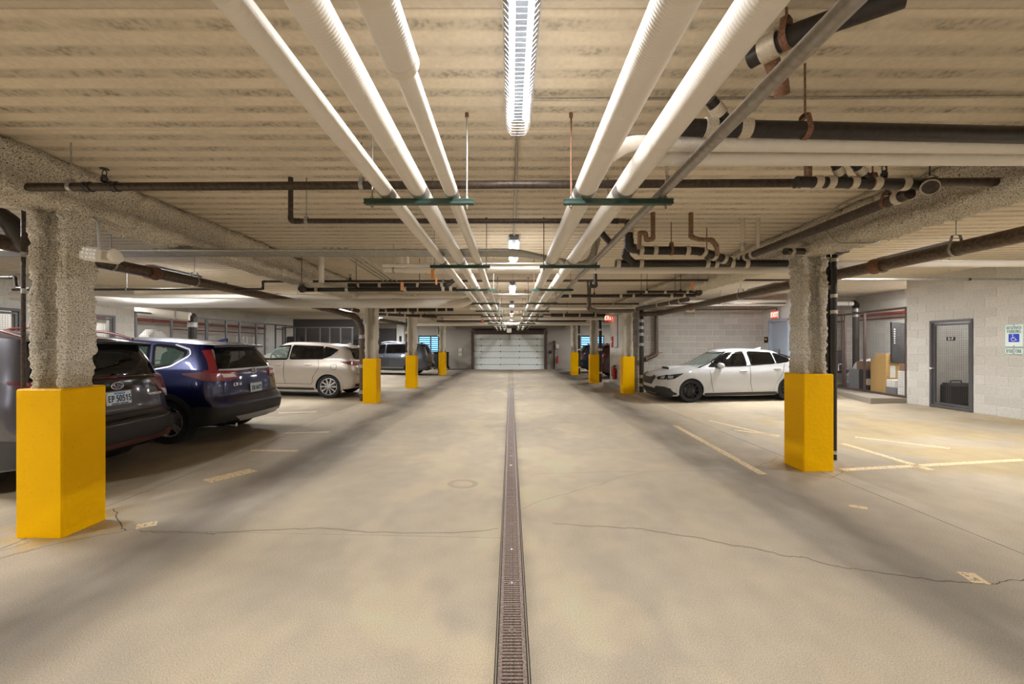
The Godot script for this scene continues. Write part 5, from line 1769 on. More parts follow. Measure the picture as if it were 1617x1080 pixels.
	run("sprinkler_pipe", "thin red pipe under the thick one behind the long cages", [Vector3(-11.977, 2.25, -14.5), Vector3(-11.977, 2.25, -20.0)], 0.022, M.red_pipe)
	# small conduits on the stair core and end wall
	run("conduit", "thin dark conduit down the stair core beside the exit sign", [Vector3(3.93, 2.9, -15.1), Vector3(3.93, 1.6, -15.1), Vector3(3.93, 1.6, -15.5)], 0.012, M.dark_pipe, 0.05)
	# hanging tags
	for e in [[683, 432, 5.5, 5, 15, M.orange, "bright orange tag hung under the second hanger of the three pipes"], [635, 452, 7.1, 5, 13, M.peach, "orange tag hung from the black headers on the cage side"], [1093, 450, 8.2, 5, 13, M.peach, "peach tag hung above the deeper header on the white car side"], [689, 444, 7.0, 3, 11, M.peach, "small peach tag hung behind the orange tag"], [762, 507, 14.0, 4, 6, M.peach, "small peach tag far along the aisle ceiling"]]:
		var d: float = e[2]
		var tg := thing("hanging_tag", e[6], "tag", P(e[0], e[1], d))
		b = MB.new()
		b.box(P(e[0], e[1], d), Vector3(e[3] * d / F, e[4] * d / F, 0.004))
		part(tg, "card", b, e[5])
		b = MB.new()
		b.cyl(P(e[0], e[1] - e[4] * 0.5, d), Vector3(P(e[0], e[1], d).x, CEIL, -d), 0.002, 5)
		part(tg, "string", b, M.galv)

# ---------- cars. A car's own axes: x forward from the middle, y up from the ground, z to its right hand.
# Curves in a spec run from the rear bumper (x = 0) to the nose (x = len).
func cv(p: Array, t: float) -> float:
	if t <= p[0].x: return p[0].y
	for i in p.size() - 1:
		if t <= p[i + 1].x:
			var a: Vector2 = p[i]
			var b: Vector2 = p[i + 1]
			var h := b.x - a.x
			var s := (b.y - a.y) / h
			var ma := s
			var mb := s
			if i > 0: ma = ((a.y - p[i - 1].y) / (a.x - p[i - 1].x) + s) * 0.5
			if i < p.size() - 2: mb = ((p[i + 2].y - b.y) / (p[i + 2].x - b.x) + s) * 0.5
			var u := (t - a.x) / h
			return (2 * u ** 3 - 3 * u * u + 1) * a.y + (u ** 3 - 2 * u * u + u) * h * ma + (-2 * u ** 3 + 3 * u * u) * b.y + (u ** 3 - u * u) * h * mb
	return p[-1].y

class Car:
	var s: Dictionary
	var host: Node3D
	var half := 2.3
	func cvf(k: String, t: float) -> float:
		return host.cv(s[k], t)
	func shape(x: float, xf: float, xr: float, ef: float, er: float, n: float) -> float:
		var q := 0.0
		if x > xf - ef: q = clampf((x - xf + ef) / ef, 0.0, 1.0)
		elif x < xr + er: q = clampf((xr + er - x) / er, 0.0, 1.0)
		return pow(1.0 - pow(q, n), 1.0 / n)
	func gw(t: float) -> float:
		return lerpf(s.wb, s.wt, t) + s.bulge * 4.0 * t * (1.0 - t)
	func gf(t: float) -> float: return lerpf(s.xfb, s.xft, t) + 0.06 * 4.0 * t * (1.0 - t)
	func gr(t: float) -> float: return lerpf(s.xrb, s.xrt, t) - 0.03 * 4.0 * t * (1.0 - t)
	func out(x: float, y: float, z: float) -> Vector3: return Vector3(x - half, y, z)
	# point of the side skin at length x and height y
	func side(p: Vector2, sg: float) -> Vector3:
		var yt := cvf("ytop", p.x)
		if p.y <= yt:
			return out(p.x, p.y, sg * cvf("w", p.y) * shape(p.x, cvf("xf", p.y), cvf("xr", p.y), s.ef, s.er, s.n))
		var t := clampf((p.y - yt) / maxf(0.05, cvf("roof", p.x) - yt), 0.0, 1.0)
		return out(p.x, p.y, sg * gw(t) * shape(p.x, gf(t), gr(t), 0.55, 0.4, 3.2))
	# point of the tail at width z and height y
	func rear(p: Vector2, sg: float) -> Vector3:
		var yb := cvf("ytop", s.xrb + 0.1)
		if p.y <= yb:
			var w := cvf("w", p.y)
			var k := clampf(absf(p.x) / w, 0.0, 0.995)
			return out(cvf("xr", p.y) + s.er * (1.0 - pow(1.0 - pow(k, s.n), 1.0 / s.n)), p.y, p.x * sg)
		var t := clampf((p.y - yb) / (cvf("roof", s.xrt + 0.05) - yb), 0.0, 1.0)
		var kk := clampf(absf(p.x) / gw(t), 0.0, 0.995)
		return out(gr(t) + 0.4 * (1.0 - pow(1.0 - pow(kk, 3.2), 1.0 / 3.2)), p.y, p.x * sg)
	func front(p: Vector2, sg: float) -> Vector3:
		var w := cvf("w", p.y)
		var k := clampf(absf(p.x) / w, 0.0, 0.995)
		return out(cvf("xf", p.y) - s.ef * (1.0 - pow(1.0 - pow(k, s.n), 1.0 / s.n)), p.y, p.x * sg)
	# windscreen: p.x share of the half width, p.y share of the height
	func screen(p: Vector2, sg: float) -> Vector3:
		var t := p.y
		var x := gf(t) - 0.55 * (1.0 - pow(1.0 - pow(clampf(absf(p.x), 0, 0.995), 3.2), 1.0 / 3.2))
		return out(x, lerpf(cvf("ytop", x), cvf("roof", x), t), p.x * gw(t) * sg)
	func ybot(x: float) -> float:
		var y := cvf("sill", x)
		for a in [s.ra, s.fa]:
			var d := absf(x - a)
			if d < s.arch: y = maxf(y, s.tr + sqrt(s.arch * s.arch - d * d))
		return y
	func pt(kind: String, p: Vector2, sg: float) -> Vector3:
		match kind:
			"side": return side(p, sg)
			"rear": return rear(p, sg)
			"front": return front(p, sg)
		return screen(p, sg)

func along(p: Array, u: float) -> Vector2:
	var L := 0.0
	for i in p.size() - 1: L += p[i].distance_to(p[i + 1])
	var d := u * L
	for i in p.size() - 1:
		var l: float = p[i].distance_to(p[i + 1])
		if d <= l or i == p.size() - 2: return p[i].lerp(p[i + 1], d / maxf(l, 1e-6))
		d -= l
	return p[-1]

func patch(c: Car, kind: String, top: Array, bot: Array, sg: float, off: float, skirt := 0.02, nu := 20, nv := 8) -> MB:
	var R := []
	for j in nv + 1:
		var row := PackedVector3Array()
		for i in nu + 1:
			var u := float(i) / nu
			row.push_back(c.pt(kind, along(top, u).lerp(along(bot, u), float(j) / nv), sg))
		R.append(row)
	var b := MB.new()
	var away := Vector3(0, 0.8, 0)
	b.grid(R, away, off, skirt)
	return b

func seam(c: Car, kind: String, p: Array, sg: float, w: float, off := 0.003, closed := false) -> MB:
	var q := p.duplicate()
	if closed: q.append(p[0])
	var L := 0.0
	for i in q.size() - 1: L += q[i].distance_to(q[i + 1])
	var n := maxi(6, int(L / 0.05))
	var a := []
	var b := []
	for i in n + 1:
		var u := float(i) / n
		var m := along(q, u)
		var t := along(q, minf(1.0, u + 0.01)) - along(q, maxf(0.0, u - 0.01))
		if closed and (i == 0 or i == n): t = along(q, 0.01) - along(q, 0.99)
		var o := Vector2(-t.y, t.x).normalized() * w * 0.5
		a.append(m + o); b.append(m - o)
	var mb := MB.new()
	var R := []
	for e in [a, b]:
		var row := PackedVector3Array()
		for m in e: row.push_back(c.pt(kind, m, sg))
		R.append(row)
	mb.grid(R, Vector3(0, 0.8, 0), off, 0.0)
	return mb

func wheel(t: Node3D, at: Vector3, r: float, w: float, sg: float, style: Dictionary) -> void:
	var xf := Transform3D(Basis(Vector3(1, 0, 0), Vector3(0, 0, sg), Vector3(0, -sg, 0)), at)
	var rr: float = style.rim
	var b := MB.new()
	b.lathe([Vector2(rr - 0.01, -w * 0.42), Vector2(rr + 0.02, -w * 0.48), Vector2(r * 0.94, -w * 0.5), Vector2(r * 0.985, -w * 0.44), Vector2(r, -w * 0.3), Vector2(r, w * 0.3), Vector2(r * 0.985, w * 0.44), Vector2(r * 0.94, w * 0.5), Vector2(rr + 0.02, w * 0.48), Vector2(rr - 0.006, w * 0.42)], xf, 40, true)
	var tire := part(t, "wheel", b, M.tire, true)
	b = MB.new()
	b.lathe([Vector2(rr + 0.003, w * 0.44), Vector2(rr - 0.012, w * 0.45), Vector2(rr - 0.02, w * 0.40), Vector2(rr - 0.03, w * 0.1), Vector2(rr - 0.03, -w * 0.4)], xf, 36)
	part(tire, "rim", b, style.rim_mat, true)
	b = MB.new()
	b.lathe([Vector2(rr - 0.03, -w * 0.1), Vector2(0.0, -w * 0.1)], xf, 24)
	part(tire, "brake_shield", b, M.dark_goods, true)
	b = MB.new()
	b.lathe([Vector2(rr * 0.62, 0.0), Vector2(rr * 0.62, w * 0.06), Vector2(rr * 0.2, w * 0.06)], xf, 24)
	part(tire, "brake_disc", b, M.galv, true)
	b = MB.new()
	b.lathe([Vector2(0.075, w * 0.1), Vector2(0.07, w * 0.36), Vector2(0.03, w * 0.40), Vector2(0.0, w * 0.40)], xf, 20)
	part(tire, "hub", b, style.mat, true)
	var n: int = style.n
	for i in n:
		var base := TAU * i / n
		for dd in style.split:
			b = MB.new()
			var a0: float = base + dd * style.inner
			var a1: float = base + dd * style.outer
			var p0 := Vector3(cos(a0) * 0.055, w * 0.36, sin(a0) * 0.055)
			var p1 := Vector3(cos(a1) * (rr - 0.012), w * 0.41, sin(a1) * (rr - 0.012))
			var dir := (p1 - p0).normalized()
			var sd := dir.cross(Vector3.UP).normalized()
			var up := sd.cross(dir)
			var h0: float = style.w * 0.5
			var q := []
			for e in [[p0, h0 * style.taper], [p1, h0]]:
				for k in [[-1, 0.012], [1, 0.012], [1, -0.03], [-1, -0.03]]:
					q.append(xf * (e[0] + sd * k[0] * e[1] + up * k[1]))
			var c: Vector3 = (q[0] + q[6]) / 2
			for f in [[0, 1, 5, 4], [1, 2, 6, 5], [2, 3, 7, 6], [3, 0, 4, 7], [4, 5, 6, 7]]:
				var nn: Vector3 = (q[f[1]] - q[f[0]]).cross(q[f[2]] - q[f[0]]).normalized()
				if nn.dot((q[f[0]] + q[f[2]]) / 2 - c) < 0: nn = -nn
				b.quad(q[f[0]], q[f[1]], q[f[2]], q[f[3]], nn)
			part(tire, "spoke", b, style.mat, true)

func build_car(s: Dictionary, called: String, label: String, at: Vector3, turn: float, tilt: float) -> Node3D:
	var t := thing(called, label, "car", Vector3.ZERO)
	var c := Car.new()
	c.s = s
	c.host = self
	c.half = s.len / 2.0
	var paint: Material = s.paint
	# lower body: rings between the sill and the belt line, all round
	var ent := []
	for i in 12: ent.append([0, PI / 2 * i / 11.0])
	var fs := []
	for i in range(1, 84): fs.append(i / 84.0)
	var span: float = s.len - s.ef - s.er
	for a in [s.ra, s.fa]:
		for k in 17:
			fs.append((a + s.arch * cos(PI * k / 16.0) - s.er) / span)
	fs = fs.filter(func(e): return e > 0.0 and e < 1.0)
	fs.sort()
	var kept := []
	for f in fs:
		if kept.is_empty() or f - kept[-1] > 0.0055: kept.append(f)
	fs = kept
	fs.reverse()
	for f in fs: ent.append([1, f])
	for i in 12: ent.append([2, PI / 2 * (11 - i) / 11.0])
	var m := ent.size()
	var nv := 18
	var R := []
	for v in nv + 1:
		var row := PackedVector3Array()
		for sg in [1.0, -1.0]:
			for q in m:
				var e: Array = ent[q if sg > 0 else m - 1 - q]
				if sg < 0 and q == 0: continue
				var x: float = s.len * 0.99 if e[0] == 0 else 0.02 if e[0] == 2 else lerpf(s.er, s.len - s.ef, e[1])
				var y := 0.6
				var z := 0.0
				for it in 4:
					y = lerpf(c.ybot(x), c.cvf("ytop", x), float(v) / nv)
					var xf := c.cvf("xf", y)
					var xr := c.cvf("xr", y)
					var w := c.cvf("w", y)
					if e[0] == 0:
						x = xf - s.ef + s.ef * pow(cos(e[1]), 2.0 / s.n)
						z = w * pow(sin(e[1]), 2.0 / s.n)
					elif e[0] == 2:
						x = xr + s.er - s.er * pow(cos(e[1]), 2.0 / s.n)
						z = w * pow(sin(e[1]), 2.0 / s.n)
					else:
						var f: float = e[1]
						x = s.er + f * (s.len - s.er - s.ef) + xr * pow(maxf(0.0, 1.0 - f / 0.12), 2.0) + (xf - s.len) * pow(maxf(0.0, 1.0 - (1.0 - f) / 0.12), 2.0)
						z = w * c.shape(x, xf, xr, s.ef, s.er, s.n)
				row.push_back(c.out(x, y, z * sg))
		R.append(row)
	var b := MB.new()
	b.grid(R, Vector3(0, 0.7, 0))
	part(t, "body", b, paint, true)
	# bonnet and, behind, the deck or hatch ledge
	var top: PackedVector3Array = R[nv]
	var caps := [["bonnet", s.xfb - 0.75, 99.0, s.hood_crown], ["rear_deck", -99.0, s.xrb + 0.42, 0.02]]
	for cp in caps:
		var RR := []
		for q in m:
			var p := top[q]
			var x := p.x + c.half
			if x < cp[1] or x > cp[2]: continue
			var row := PackedVector3Array()
			for j in 15:
				var u := j / 14.0 * 2.0 - 1.0
				row.push_back(Vector3(p.x, p.y + cp[3] * (1.0 - pow(absf(u), 2.2)) * minf(1.0, absf(p.z) / 0.5), p.z * u))
			RR.append(row)
		if RR.size() > 2:
			b = MB.new()
			b.grid(RR, Vector3(0, 0, 0))
			part(t, cp[0], b, paint, true)
	# greenhouse, with the window openings left out
	var ge := []
	for i in 22: ge.append([0, PI / 2 * i / 21.0])
	for i in range(1, 130): ge.append([1, 1.0 - i / 130.0])
	for i in 22: ge.append([2, PI / 2 * (21 - i) / 21.0])
	var gm := ge.size()
	var nt := 30
	var polys := []
	for w in s.windows:
		var pl := PackedVector2Array()
		for p in w.top: pl.append(p)
		for i in range(w.bot.size() - 1, -1, -1): pl.append(w.bot[i])
		polys.append(pl)
	R = []
	var open := []
	for v in nt + 1:
		var tt := float(v) / nt
		var row := PackedVector3Array()
		var orow := []
		for sg in [1.0, -1.0]:
			for q in gm:
				if sg < 0 and q == 0: continue
				var e: Array = ge[q if sg > 0 else gm - 1 - q]
				var w := c.gw(tt)
				var x := 0.0
				var z := w
				if e[0] == 0:
					x = c.gf(tt) - 0.55 + 0.55 * pow(cos(e[1]), 2.0 / 3.2)
					z = w * pow(sin(e[1]), 2.0 / 3.2)
				elif e[0] == 2:
					x = c.gr(tt) + 0.4 - 0.4 * pow(cos(e[1]), 2.0 / 3.2)
					z = w * pow(sin(e[1]), 2.0 / 3.2)
				else:
					x = lerpf(c.gr(tt) + 0.4, c.gf(tt) - 0.55, e[1])
				var y := lerpf(c.cvf("ytop", x) - (0.02 if v == 0 else 0.0), c.cvf("roof", x), tt)
				row.push_back(c.out(x, y, z * sg))
				var o := false
				if e[0] == 0 and absf(z / w) < s.screen_k and tt > 0.06 and tt < 0.95: o = true
				elif e[0] == 2 and Geometry2D.is_point_in_polygon(Vector2(absf(z), y), s.rear_poly): o = true
				elif absf(z / w) > 0.55:
					for pl in polys:
						if Geometry2D.is_point_in_polygon(Vector2(x, y), pl): o = true
				orow.append(o)
		R.append(row)
		open.append(orow)
	b = MB.new()
	b.grid(R, Vector3(0, 1.0, 0), 0.0, 0.0, func(i, j): return not (open[i][j] and open[i + 1][j] and open[i][j + 1] and open[i + 1][j + 1]))
	part(t, "cabin_shell", b, s.get("pillar", paint), true)
	var RR := []
	for q in gm:
		var p: Vector3 = R[nt][q]
		var row := PackedVector3Array()
		for j in 17:
			var u := j / 16.0 * 2.0 - 1.0
			row.push_back(Vector3(p.x, p.y - 0.002 + s.crown * (1.0 - pow(absf(u), 2.6)) * minf(1.0, absf(p.z) / 0.4), p.z * u))
		RR.append(row)
	b = MB.new()
	b.grid(RR, Vector3(0, 0, 0))
	part(t, "roof", b, s.get("roof_paint", paint), true)
	# glass and its seals
	b = patch(c, "screen", [Vector2(-s.screen_k - 0.02, 0.96), Vector2(s.screen_k + 0.02, 0.96)], [Vector2(-s.screen_k - 0.02, 0.05), Vector2(s.screen_k + 0.02, 0.05)], 1.0, 0.003, 0.0, 24, 10)
	part(t, "windscreen", b, M.glass_front, true)
	part(t, "windscreen_seal", seam(c, "screen", [Vector2(-s.screen_k, 0.95), Vector2(s.screen_k, 0.95), Vector2(s.screen_k, 0.05), Vector2(-s.screen_k, 0.05)], 1.0, 0.05, 0.005, true), M.black_gloss, true)
	var rp: PackedVector2Array = s.rear_poly
	var rt := [Vector2(-rp[1].x, rp[1].y), Vector2(0, rp[0].y), Vector2(rp[1].x, rp[1].y)]
	var rb := [Vector2(-rp[2].x, rp[2].y), Vector2(0, rp[3].y), Vector2(rp[2].x, rp[2].y)]
	part(t, "rear_window", patch(c, "rear", rt, rb, 1.0, 0.004, 0.0, 24, 10), s.get("rear_glass", M.glass_tint), true)
	part(t, "rear_window_seal", seam(c, "rear", [rt[0], rt[1], rt[2], rb[2], rb[1], rb[0]], 1.0, 0.07, 0.006, true), M.black_gloss, true)
	for sg in [1.0, -1.0]:
		for w in s.windows:
			part(t, "side_window", patch(c, "side", w.top, w.bot, sg, 0.002, 0.0, 22, 10), M[w.glass], true)
			var o: Array = w.top.duplicate()
			for i in range(w.bot.size() - 1, -1, -1): o.append(w.bot[i])
			part(t, "window_seal", seam(c, "side", o, sg, 0.045, 0.005, true), M.black_gloss, true)
		for e in s.get("trims", []):
			part(t, e[0], seam(c, e[1], e[2], sg, e[3], 0.008), M[e[4]], true)
		for e in s.get("seams", []):
			part(t, "panel_gap", seam(c, e[0], e[1], sg, 0.010, 0.0025), M.gap, true)
		for e in s.patches:
			if e[1] == "rear1" or e[1] == "front1": continue
			part(t, e[0], patch(c, e[1], e[2], e[3], sg, e[4], 0.02), M[e[5]] if e[5] is String else e[5], true)
		# wheel arch lips
		for a in [s.ra, s.fa]:
			var ti := []
			var bo := []
			for k in 25:
				var an: float = PI * (-0.10 + 1.20 * k / 24.0)
				ti.append(Vector2(a + cos(an) * (s.arch + s.lip), s.tr + sin(an) * (s.arch + s.lip)))
				bo.append(Vector2(a + cos(an) * (s.arch - 0.025), s.tr + sin(an) * (s.arch - 0.025)))
			var lo: float = c.cvf("sill", a)
			for q in ti.size():
				ti[q].y = maxf(ti[q].y, lo); bo[q].y = maxf(bo[q].y, lo)
			part(t, "wheel_arch", patch(c, "side", ti, bo, sg, s.lip_off, 0.04, 40, 2), M[s.lip_mat] if s.lip_mat is String else s.lip_mat, true)
			# well
			b = MB.new()
			var W := []
			for k in 2:
				var row := PackedVector3Array()
				for q in 17:
					var an := PI * q / 16.0 * 1.1 - 0.16
					row.push_back(c.out(a + cos(an) * (s.arch + 0.012), s.tr + sin(an) * (s.arch + 0.012), sg * (0.42 if k == 0 else c.cvf("w", s.tr + 0.2) - 0.03)))
				W.append(row)
			b.grid(W, c.out(a, 2.0, sg * 0.6))
			part(t, "wheel_well", b, M.well, true)
			wheel(t, c.out(a, s.tr, sg * (c.cvf("w", s.tr) - s.tw * 0.5 - 0.02)), s.tr, s.tw, sg, s.wheel)
		# door handle and mirror
		for hx in s.handles:
			b = MB.new()
			var hp := c.side(hx, sg)
			b.box(hp + Vector3(0, 0, sg * 0.012), Vector3(0.2, 0.032, 0.03), Basis(), 0.012)
			part(t, "door_handle", b, M[s.handle_mat] if s.handle_mat is String else s.handle_mat, true)
		var mp := c.side(s.mirror, sg) + Vector3(0, 0, sg * 0.13)
		b = MB.new()
		b.lathe([Vector2(0, -0.12), Vector2(0.05, -0.11), Vector2(0.082, -0.05), Vector2(0.085, 0.05), Vector2(0.06, 0.10), Vector2(0, 0.115)], Transform3D(Basis(Vector3(0, 0, 1.15), Vector3(0, 0, 0) + Vector3(0, 0.0, 0), Vector3.UP), mp) if false else Transform3D(Basis(Vector3(1.0, 0, 0), Vector3(0, 0.1, 1.0) , Vector3(0, -0.85, 0.0)), mp), 16, true)
		part(t, "mirror", b, s.get("mirror_mat", paint), true)
		b = MB.new()
		b.tube([mp - Vector3(0, 0.06, sg * 0.05), mp - Vector3(0.0, 0.09, sg * 0.15)], 0.025, 8)
		part(t, "mirror_stalk", b, M.black_gloss, true)
	for e in s.patches:
		if e[1] == "rear1": part(t, e[0], patch(c, "rear", e[2], e[3], 1.0, e[4], 0.02, 28, 6), M[e[5]] if e[5] is String else e[5], true)
		if e[1] == "front1": part(t, e[0], patch(c, "front", e[2], e[3], 1.0, e[4], 0.02, 28, 6), M[e[5]] if e[5] is String else e[5], true)
	for e in s.get("rear_seams", []):
		part(t, "panel_gap", seam(c, "rear", e, 1.0, 0.010, 0.003), M.gap, true)
	# underside, cabin floor, seats
	b = MB.new()
	b.box(Vector3(0, s.tr * 0.75 + 0.02, 0), Vector3(s.len - 0.5, 0.06, 1.2))
	b.cyl(c.out(s.ra, s.tr, -0.7), c.out(s.ra, s.tr, 0.7), 0.05, 8)
	b.cyl(c.out(s.fa, s.tr, -0.7), c.out(s.fa, s.tr, 0.7), 0.05, 8)
	part(t, "underbody", b, M.well, true)
	var belt: float = c.cvf("ytop", 2.2)
	b = MB.new()
	b.box(c.out((s.xfb + s.xrb) / 2 - 0.05, belt - 0.38, 0), Vector3(s.xfb - s.xrb - 0.5, 0.05, s.wb * 2 - 0.12))
	part(t, "cabin_floor", b, M.interior, true)
	b = MB.new()
	b.box(c.out(s.xfb - 0.42, belt - 0.14, 0), Vector3(0.5, 0.2, s.wb * 2 - 0.25), Basis(), 0.06)
	part(t, "dashboard", b, M.interior, true)
	b = MB.new()
	var ring := []
	for k in 21: ring.append(c.out(s.xfb - 0.72 + 0.06 * cos(TAU * k / 20.0), belt - 0.02 + 0.17 * cos(TAU * k / 20.0), -0.36 + 0.18 * sin(TAU * k / 20.0)))
	b.tube(ring, 0.015, 6, false)
	part(t, "steering_wheel", b, M.black, true)
	for e in [[s.xft - 0.62, -0.36, 0.46], [s.xft - 0.62, 0.36, 0.46], [s.xft - 1.5, 0.0, 1.15]]:
		b = MB.new()
		b.box(c.out(e[0], belt + 0.02, e[1]), Vector3(0.16, 0.62, e[2]), Basis(Vector3(0, 0, 1), 0.22), 0.06)
		var seat := part(t, "seat", b, M.interior_light, true)
		for hz in ([0.0] if e[2] < 1 else [-0.4, 0.4]):
			b = MB.new()
			b.box(c.out(e[0] - 0.1, belt + 0.38, e[1] + hz), Vector3(0.1, 0.17, 0.26), Basis(Vector3(0, 0, 1), 0.15), 0.04)
			part(seat, "headrest", b, M.interior, true)
	# fin, plate and the extras of the tail
	if s.get("fin", true):
		b = MB.new()
		var fx: float = s.xrt + 0.28
		b.prism(PackedVector2Array([Vector2(-0.10, 0), Vector2(0.10, 0), Vector2(-0.03, 0.045), Vector2(-0.085, 0.062), Vector2(-0.10, 0.05)]), 0.045, Transform3D(Basis(), c.out(fx, c.cvf("roof", fx) + s.crown - 0.004, 0)))
		part(t, "antenna_fin", b, s.get("fin_mat", paint), true)
	if s.has("spoiler"):
		b = patch(c, "rear", [Vector2(-0.6, s.spoiler + 0.0), Vector2(0.6, s.spoiler + 0.0)], [Vector2(-0.6, s.spoiler - 0.05), Vector2(0.6, s.spoiler - 0.05)], 1.0, 0.0, 0.0, 12, 2)
		b = MB.new()
		var sp := []
		for k in 13:
			var u := k / 12.0 * 2 - 1
			sp.append(u)
		var A := []
		for e in [[0.10, 0.03], [-0.10, 0.015], [-0.115, -0.005], [-0.10, -0.03], [0.06, -0.05]]:
			var row := PackedVector3Array()
			for u in sp: row.push_back(c.out(s.xrt + e[0] + 0.05 * u * u, s.spoiler + e[1] - 0.02 * u * u, u * (s.wt + 0.0)))
			A.append(row)
		b.grid(A, c.out(s.xrt + 0.3, s.spoiler - 0.1, 0))
		part(t, "roof_spoiler", b, s.get("spoiler_mat", paint), true)
	if s.has("rails"):
		for sg in [1.0, -1.0]:
			b = MB.new()
			var pts := []
			for k in 15:
				var u := k / 14.0
				var x := lerpf(s.xrt + 0.15, s.xft - 0.1, u)
				pts.append(c.out(x, c.cvf("roof", x) + 0.03 + 0.055 * minf(1.0, 6.0 * minf(u, 1 - u)), sg * (s.wt - 0.05)))
			b.tube(pts, 0.016, 8)
			part(t, "roof_rail", b, M[s.rails], true)
	if s.has("plate"):
		var pp := c.rear(s.plate, 1.0)
		var bs := Basis(Vector3(0, 0, 1), Vector3(0, 1, 0), Vector3(-1, 0, 0)) * Basis(Vector3.RIGHT, -0.1)
		b = MB.new()
		b.box(pp + Vector3(-0.012, 0, 0), Vector3(0.325, 0.17, 0.012), bs, 0.005)
		var fr := part(t, "plate_frame", b, M.chrome, true)
		b = MB.new()
		b.box(pp + Vector3(-0.017, 0, 0), Vector3(0.305, 0.15, 0.012), bs, 0.003)
		part(fr, "licence_plate", b, M.plate, true)
		for e in s.plate_text:
			text(fr, "lettering", e[0], e[1], Transform3D(bs, pp + Vector3(-0.024, 0, 0) + bs * Vector3(0, e[2], 0)), M[e[4]], e[3])
	for e in s.get("emblems", []):
		var pp := c.rear(e[0], 1.0) + Vector3(-0.012, 0, 0)
		var bs := Basis(Vector3(0, 0, 1), Vector3(0, 1, 0), Vector3(-1, 0, 0))
		b = MB.new()
		if e[1] == "oval":
			var rg := []
			for k in 33: rg.append(pp + bs * Vector3(cos(TAU * k / 32.0) * 0.075, sin(TAU * k / 32.0) * 0.04, 0))
			b.tube(rg, 0.007, 8, false)
			var ov := PackedVector2Array()
			for k in 24: ov.append(Vector2(cos(TAU * k / 24.0) * 0.073, sin(TAU * k / 24.0) * 0.038))
			var em := part(t, "emblem", b, M.chrome, true)
			var f := MB.new()
			f.prism(ov, 0.008, Transform3D(bs, pp))
			part(em, "emblem_field", f, M.emblem_blue, true)
			for q in [[-0.042, 0.01, 0.02], [0.0, 0.016, 0.011], [0.025, 0.005, 0.011], [0.045, -0.006, 0.011], [0.005, -0.012, 0.011], [-0.02, -0.014, 0.011]]:
				f = MB.new()
				var st := PackedVector2Array()
				for k in 12:
					var rr: float = q[2] * (1.0 if k % 2 == 0 else 0.38)
					st.append(Vector2(q[0] + cos(TAU * k / 12.0) * rr, q[1] + sin(TAU * k / 12.0) * rr))
				f.prism(st, 0.012, Transform3D(bs, pp))
				part(em, "star", f, M.chrome, true)
		else:
			# a letter H in a rounded frame
			var rg := []
			for k in 33:
				var an := TAU * k / 32.0
				rg.append(pp + bs * Vector3(signf(cos(an)) * pow(absf(cos(an)), 0.5) * 0.058, signf(sin(an)) * pow(absf(sin(an)), 0.5) * 0.048, 0))
			b.tube(rg, 0.007, 8, false)
			for sg in [-1.0, 1.0]:
				b.box(pp + bs * Vector3(sg * 0.026, 0, 0.003), Vector3(0.016, 0.078, 0.012), bs * Basis(Vector3(0, 0, 1), -sg * 0.12), 0.003)
			b.box(pp + bs * Vector3(0, 0, 0.003), Vector3(0.05, 0.014, 0.012), bs, 0.003)
			part(t, "emblem", b, M.chrome, true)
	for e in s.get("badges", []):
		var pp := c.rear(e[0], 1.0) + Vector3(-0.008, 0, 0)
		text(t, "badge", e[1], e[2], Transform3D(Basis(Vector3(0, 0, 1), Vector3(0, 1, 0), Vector3(-1, 0, 0)), pp), M.chrome, e[3])
	if s.has("wiper"):
		b = MB.new()
		b.tube([c.rear(Vector2(0.02, s.wiper), 1.0) + Vector3(-0.03, 0, 0), c.rear(Vector2(0.42, s.wiper + 0.05), 1.0) + Vector3(-0.03, 0, 0)], 0.011, 6)
		part(t, "rear_wiper", b, M.black, true)
	if s.has("exhaust"):
		b = MB.new()
		for z in s.exhaust: b.cyl(c.out(0.08, 0.27, z), c.out(0.3, 0.27, z), 0.03, 10)
		part(t, "exhaust", b, M.chrome, true)
	if s.has("scoop"):
		b = MB.new()
		var RRR := []
		for i in 7:
			var row := PackedVector3Array()
			for j in 9:
				var u := j / 8.0 * 2 - 1
				var x: float = s.scoop - i / 6.0 * 0.5
				row.push_back(c.out(x, c.cvf("ytop", x) + s.hood_crown - 0.01 + 0.065 * (1.0 - pow(absf(u), 3.0)) * (1.0 - pow(i / 6.0, 2.0)), u * 0.30))
			RRR.append(row)
		b.grid(RRR, c.out(s.scoop, 0.3, 0))
		part(t, "hood_scoop", b, paint, true)
		b = MB.new()
		b.box(c.out(s.scoop + 0.004, c.cvf("ytop", s.scoop) + s.hood_crown + 0.02, 0), Vector3(0.02, 0.05, 0.5), Basis(), 0.006)
		part(t, "scoop_mouth", b, M.black, true)
	t.transform = Transform3D(Basis(Vector3(0, 0, 1), tilt) * Basis(Vector3.UP, turn), at)
	return t

func V(x: float, y: float) -> Vector2:
	return Vector2(x, y)

func paint(c: Color, metal := 0.35) -> StandardMaterial3D:
	var m := mat(c, 0.38, metal)
	m.clearcoat_enabled = true
	m.clearcoat = 1.0
	m.clearcoat_roughness = 0.05
	return m

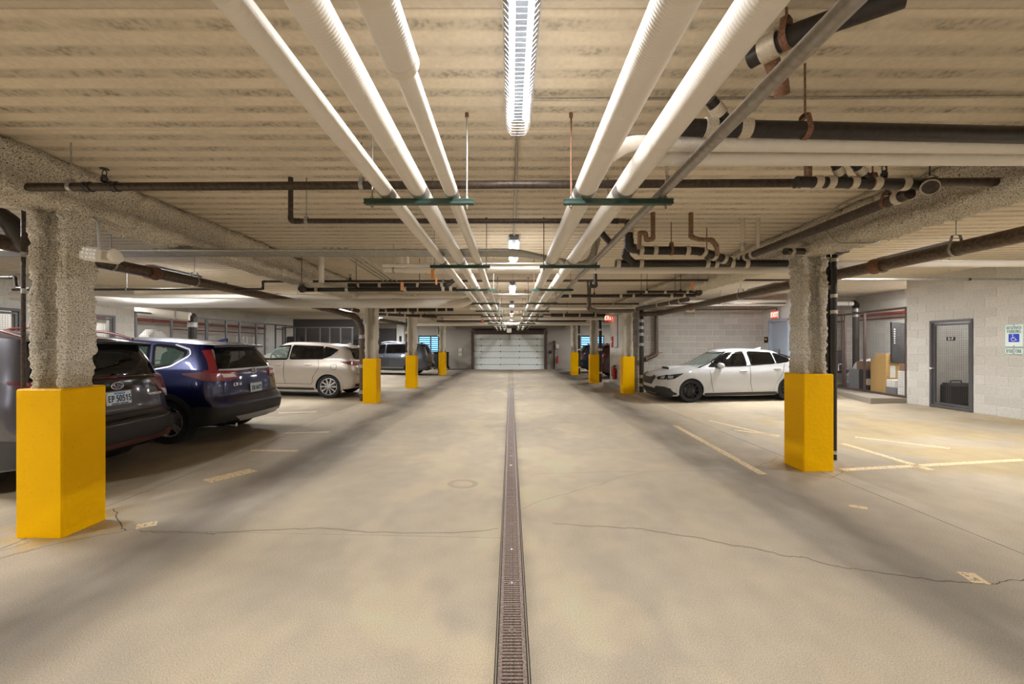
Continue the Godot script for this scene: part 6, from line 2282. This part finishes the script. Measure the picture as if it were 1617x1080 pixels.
func car_materials() -> void:
	M.tire = mat(rgb8(34, 33, 33), 0.85)
	M.well = mat(rgb8(16, 16, 16), 0.95)
	M.gap = mat(rgb8(14, 14, 16), 0.8)
	M.black_gloss = mat(rgb8(14, 14, 15), 0.12)
	M.clad = mat(rgb8(40, 40, 42), 0.6)
	M.silver = mat(rgb8(170, 170, 172), 0.4, 0.5)
	M.interior = mat(rgb8(40, 40, 40), 0.8)
	M.interior_light = mat(rgb8(96, 94, 90), 0.8)
	for e in [["glass_front", Color(0.55, 0.62, 0.58, 0.28)], ["glass_tint", Color(0.02, 0.025, 0.024, 0.72)], ["glass_dark", Color(0.015, 0.015, 0.017, 0.9)], ["glass_green", Color(0.35, 0.45, 0.4, 0.35)]]:
		var g := mat(e[1], 0.04)
		g.transparency = BaseMaterial3D.TRANSPARENCY_ALPHA
		M[e[0]] = g
	M.tail_red = mat(rgb8(124, 8, 12), 0.12)
	M.tail_red.clearcoat_enabled = true
	M.tail_dark = mat(rgb8(92, 5, 14), 0.1)
	M.tail_dark.clearcoat_enabled = true
	M.tail_clear = mat(rgb8(206, 190, 190), 0.15)
	M.head_dark = mat(rgb8(30, 30, 32), 0.08)
	M.head_clear = mat(rgb8(180, 184, 190), 0.1, 0.5)
	M.plate = mat(rgb8(196, 212, 226), 0.5)
	M.plate_ink = mat(rgb8(36, 40, 70), 0.5)
	M.plate_blue = mat(rgb8(60, 120, 190), 0.5)
	M.emblem_blue = mat(rgb8(30, 40, 80), 0.2)
	M.alloy = mat(rgb8(196, 196, 198), 0.25, 0.8)
	M.alloy_dark = mat(rgb8(30, 30, 31), 0.3, 0.4)
	M.copper_rail = mat(rgb8(92, 40, 34), 0.4, 0.2)
	M.copper_trim = mat(rgb8(84, 48, 46), 0.5, 0.1)
	M.seat_tan = mat(rgb8(150, 140, 125), 0.8)

func suv() -> Dictionary:
	return {
		"len": 4.6, "ef": 0.50, "er": 0.36, "n": 3.0, "ra": 0.95, "fa": 3.64, "arch": 0.395, "tr": 0.35, "tw": 0.235, "hood_crown": 0.06, "crown": 0.05,
		"lip": 0.06, "lip_off": 0.012, "lip_mat": "clad",
		"ytop": [V(0, 1.12), V(0.5, 1.16), V(1.3, 1.14), V(2.4, 1.09), V(3.1, 1.07), V(3.5, 1.06), V(4.0, 1.0), V(4.4, 0.88), V(4.6, 0.76)],
		"sill": [V(0, 0.36), V(0.5, 0.28), V(1.4, 0.24), V(3.2, 0.24), V(4.2, 0.24), V(4.6, 0.28)],
		"xr": [V(0.2, 0.14), V(0.36, 0.04), V(0.52, 0.0), V(0.66, 0.02), V(0.74, 0.09), V(0.95, 0.13), V(1.15, 0.17), V(1.3, 0.24)],
		"xf": [V(0.2, 4.46), V(0.34, 4.58), V(0.6, 4.6), V(0.78, 4.58), V(0.9, 4.5), V(1.05, 4.36), V(1.2, 4.2)],
		"w": [V(0.2, 0.84), V(0.34, 0.895), V(0.55, 0.905), V(0.8, 0.925), V(0.92, 0.922), V(1.05, 0.895), V(1.16, 0.875), V(1.25, 0.86)],
		"xfb": 3.55, "xft": 2.55, "xrb": 0.20, "xrt": 0.46, "wb": 0.862, "wt": 0.655, "bulge": 0.012,
		"roof": [V(0.2, 1.53), V(0.5, 1.565), V(1.2, 1.61), V(2.0, 1.63), V(2.6, 1.58), V(3.0, 1.4)],
		"screen_k": 0.86, "rear_poly": PackedVector2Array([V(0, 1.50), V(0.54, 1.49), V(0.68, 1.20), V(0, 1.20), V(0, 1.5)]),
		"windows": [
			{"top": [V(2.30, 1.545), V(2.62, 1.50), V(3.02, 1.26)], "bot": [V(2.30, 1.14), V(2.7, 1.125), V(3.12, 1.13)], "glass": "glass_front"},
			{"top": [V(1.42, 1.56), V(2.20, 1.56)], "bot": [V(1.30, 1.18), V(2.20, 1.145)], "glass": "glass_tint"},
			{"top": [V(0.80, 1.46), V(1.0, 1.53), V(1.33, 1.555)], "bot": [V(0.78, 1.38), V(0.98, 1.24), V(1.22, 1.185)], "glass": "glass_tint"}],
		"seams": [["side", [V(2.25, 1.12), V(2.25, 0.6), V(2.2, 0.42)]], ["side", [V(3.2, 1.07), V(3.22, 0.7), V(3.16, 0.42)]], ["side", [V(1.26, 1.14), V(1.22, 0.9), V(1.40, 0.62), V(1.42, 0.42)]], ["side", [V(1.42, 0.42), V(3.16, 0.42)]]],
		"handles": [V(2.42, 0.96), V(1.55, 0.99)], "handle_mat": "chrome", "mirror": V(2.98, 1.16), "mirror_mat": null,
		"wheel": {"rim": 0.235, "n": 5, "split": [-1.0, 1.0], "inner": 0.18, "outer": 0.14, "w": 0.05, "taper": 0.8, "mat": M.alloy, "rim_mat": M.alloy},
		"patches": [], "plate": V(0, 0.86), "plate_text": [],
	}

func cars() -> void:
	car_materials()
	var A := 0.022
	# --- blue SUV
	var blue := paint(rgb8(10, 18, 66), 0.45)
	var s := suv()
	s.merge({"paint": blue, "mirror_mat": blue, "spoiler": 1.575, "exhaust": [-0.55], "fin_mat": blue,
		"trims": [["chrome_trim", "side", [V(3.1, 1.105), V(2.3, 1.118), V(1.25, 1.16), V(0.95, 1.22), V(0.70, 1.40), V(0.74, 1.49), V(1.0, 1.565)], 0.022, "silver"], ["chrome_trim", "rear", [V(0.745, 1.16), V(0.70, 1.28), V(0.575, 1.50)], 0.025, "silver"]],
		"rear_seams": [[V(-0.70, 1.16), V(-0.72, 0.74), V(0.72, 0.74), V(0.70, 1.16)]],
		"emblems": [[V(0, 1.13), "h"]], "badges": [[V(-0.46, 0.93), "CR-V", 0.052, 1.35]],
		"plate": V(0.0, 0.84), "plate_text": [["EB 6471", 0.075, -0.005, 0.72, "plate_ink"]],
		"patches": [
			["bumper", "rear1", [V(-0.9, 0.60), V(0.9, 0.60)], [V(-0.895, 0.37), V(0.895, 0.37)], 0.012, "clad"],
			["skid_plate", "rear1", [V(-0.62, 0.43), V(0.62, 0.43)], [V(-0.5, 0.34), V(0.5, 0.34)], 0.026, "silver"],
			["sill_trim", "side", [V(1.36, 0.37), V(3.24, 0.37)], [V(1.36, 0.25), V(3.24, 0.25)], 0.012, "clad"],
			["bumper_corner", "side", [V(0.12, 0.60), V(0.50, 0.60), V(0.58, 0.55)], [V(0.12, 0.35), V(0.52, 0.30), V(0.60, 0.30)], 0.013, "clad"],
			["tail_light", "rear", [V(0.48, 1.155), V(0.84, 1.165)], [V(0.44, 1.02), V(0.84, 1.0)], 0.014, "tail_red"],
			["tail_light_upright", "rear", [V(0.60, 1.50), V(0.685, 1.47)], [V(0.73, 1.15), V(0.81, 1.15)], 0.014, "tail_red"],
			["tail_light_wing", "side", [V(0.17, 1.15), V(0.4, 1.15), V(0.72, 1.12)], [V(0.17, 0.99), V(0.4, 1.02), V(0.72, 1.10)], 0.014, "tail_dark"],
			["tail_light_clear", "rear", [V(0.52, 1.10), V(0.72, 1.11)], [V(0.46, 1.05), V(0.70, 1.05)], 0.020, "tail_clear"],
			["hatch_bar", "rear1", [V(-0.70, 1.18), V(0.70, 1.18)], [V(-0.70, 1.15), V(0.70, 1.15)], 0.022, "silver"]]}, true)
	s.windows[1].glass = "glass_green"
	s.windows[2].glass = "glass_green"
	s.seams.append(["side", [V(0.95, 1.02), V(1.13, 1.02), V(1.13, 0.88), V(0.95, 0.86), V(0.95, 1.02)]])
	build_car(s, "suv_car", "glossy dark blue SUV with red tail lights parked rear out", Vector3(-4.43 - 2.3, fy(6.4), -7.32), PI, -A)
	# --- dark grey SUV behind the nearest column
	var dk := paint(rgb8(66, 64, 72), 0.5)
	s = suv()
	s.merge({"paint": dk, "mirror_mat": dk, "spoiler": 1.60, "rails": "copper_rail", "spoiler_mat": M.black_gloss, "fin_mat": M.black_gloss, "pillar": dk, "wiper": 1.22, "rear_glass": M.glass_dark,
		"roof": [V(0.2, 1.56), V(0.5, 1.61), V(1.2, 1.66), V(2.0, 1.68), V(2.6, 1.63), V(3.0, 1.45)], "wt": 0.69, "xrb": 0.20, "xrt": 0.40,
		"rear_poly": PackedVector2Array([V(0, 1.53), V(0.60, 1.52), V(0.74, 1.15), V(0, 1.15), V(0, 1.53)]),
		"emblems": [[V(0, 1.075), "oval"]], "badges": [[V(0.53, 0.93), "PREMIUM", 0.030, 1.1]],
		"plate": V(0.0, 0.93), "plate_text": [["EP 50515", 0.078, -0.004, 0.66, "plate_ink"], ["BERMAN", 0.024, 0.058, 1.0, "plate_blue"], ["SUBARU CHICAGO", 0.018, -0.064, 1.0, "plate_ink"]],
		"rear_seams": [[V(-0.62, 1.12), V(-0.70, 0.74), V(0.70, 0.74), V(0.62, 1.12)]],
		"trims": [["chrome_trim", "rear", [V(0.73, 1.16), V(0.60, 1.51)], 0.02, "silver"]],
		"patches": [
			["hatch_panel", "rear1", [V(-0.70, 1.145), V(0.70, 1.145)], [V(-0.62, 1.02), V(0.62, 1.02)], 0.010, "black_gloss"],
			["bumper", "rear1", [V(-0.9, 0.62), V(0.9, 0.62)], [V(-0.895, 0.37), V(0.895, 0.37)], 0.014, "clad"],
			["copper_trim", "rear1", [V(-0.72, 0.46), V(-0.6, 0.46), V(-0.52, 0.42), V(0.52, 0.42), V(0.6, 0.46), V(0.72, 0.46)], [V(-0.72, 0.37), V(-0.5, 0.36), V(0.5, 0.36), V(0.72, 0.37)], 0.03, "copper_trim"],
			["bumper_step", "rear1", [V(-0.8, 0.68), V(0.8, 0.68)], [V(-0.8, 0.63), V(0.8, 0.63)], 0.022, "black_gloss"],
			["sill_trim", "side", [V(1.36, 0.37), V(3.24, 0.37)], [V(1.36, 0.25), V(3.24, 0.25)], 0.012, "clad"],
			["bumper_corner", "side", [V(0.12, 0.60), V(0.50, 0.60), V(0.58, 0.55)], [V(0.12, 0.35), V(0.52, 0.30), V(0.60, 0.30)], 0.013, "clad"],
			["tail_light", "rear", [V(0.60, 1.15), V(0.84, 1.19)], [V(0.62, 0.97), V(0.84, 0.90)], 0.016, "tail_dark"],
			["tail_light_clear", "rear", [V(0.66, 0.985), V(0.84, 0.955)], [V(0.72, 0.93), V(0.84, 0.86)], 0.017, "tail_clear"],
			["tail_light_wing", "side", [V(0.18, 1.19), V(0.36, 1.14)], [V(0.18, 0.92), V(0.28, 1.05)], 0.016, "tail_dark"]]}, true)
	build_car(s, "suv_car", "dark grey SUV with copper roof rails, partly hidden by the nearest column", Vector3(-4.66 - 2.3, fy(6.6), -5.0), PI, -A)
	# --- beige SUV
	var bg := paint(rgb8(178, 168, 156), 0.45)
	s = suv()
	s.merge({"paint": bg, "mirror_mat": bg, "spoiler": 1.515, "lip_mat": bg, "lip": 0.05, "lip_off": 0.008, "handle_mat": bg, "wt": 0.63,
		"roof": [V(0.2, 1.47), V(0.5, 1.52), V(1.2, 1.575), V(2.0, 1.60), V(2.6, 1.55), V(3.0, 1.37)], "rear_poly": PackedVector2Array([V(0, 1.45), V(0.5, 1.44), V(0.66, 1.19), V(0, 1.19), V(0, 1.45)]),
		"wheel": {"rim": 0.245, "n": 10, "split": [0.0], "inner": 0.0, "outer": 0.0, "w": 0.052, "taper": 0.55, "mat": M.alloy, "rim_mat": M.alloy},
		"windows": [
			{"top": [V(2.18, 1.525), V(2.6, 1.485), V(3.05, 1.24)], "bot": [V(2.18, 1.135), V(2.7, 1.12), V(3.15, 1.13)], "glass": "glass_front"},
			{"top": [V(1.22, 1.51), V(2.10, 1.53)], "bot": [V(1.10, 1.17), V(2.10, 1.14)], "glass": "glass_dark"},
			{"top": [V(0.74, 1.41), V(0.9, 1.46), V(1.16, 1.505)], "bot": [V(0.76, 1.37), V(0.9, 1.26), V(1.06, 1.175)], "glass": "glass_dark"}],
		"trims": [["chrome_trim", "side", [V(1.1, 1.155), V(0.92, 1.22), V(0.70, 1.43)], 0.02, "silver"]],
		"rear_glass": M.glass_dark, "rear_seams": [[V(-0.70, 1.16), V(-0.72, 0.72), V(0.72, 0.72), V(0.70, 1.16)]],
		"patches": [
			["sill_trim", "side", [V(1.36, 0.31), V(3.24, 0.31)], [V(1.36, 0.25), V(3.24, 0.25)], 0.010, "clad"],
			["tail_light", "rear", [V(0.40, 1.10), V(0.84, 1.12)], [V(0.5, 1.04), V(0.84, 0.98)], 0.014, "tail_red"],
			["tail_light_wing", "side", [V(0.17, 1.11), V(0.62, 1.09)], [V(0.17, 0.98), V(0.3, 0.99), V(0.62, 1.085)], 0.014, "tail_dark"],
			["bumper", "rear1", [V(-0.84, 0.45), V(0.84, 0.45)], [V(-0.84, 0.37), V(0.84, 0.37)], 0.012, "clad"]]}, true)
	s.seams.append(["side", [V(0.72, 1.0), V(0.86, 1.0), V(0.88, 0.95), V(0.86, 0.86), V(0.72, 0.86), V(0.70, 0.92), V(0.72, 1.0)]])
	build_car(s, "suv_car", "beige SUV seen from the side with silver ten spoke wheels, beside the second column", Vector3(-4.40 - 2.3, fy(6.4), -12.95), PI, -A)
	# --- far dark grey SUV
	var fg := paint(rgb8(62, 66, 74), 0.5)
	s = suv()
	s.merge({"paint": fg, "mirror_mat": fg, "len": 4.95, "ra": 1.05, "fa": 3.94, "spoiler": 1.62, "lip_mat": fg, "lip_off": 0.006, "rails": "silver",
		"ytop": [V(0, 1.12), V(0.5, 1.16), V(1.3, 1.14), V(2.4, 1.09), V(3.3, 1.07), V(3.8, 1.06), V(4.3, 1.0), V(4.75, 0.88), V(4.95, 0.76)],
		"xf": [V(0.2, 4.81), V(0.34, 4.93), V(0.6, 4.95), V(0.78, 4.93), V(0.9, 4.85), V(1.05, 4.7), V(1.2, 4.55)],
		"roof": [V(0.2, 1.56), V(0.5, 1.61), V(1.3, 1.65), V(2.2, 1.66), V(2.8, 1.61), V(3.2, 1.45)], "xfb": 3.85, "xft": 2.8,
		"windows": [
			{"top": [V(2.45, 1.58), V(2.85, 1.53), V(3.3, 1.25)], "bot": [V(2.45, 1.135), V(2.9, 1.12), V(3.4, 1.13)], "glass": "glass_dark"},
			{"top": [V(1.40, 1.57), V(2.36, 1.585)], "bot": [V(1.30, 1.17), V(2.36, 1.14)], "glass": "glass_dark"},
			{"top": [V(0.74, 1.46), V(0.95, 1.54), V(1.3, 1.565)], "bot": [V(0.8, 1.38), V(1.0, 1.26), V(1.22, 1.175)], "glass": "glass_dark"}],
		"rear_glass": M.glass_dark, "handles": [V(2.6, 0.96), V(1.7, 0.99)],
		"trims": [["chrome_trim", "side", [V(1.45, 0.40), V(3.4, 0.40)], 0.02, "silver"], ["chrome_trim", "rear", [V(0.7, 1.2), V(0.57, 1.5)], 0.03, "silver"]],
		"patches": [
			["sill_trim", "side", [V(1.46, 0.33), V(3.5, 0.33)], [V(1.46, 0.25), V(3.5, 0.25)], 0.010, "clad"],
			["tail_light", "rear", [V(0.5, 1.10), V(0.84, 1.12)], [V(0.5, 1.02), V(0.84, 1.0)], 0.014, "tail_dark"],
			["bumper", "rear1", [V(-0.84, 0.52), V(0.84, 0.52)], [V(-0.84, 0.37), V(0.84, 0.37)], 0.012, "clad"],
			["skid_plate", "rear1", [V(-0.75, 0.46), V(0.75, 0.46)], [V(-0.65, 0.38), V(0.65, 0.38)], 0.026, "silver"]]}, true)
	build_car(s, "suv_car", "dark slate SUV with silver rails by the louvred window, behind the third column", Vector3(-4.15 - 2.475, fy(6.6), -22.35), PI, -A)
	# --- white sports saloon
	var wh := paint(rgb8(184, 184, 183), 0.0)
	s = suv()
	s.merge({"paint": wh, "mirror_mat": wh, "len": 4.67, "ra": 1.075, "fa": 3.76, "arch": 0.365, "tr": 0.328, "tw": 0.24, "hood_crown": 0.075, "crown": 0.045, "ef": 0.62,
		"lip": 0.035, "lip_off": 0.01, "lip_mat": wh,
		"ytop": [V(0, 0.96), V(0.5, 1.02), V(1.3, 1.0), V(2.4, 0.95), V(3.1, 0.92), V(3.6, 0.90), V(4.1, 0.83), V(4.45, 0.74), V(4.67, 0.66)],
		"sill": [V(0, 0.30), V(0.5, 0.22), V(1.4, 0.17), V(3.2, 0.17), V(4.2, 0.18), V(4.67, 0.2)],
		"xr": [V(0.2, 0.14), V(0.36, 0.04), V(0.55, 0.0), V(0.9, 0.03), V(1.05, 0.08)],
		"xf": [V(0.15, 4.55), V(0.3, 4.64), V(0.5, 4.67), V(0.65, 4.65), V(0.75, 4.58), V(0.9, 4.4), V(1.05, 4.2)],
		"w": [V(0.15, 0.83), V(0.3, 0.88), V(0.5, 0.895), V(0.7, 0.91), V(0.82, 0.905), V(0.92, 0.875), V(1.02, 0.855)],
		"xfb": 3.68, "xft": 2.72, "xrb": 0.45, "xrt": 1.15, "wb": 0.845, "wt": 0.575, "bulge": 0.016,
		"roof": [V(0.5, 1.14), V(0.9, 1.26), V(1.3, 1.345), V(1.9, 1.40), V(2.3, 1.405), V(2.75, 1.35), V(3.2, 1.2)],
		"rear_poly": PackedVector2Array([V(0, 1.28), V(0.45, 1.27), V(0.62, 1.06), V(0, 1.06), V(0, 1.28)]),
		"windows": [
			{"top": [V(2.22, 1.345), V(2.62, 1.315), V(3.02, 1.12)], "bot": [V(2.22, 1.0), V(2.7, 0.985), V(3.16, 0.975)], "glass": "glass_tint"},
			{"top": [V(1.45, 1.30), V(2.08, 1.345)], "bot": [V(1.45, 1.03), V(2.08, 1.005)], "glass": "glass_dark"},
			{"top": [V(1.0, 1.19), V(1.38, 1.29)], "bot": [V(1.05, 1.08), V(1.38, 1.035)], "glass": "glass_dark"}],
		"seams": [["side", [V(2.15, 0.96), V(2.15, 0.5), V(2.1, 0.28)]], ["side", [V(3.25, 0.92), V(3.22, 0.6), V(3.16, 0.28)]], ["side", [V(1.2, 1.0), V(1.28, 0.75), V(1.44, 0.5), V(1.46, 0.28)]]],
		"handles": [V(2.34, 0.84), V(1.42, 0.88)], "handle_mat": wh, "mirror": V(2.96, 1.0),
		"wheel": {"rim": 0.235, "n": 10, "split": [-1.0, 1.0], "inner": 0.12, "outer": 0.10, "w": 0.018, "taper": 0.9, "mat": M.alloy_dark, "rim_mat": M.alloy_dark},
		"scoop": 4.12, "fin_mat": wh, "exhaust": [-0.5, 0.5], "rear_glass": M.glass_dark,
		"trims": [["black_trim", "side", [V(3.2, 0.955), V(2.2, 0.975), V(1.1, 1.05)], 0.012, "black_gloss"]],
		"patches": [
			["grille", "front1", [V(-0.50, 0.70), V(-0.42, 0.735), V(0.42, 0.735), V(0.50, 0.70)], [V(-0.50, 0.66), V(-0.36, 0.49), V(0.36, 0.49), V(0.50, 0.66)], 0.006, "black"],
			["lower_grille", "front1", [V(-0.42, 0.40), V(0.42, 0.40)], [V(-0.46, 0.24), V(0.46, 0.24)], 0.006, "black"],
			["fog_surround", "front", [V(0.46, 0.37), V(0.58, 0.46), V(0.80, 0.45), V(0.865, 0.40)], [V(0.42, 0.24), V(0.6, 0.21), V(0.84, 0.22), V(0.87, 0.25)], 0.014, "clad"],
			["front_lip", "front1", [V(-0.83, 0.215), V(0.83, 0.215)], [V(-0.80, 0.165), V(0.80, 0.165)], 0.016, "clad"],
			["head_light", "front", [V(0.56, 0.70), V(0.80, 0.775)], [V(0.62, 0.635), V(0.83, 0.65)], 0.008, "head_dark"],
			["head_light_side", "side", [V(4.40, 0.755), V(3.98, 0.815)], [V(4.40, 0.64), V(4.22, 0.665), V(3.98, 0.80)], 0.008, "head_dark"],
			["head_lamp", "side", [V(4.37, 0.735), V(4.24, 0.745)], [V(4.37, 0.665), V(4.26, 0.68)], 0.013, "head_clear"],
			["head_lamp", "front", [V(0.70, 0.725), V(0.78, 0.74)], [V(0.70, 0.665), V(0.79, 0.672)], 0.013, "head_clear"],
			["sill_trim", "side", [V(1.42, 0.26), V(3.40, 0.26)], [V(1.42, 0.18), V(3.40, 0.18)], 0.012, "clad"],
			["mirror_patch", "side", [V(3.24, 0.97), V(3.06, 1.08)], [V(3.24, 0.955), V(3.02, 0.965)], 0.007, "black_gloss"]]}, true)
	build_car(s, "saloon_car", "white sports saloon with black wheels parked nose out by the grey block wall", Vector3(4.02 + 2.335, fy(6.3), -12.08), PI, A)
	# --- burgundy and blue cars past the stair core
	var bu := paint(rgb8(64, 14, 18), 0.4)
	s = suv()
	s.merge({"paint": bu, "mirror_mat": bu, "lip_mat": bu, "lip_off": 0.006, "spoiler": 1.575, "rear_glass": M.glass_dark,
		"trims": [["chrome_trim", "rear", [V(0.2, 0.98), V(0.68, 1.0)], 0.05, "silver"]],
		"patches": [
			["tail_light", "rear", [V(0.5, 1.10), V(0.84, 1.14)], [V(0.5, 1.0), V(0.84, 0.94)], 0.014, "tail_red"],
			["bumper", "rear1", [V(-0.84, 0.55), V(0.84, 0.55)], [V(-0.84, 0.37), V(0.84, 0.37)], 0.012, "clad"],
			["reflector", "rear", [V(0.5, 0.66), V(0.75, 0.67)], [V(0.5, 0.62), V(0.75, 0.62)], 0.014, "tail_clear"]]}, true)
	build_car(s, "suv_car", "burgundy car half hidden by the stair core beside the third column", Vector3(4.12 + 2.3, fy(6.4), -20.3), 0.0, A)
	var db := paint(rgb8(24, 34, 52), 0.4)
	s = suv()
	s.merge({"paint": db, "mirror_mat": db, "lip_mat": db, "lip_off": 0.006, "spoiler": 1.575, "rear_glass": M.glass_dark,
		"patches": [
			["tail_light", "rear", [V(0.5, 1.10), V(0.84, 1.14)], [V(0.5, 1.0), V(0.84, 0.94)], 0.014, "tail_red"],
			["bumper", "rear1", [V(-0.84, 0.5), V(0.84, 0.5)], [V(-0.84, 0.37), V(0.84, 0.37)], 0.012, "clad"]]}, true)
	build_car(s, "suv_car", "dark blue car beyond the burgundy one, before the louvred window", Vector3(3.95 + 2.3, fy(6.2), -24.3), 0.0, A)
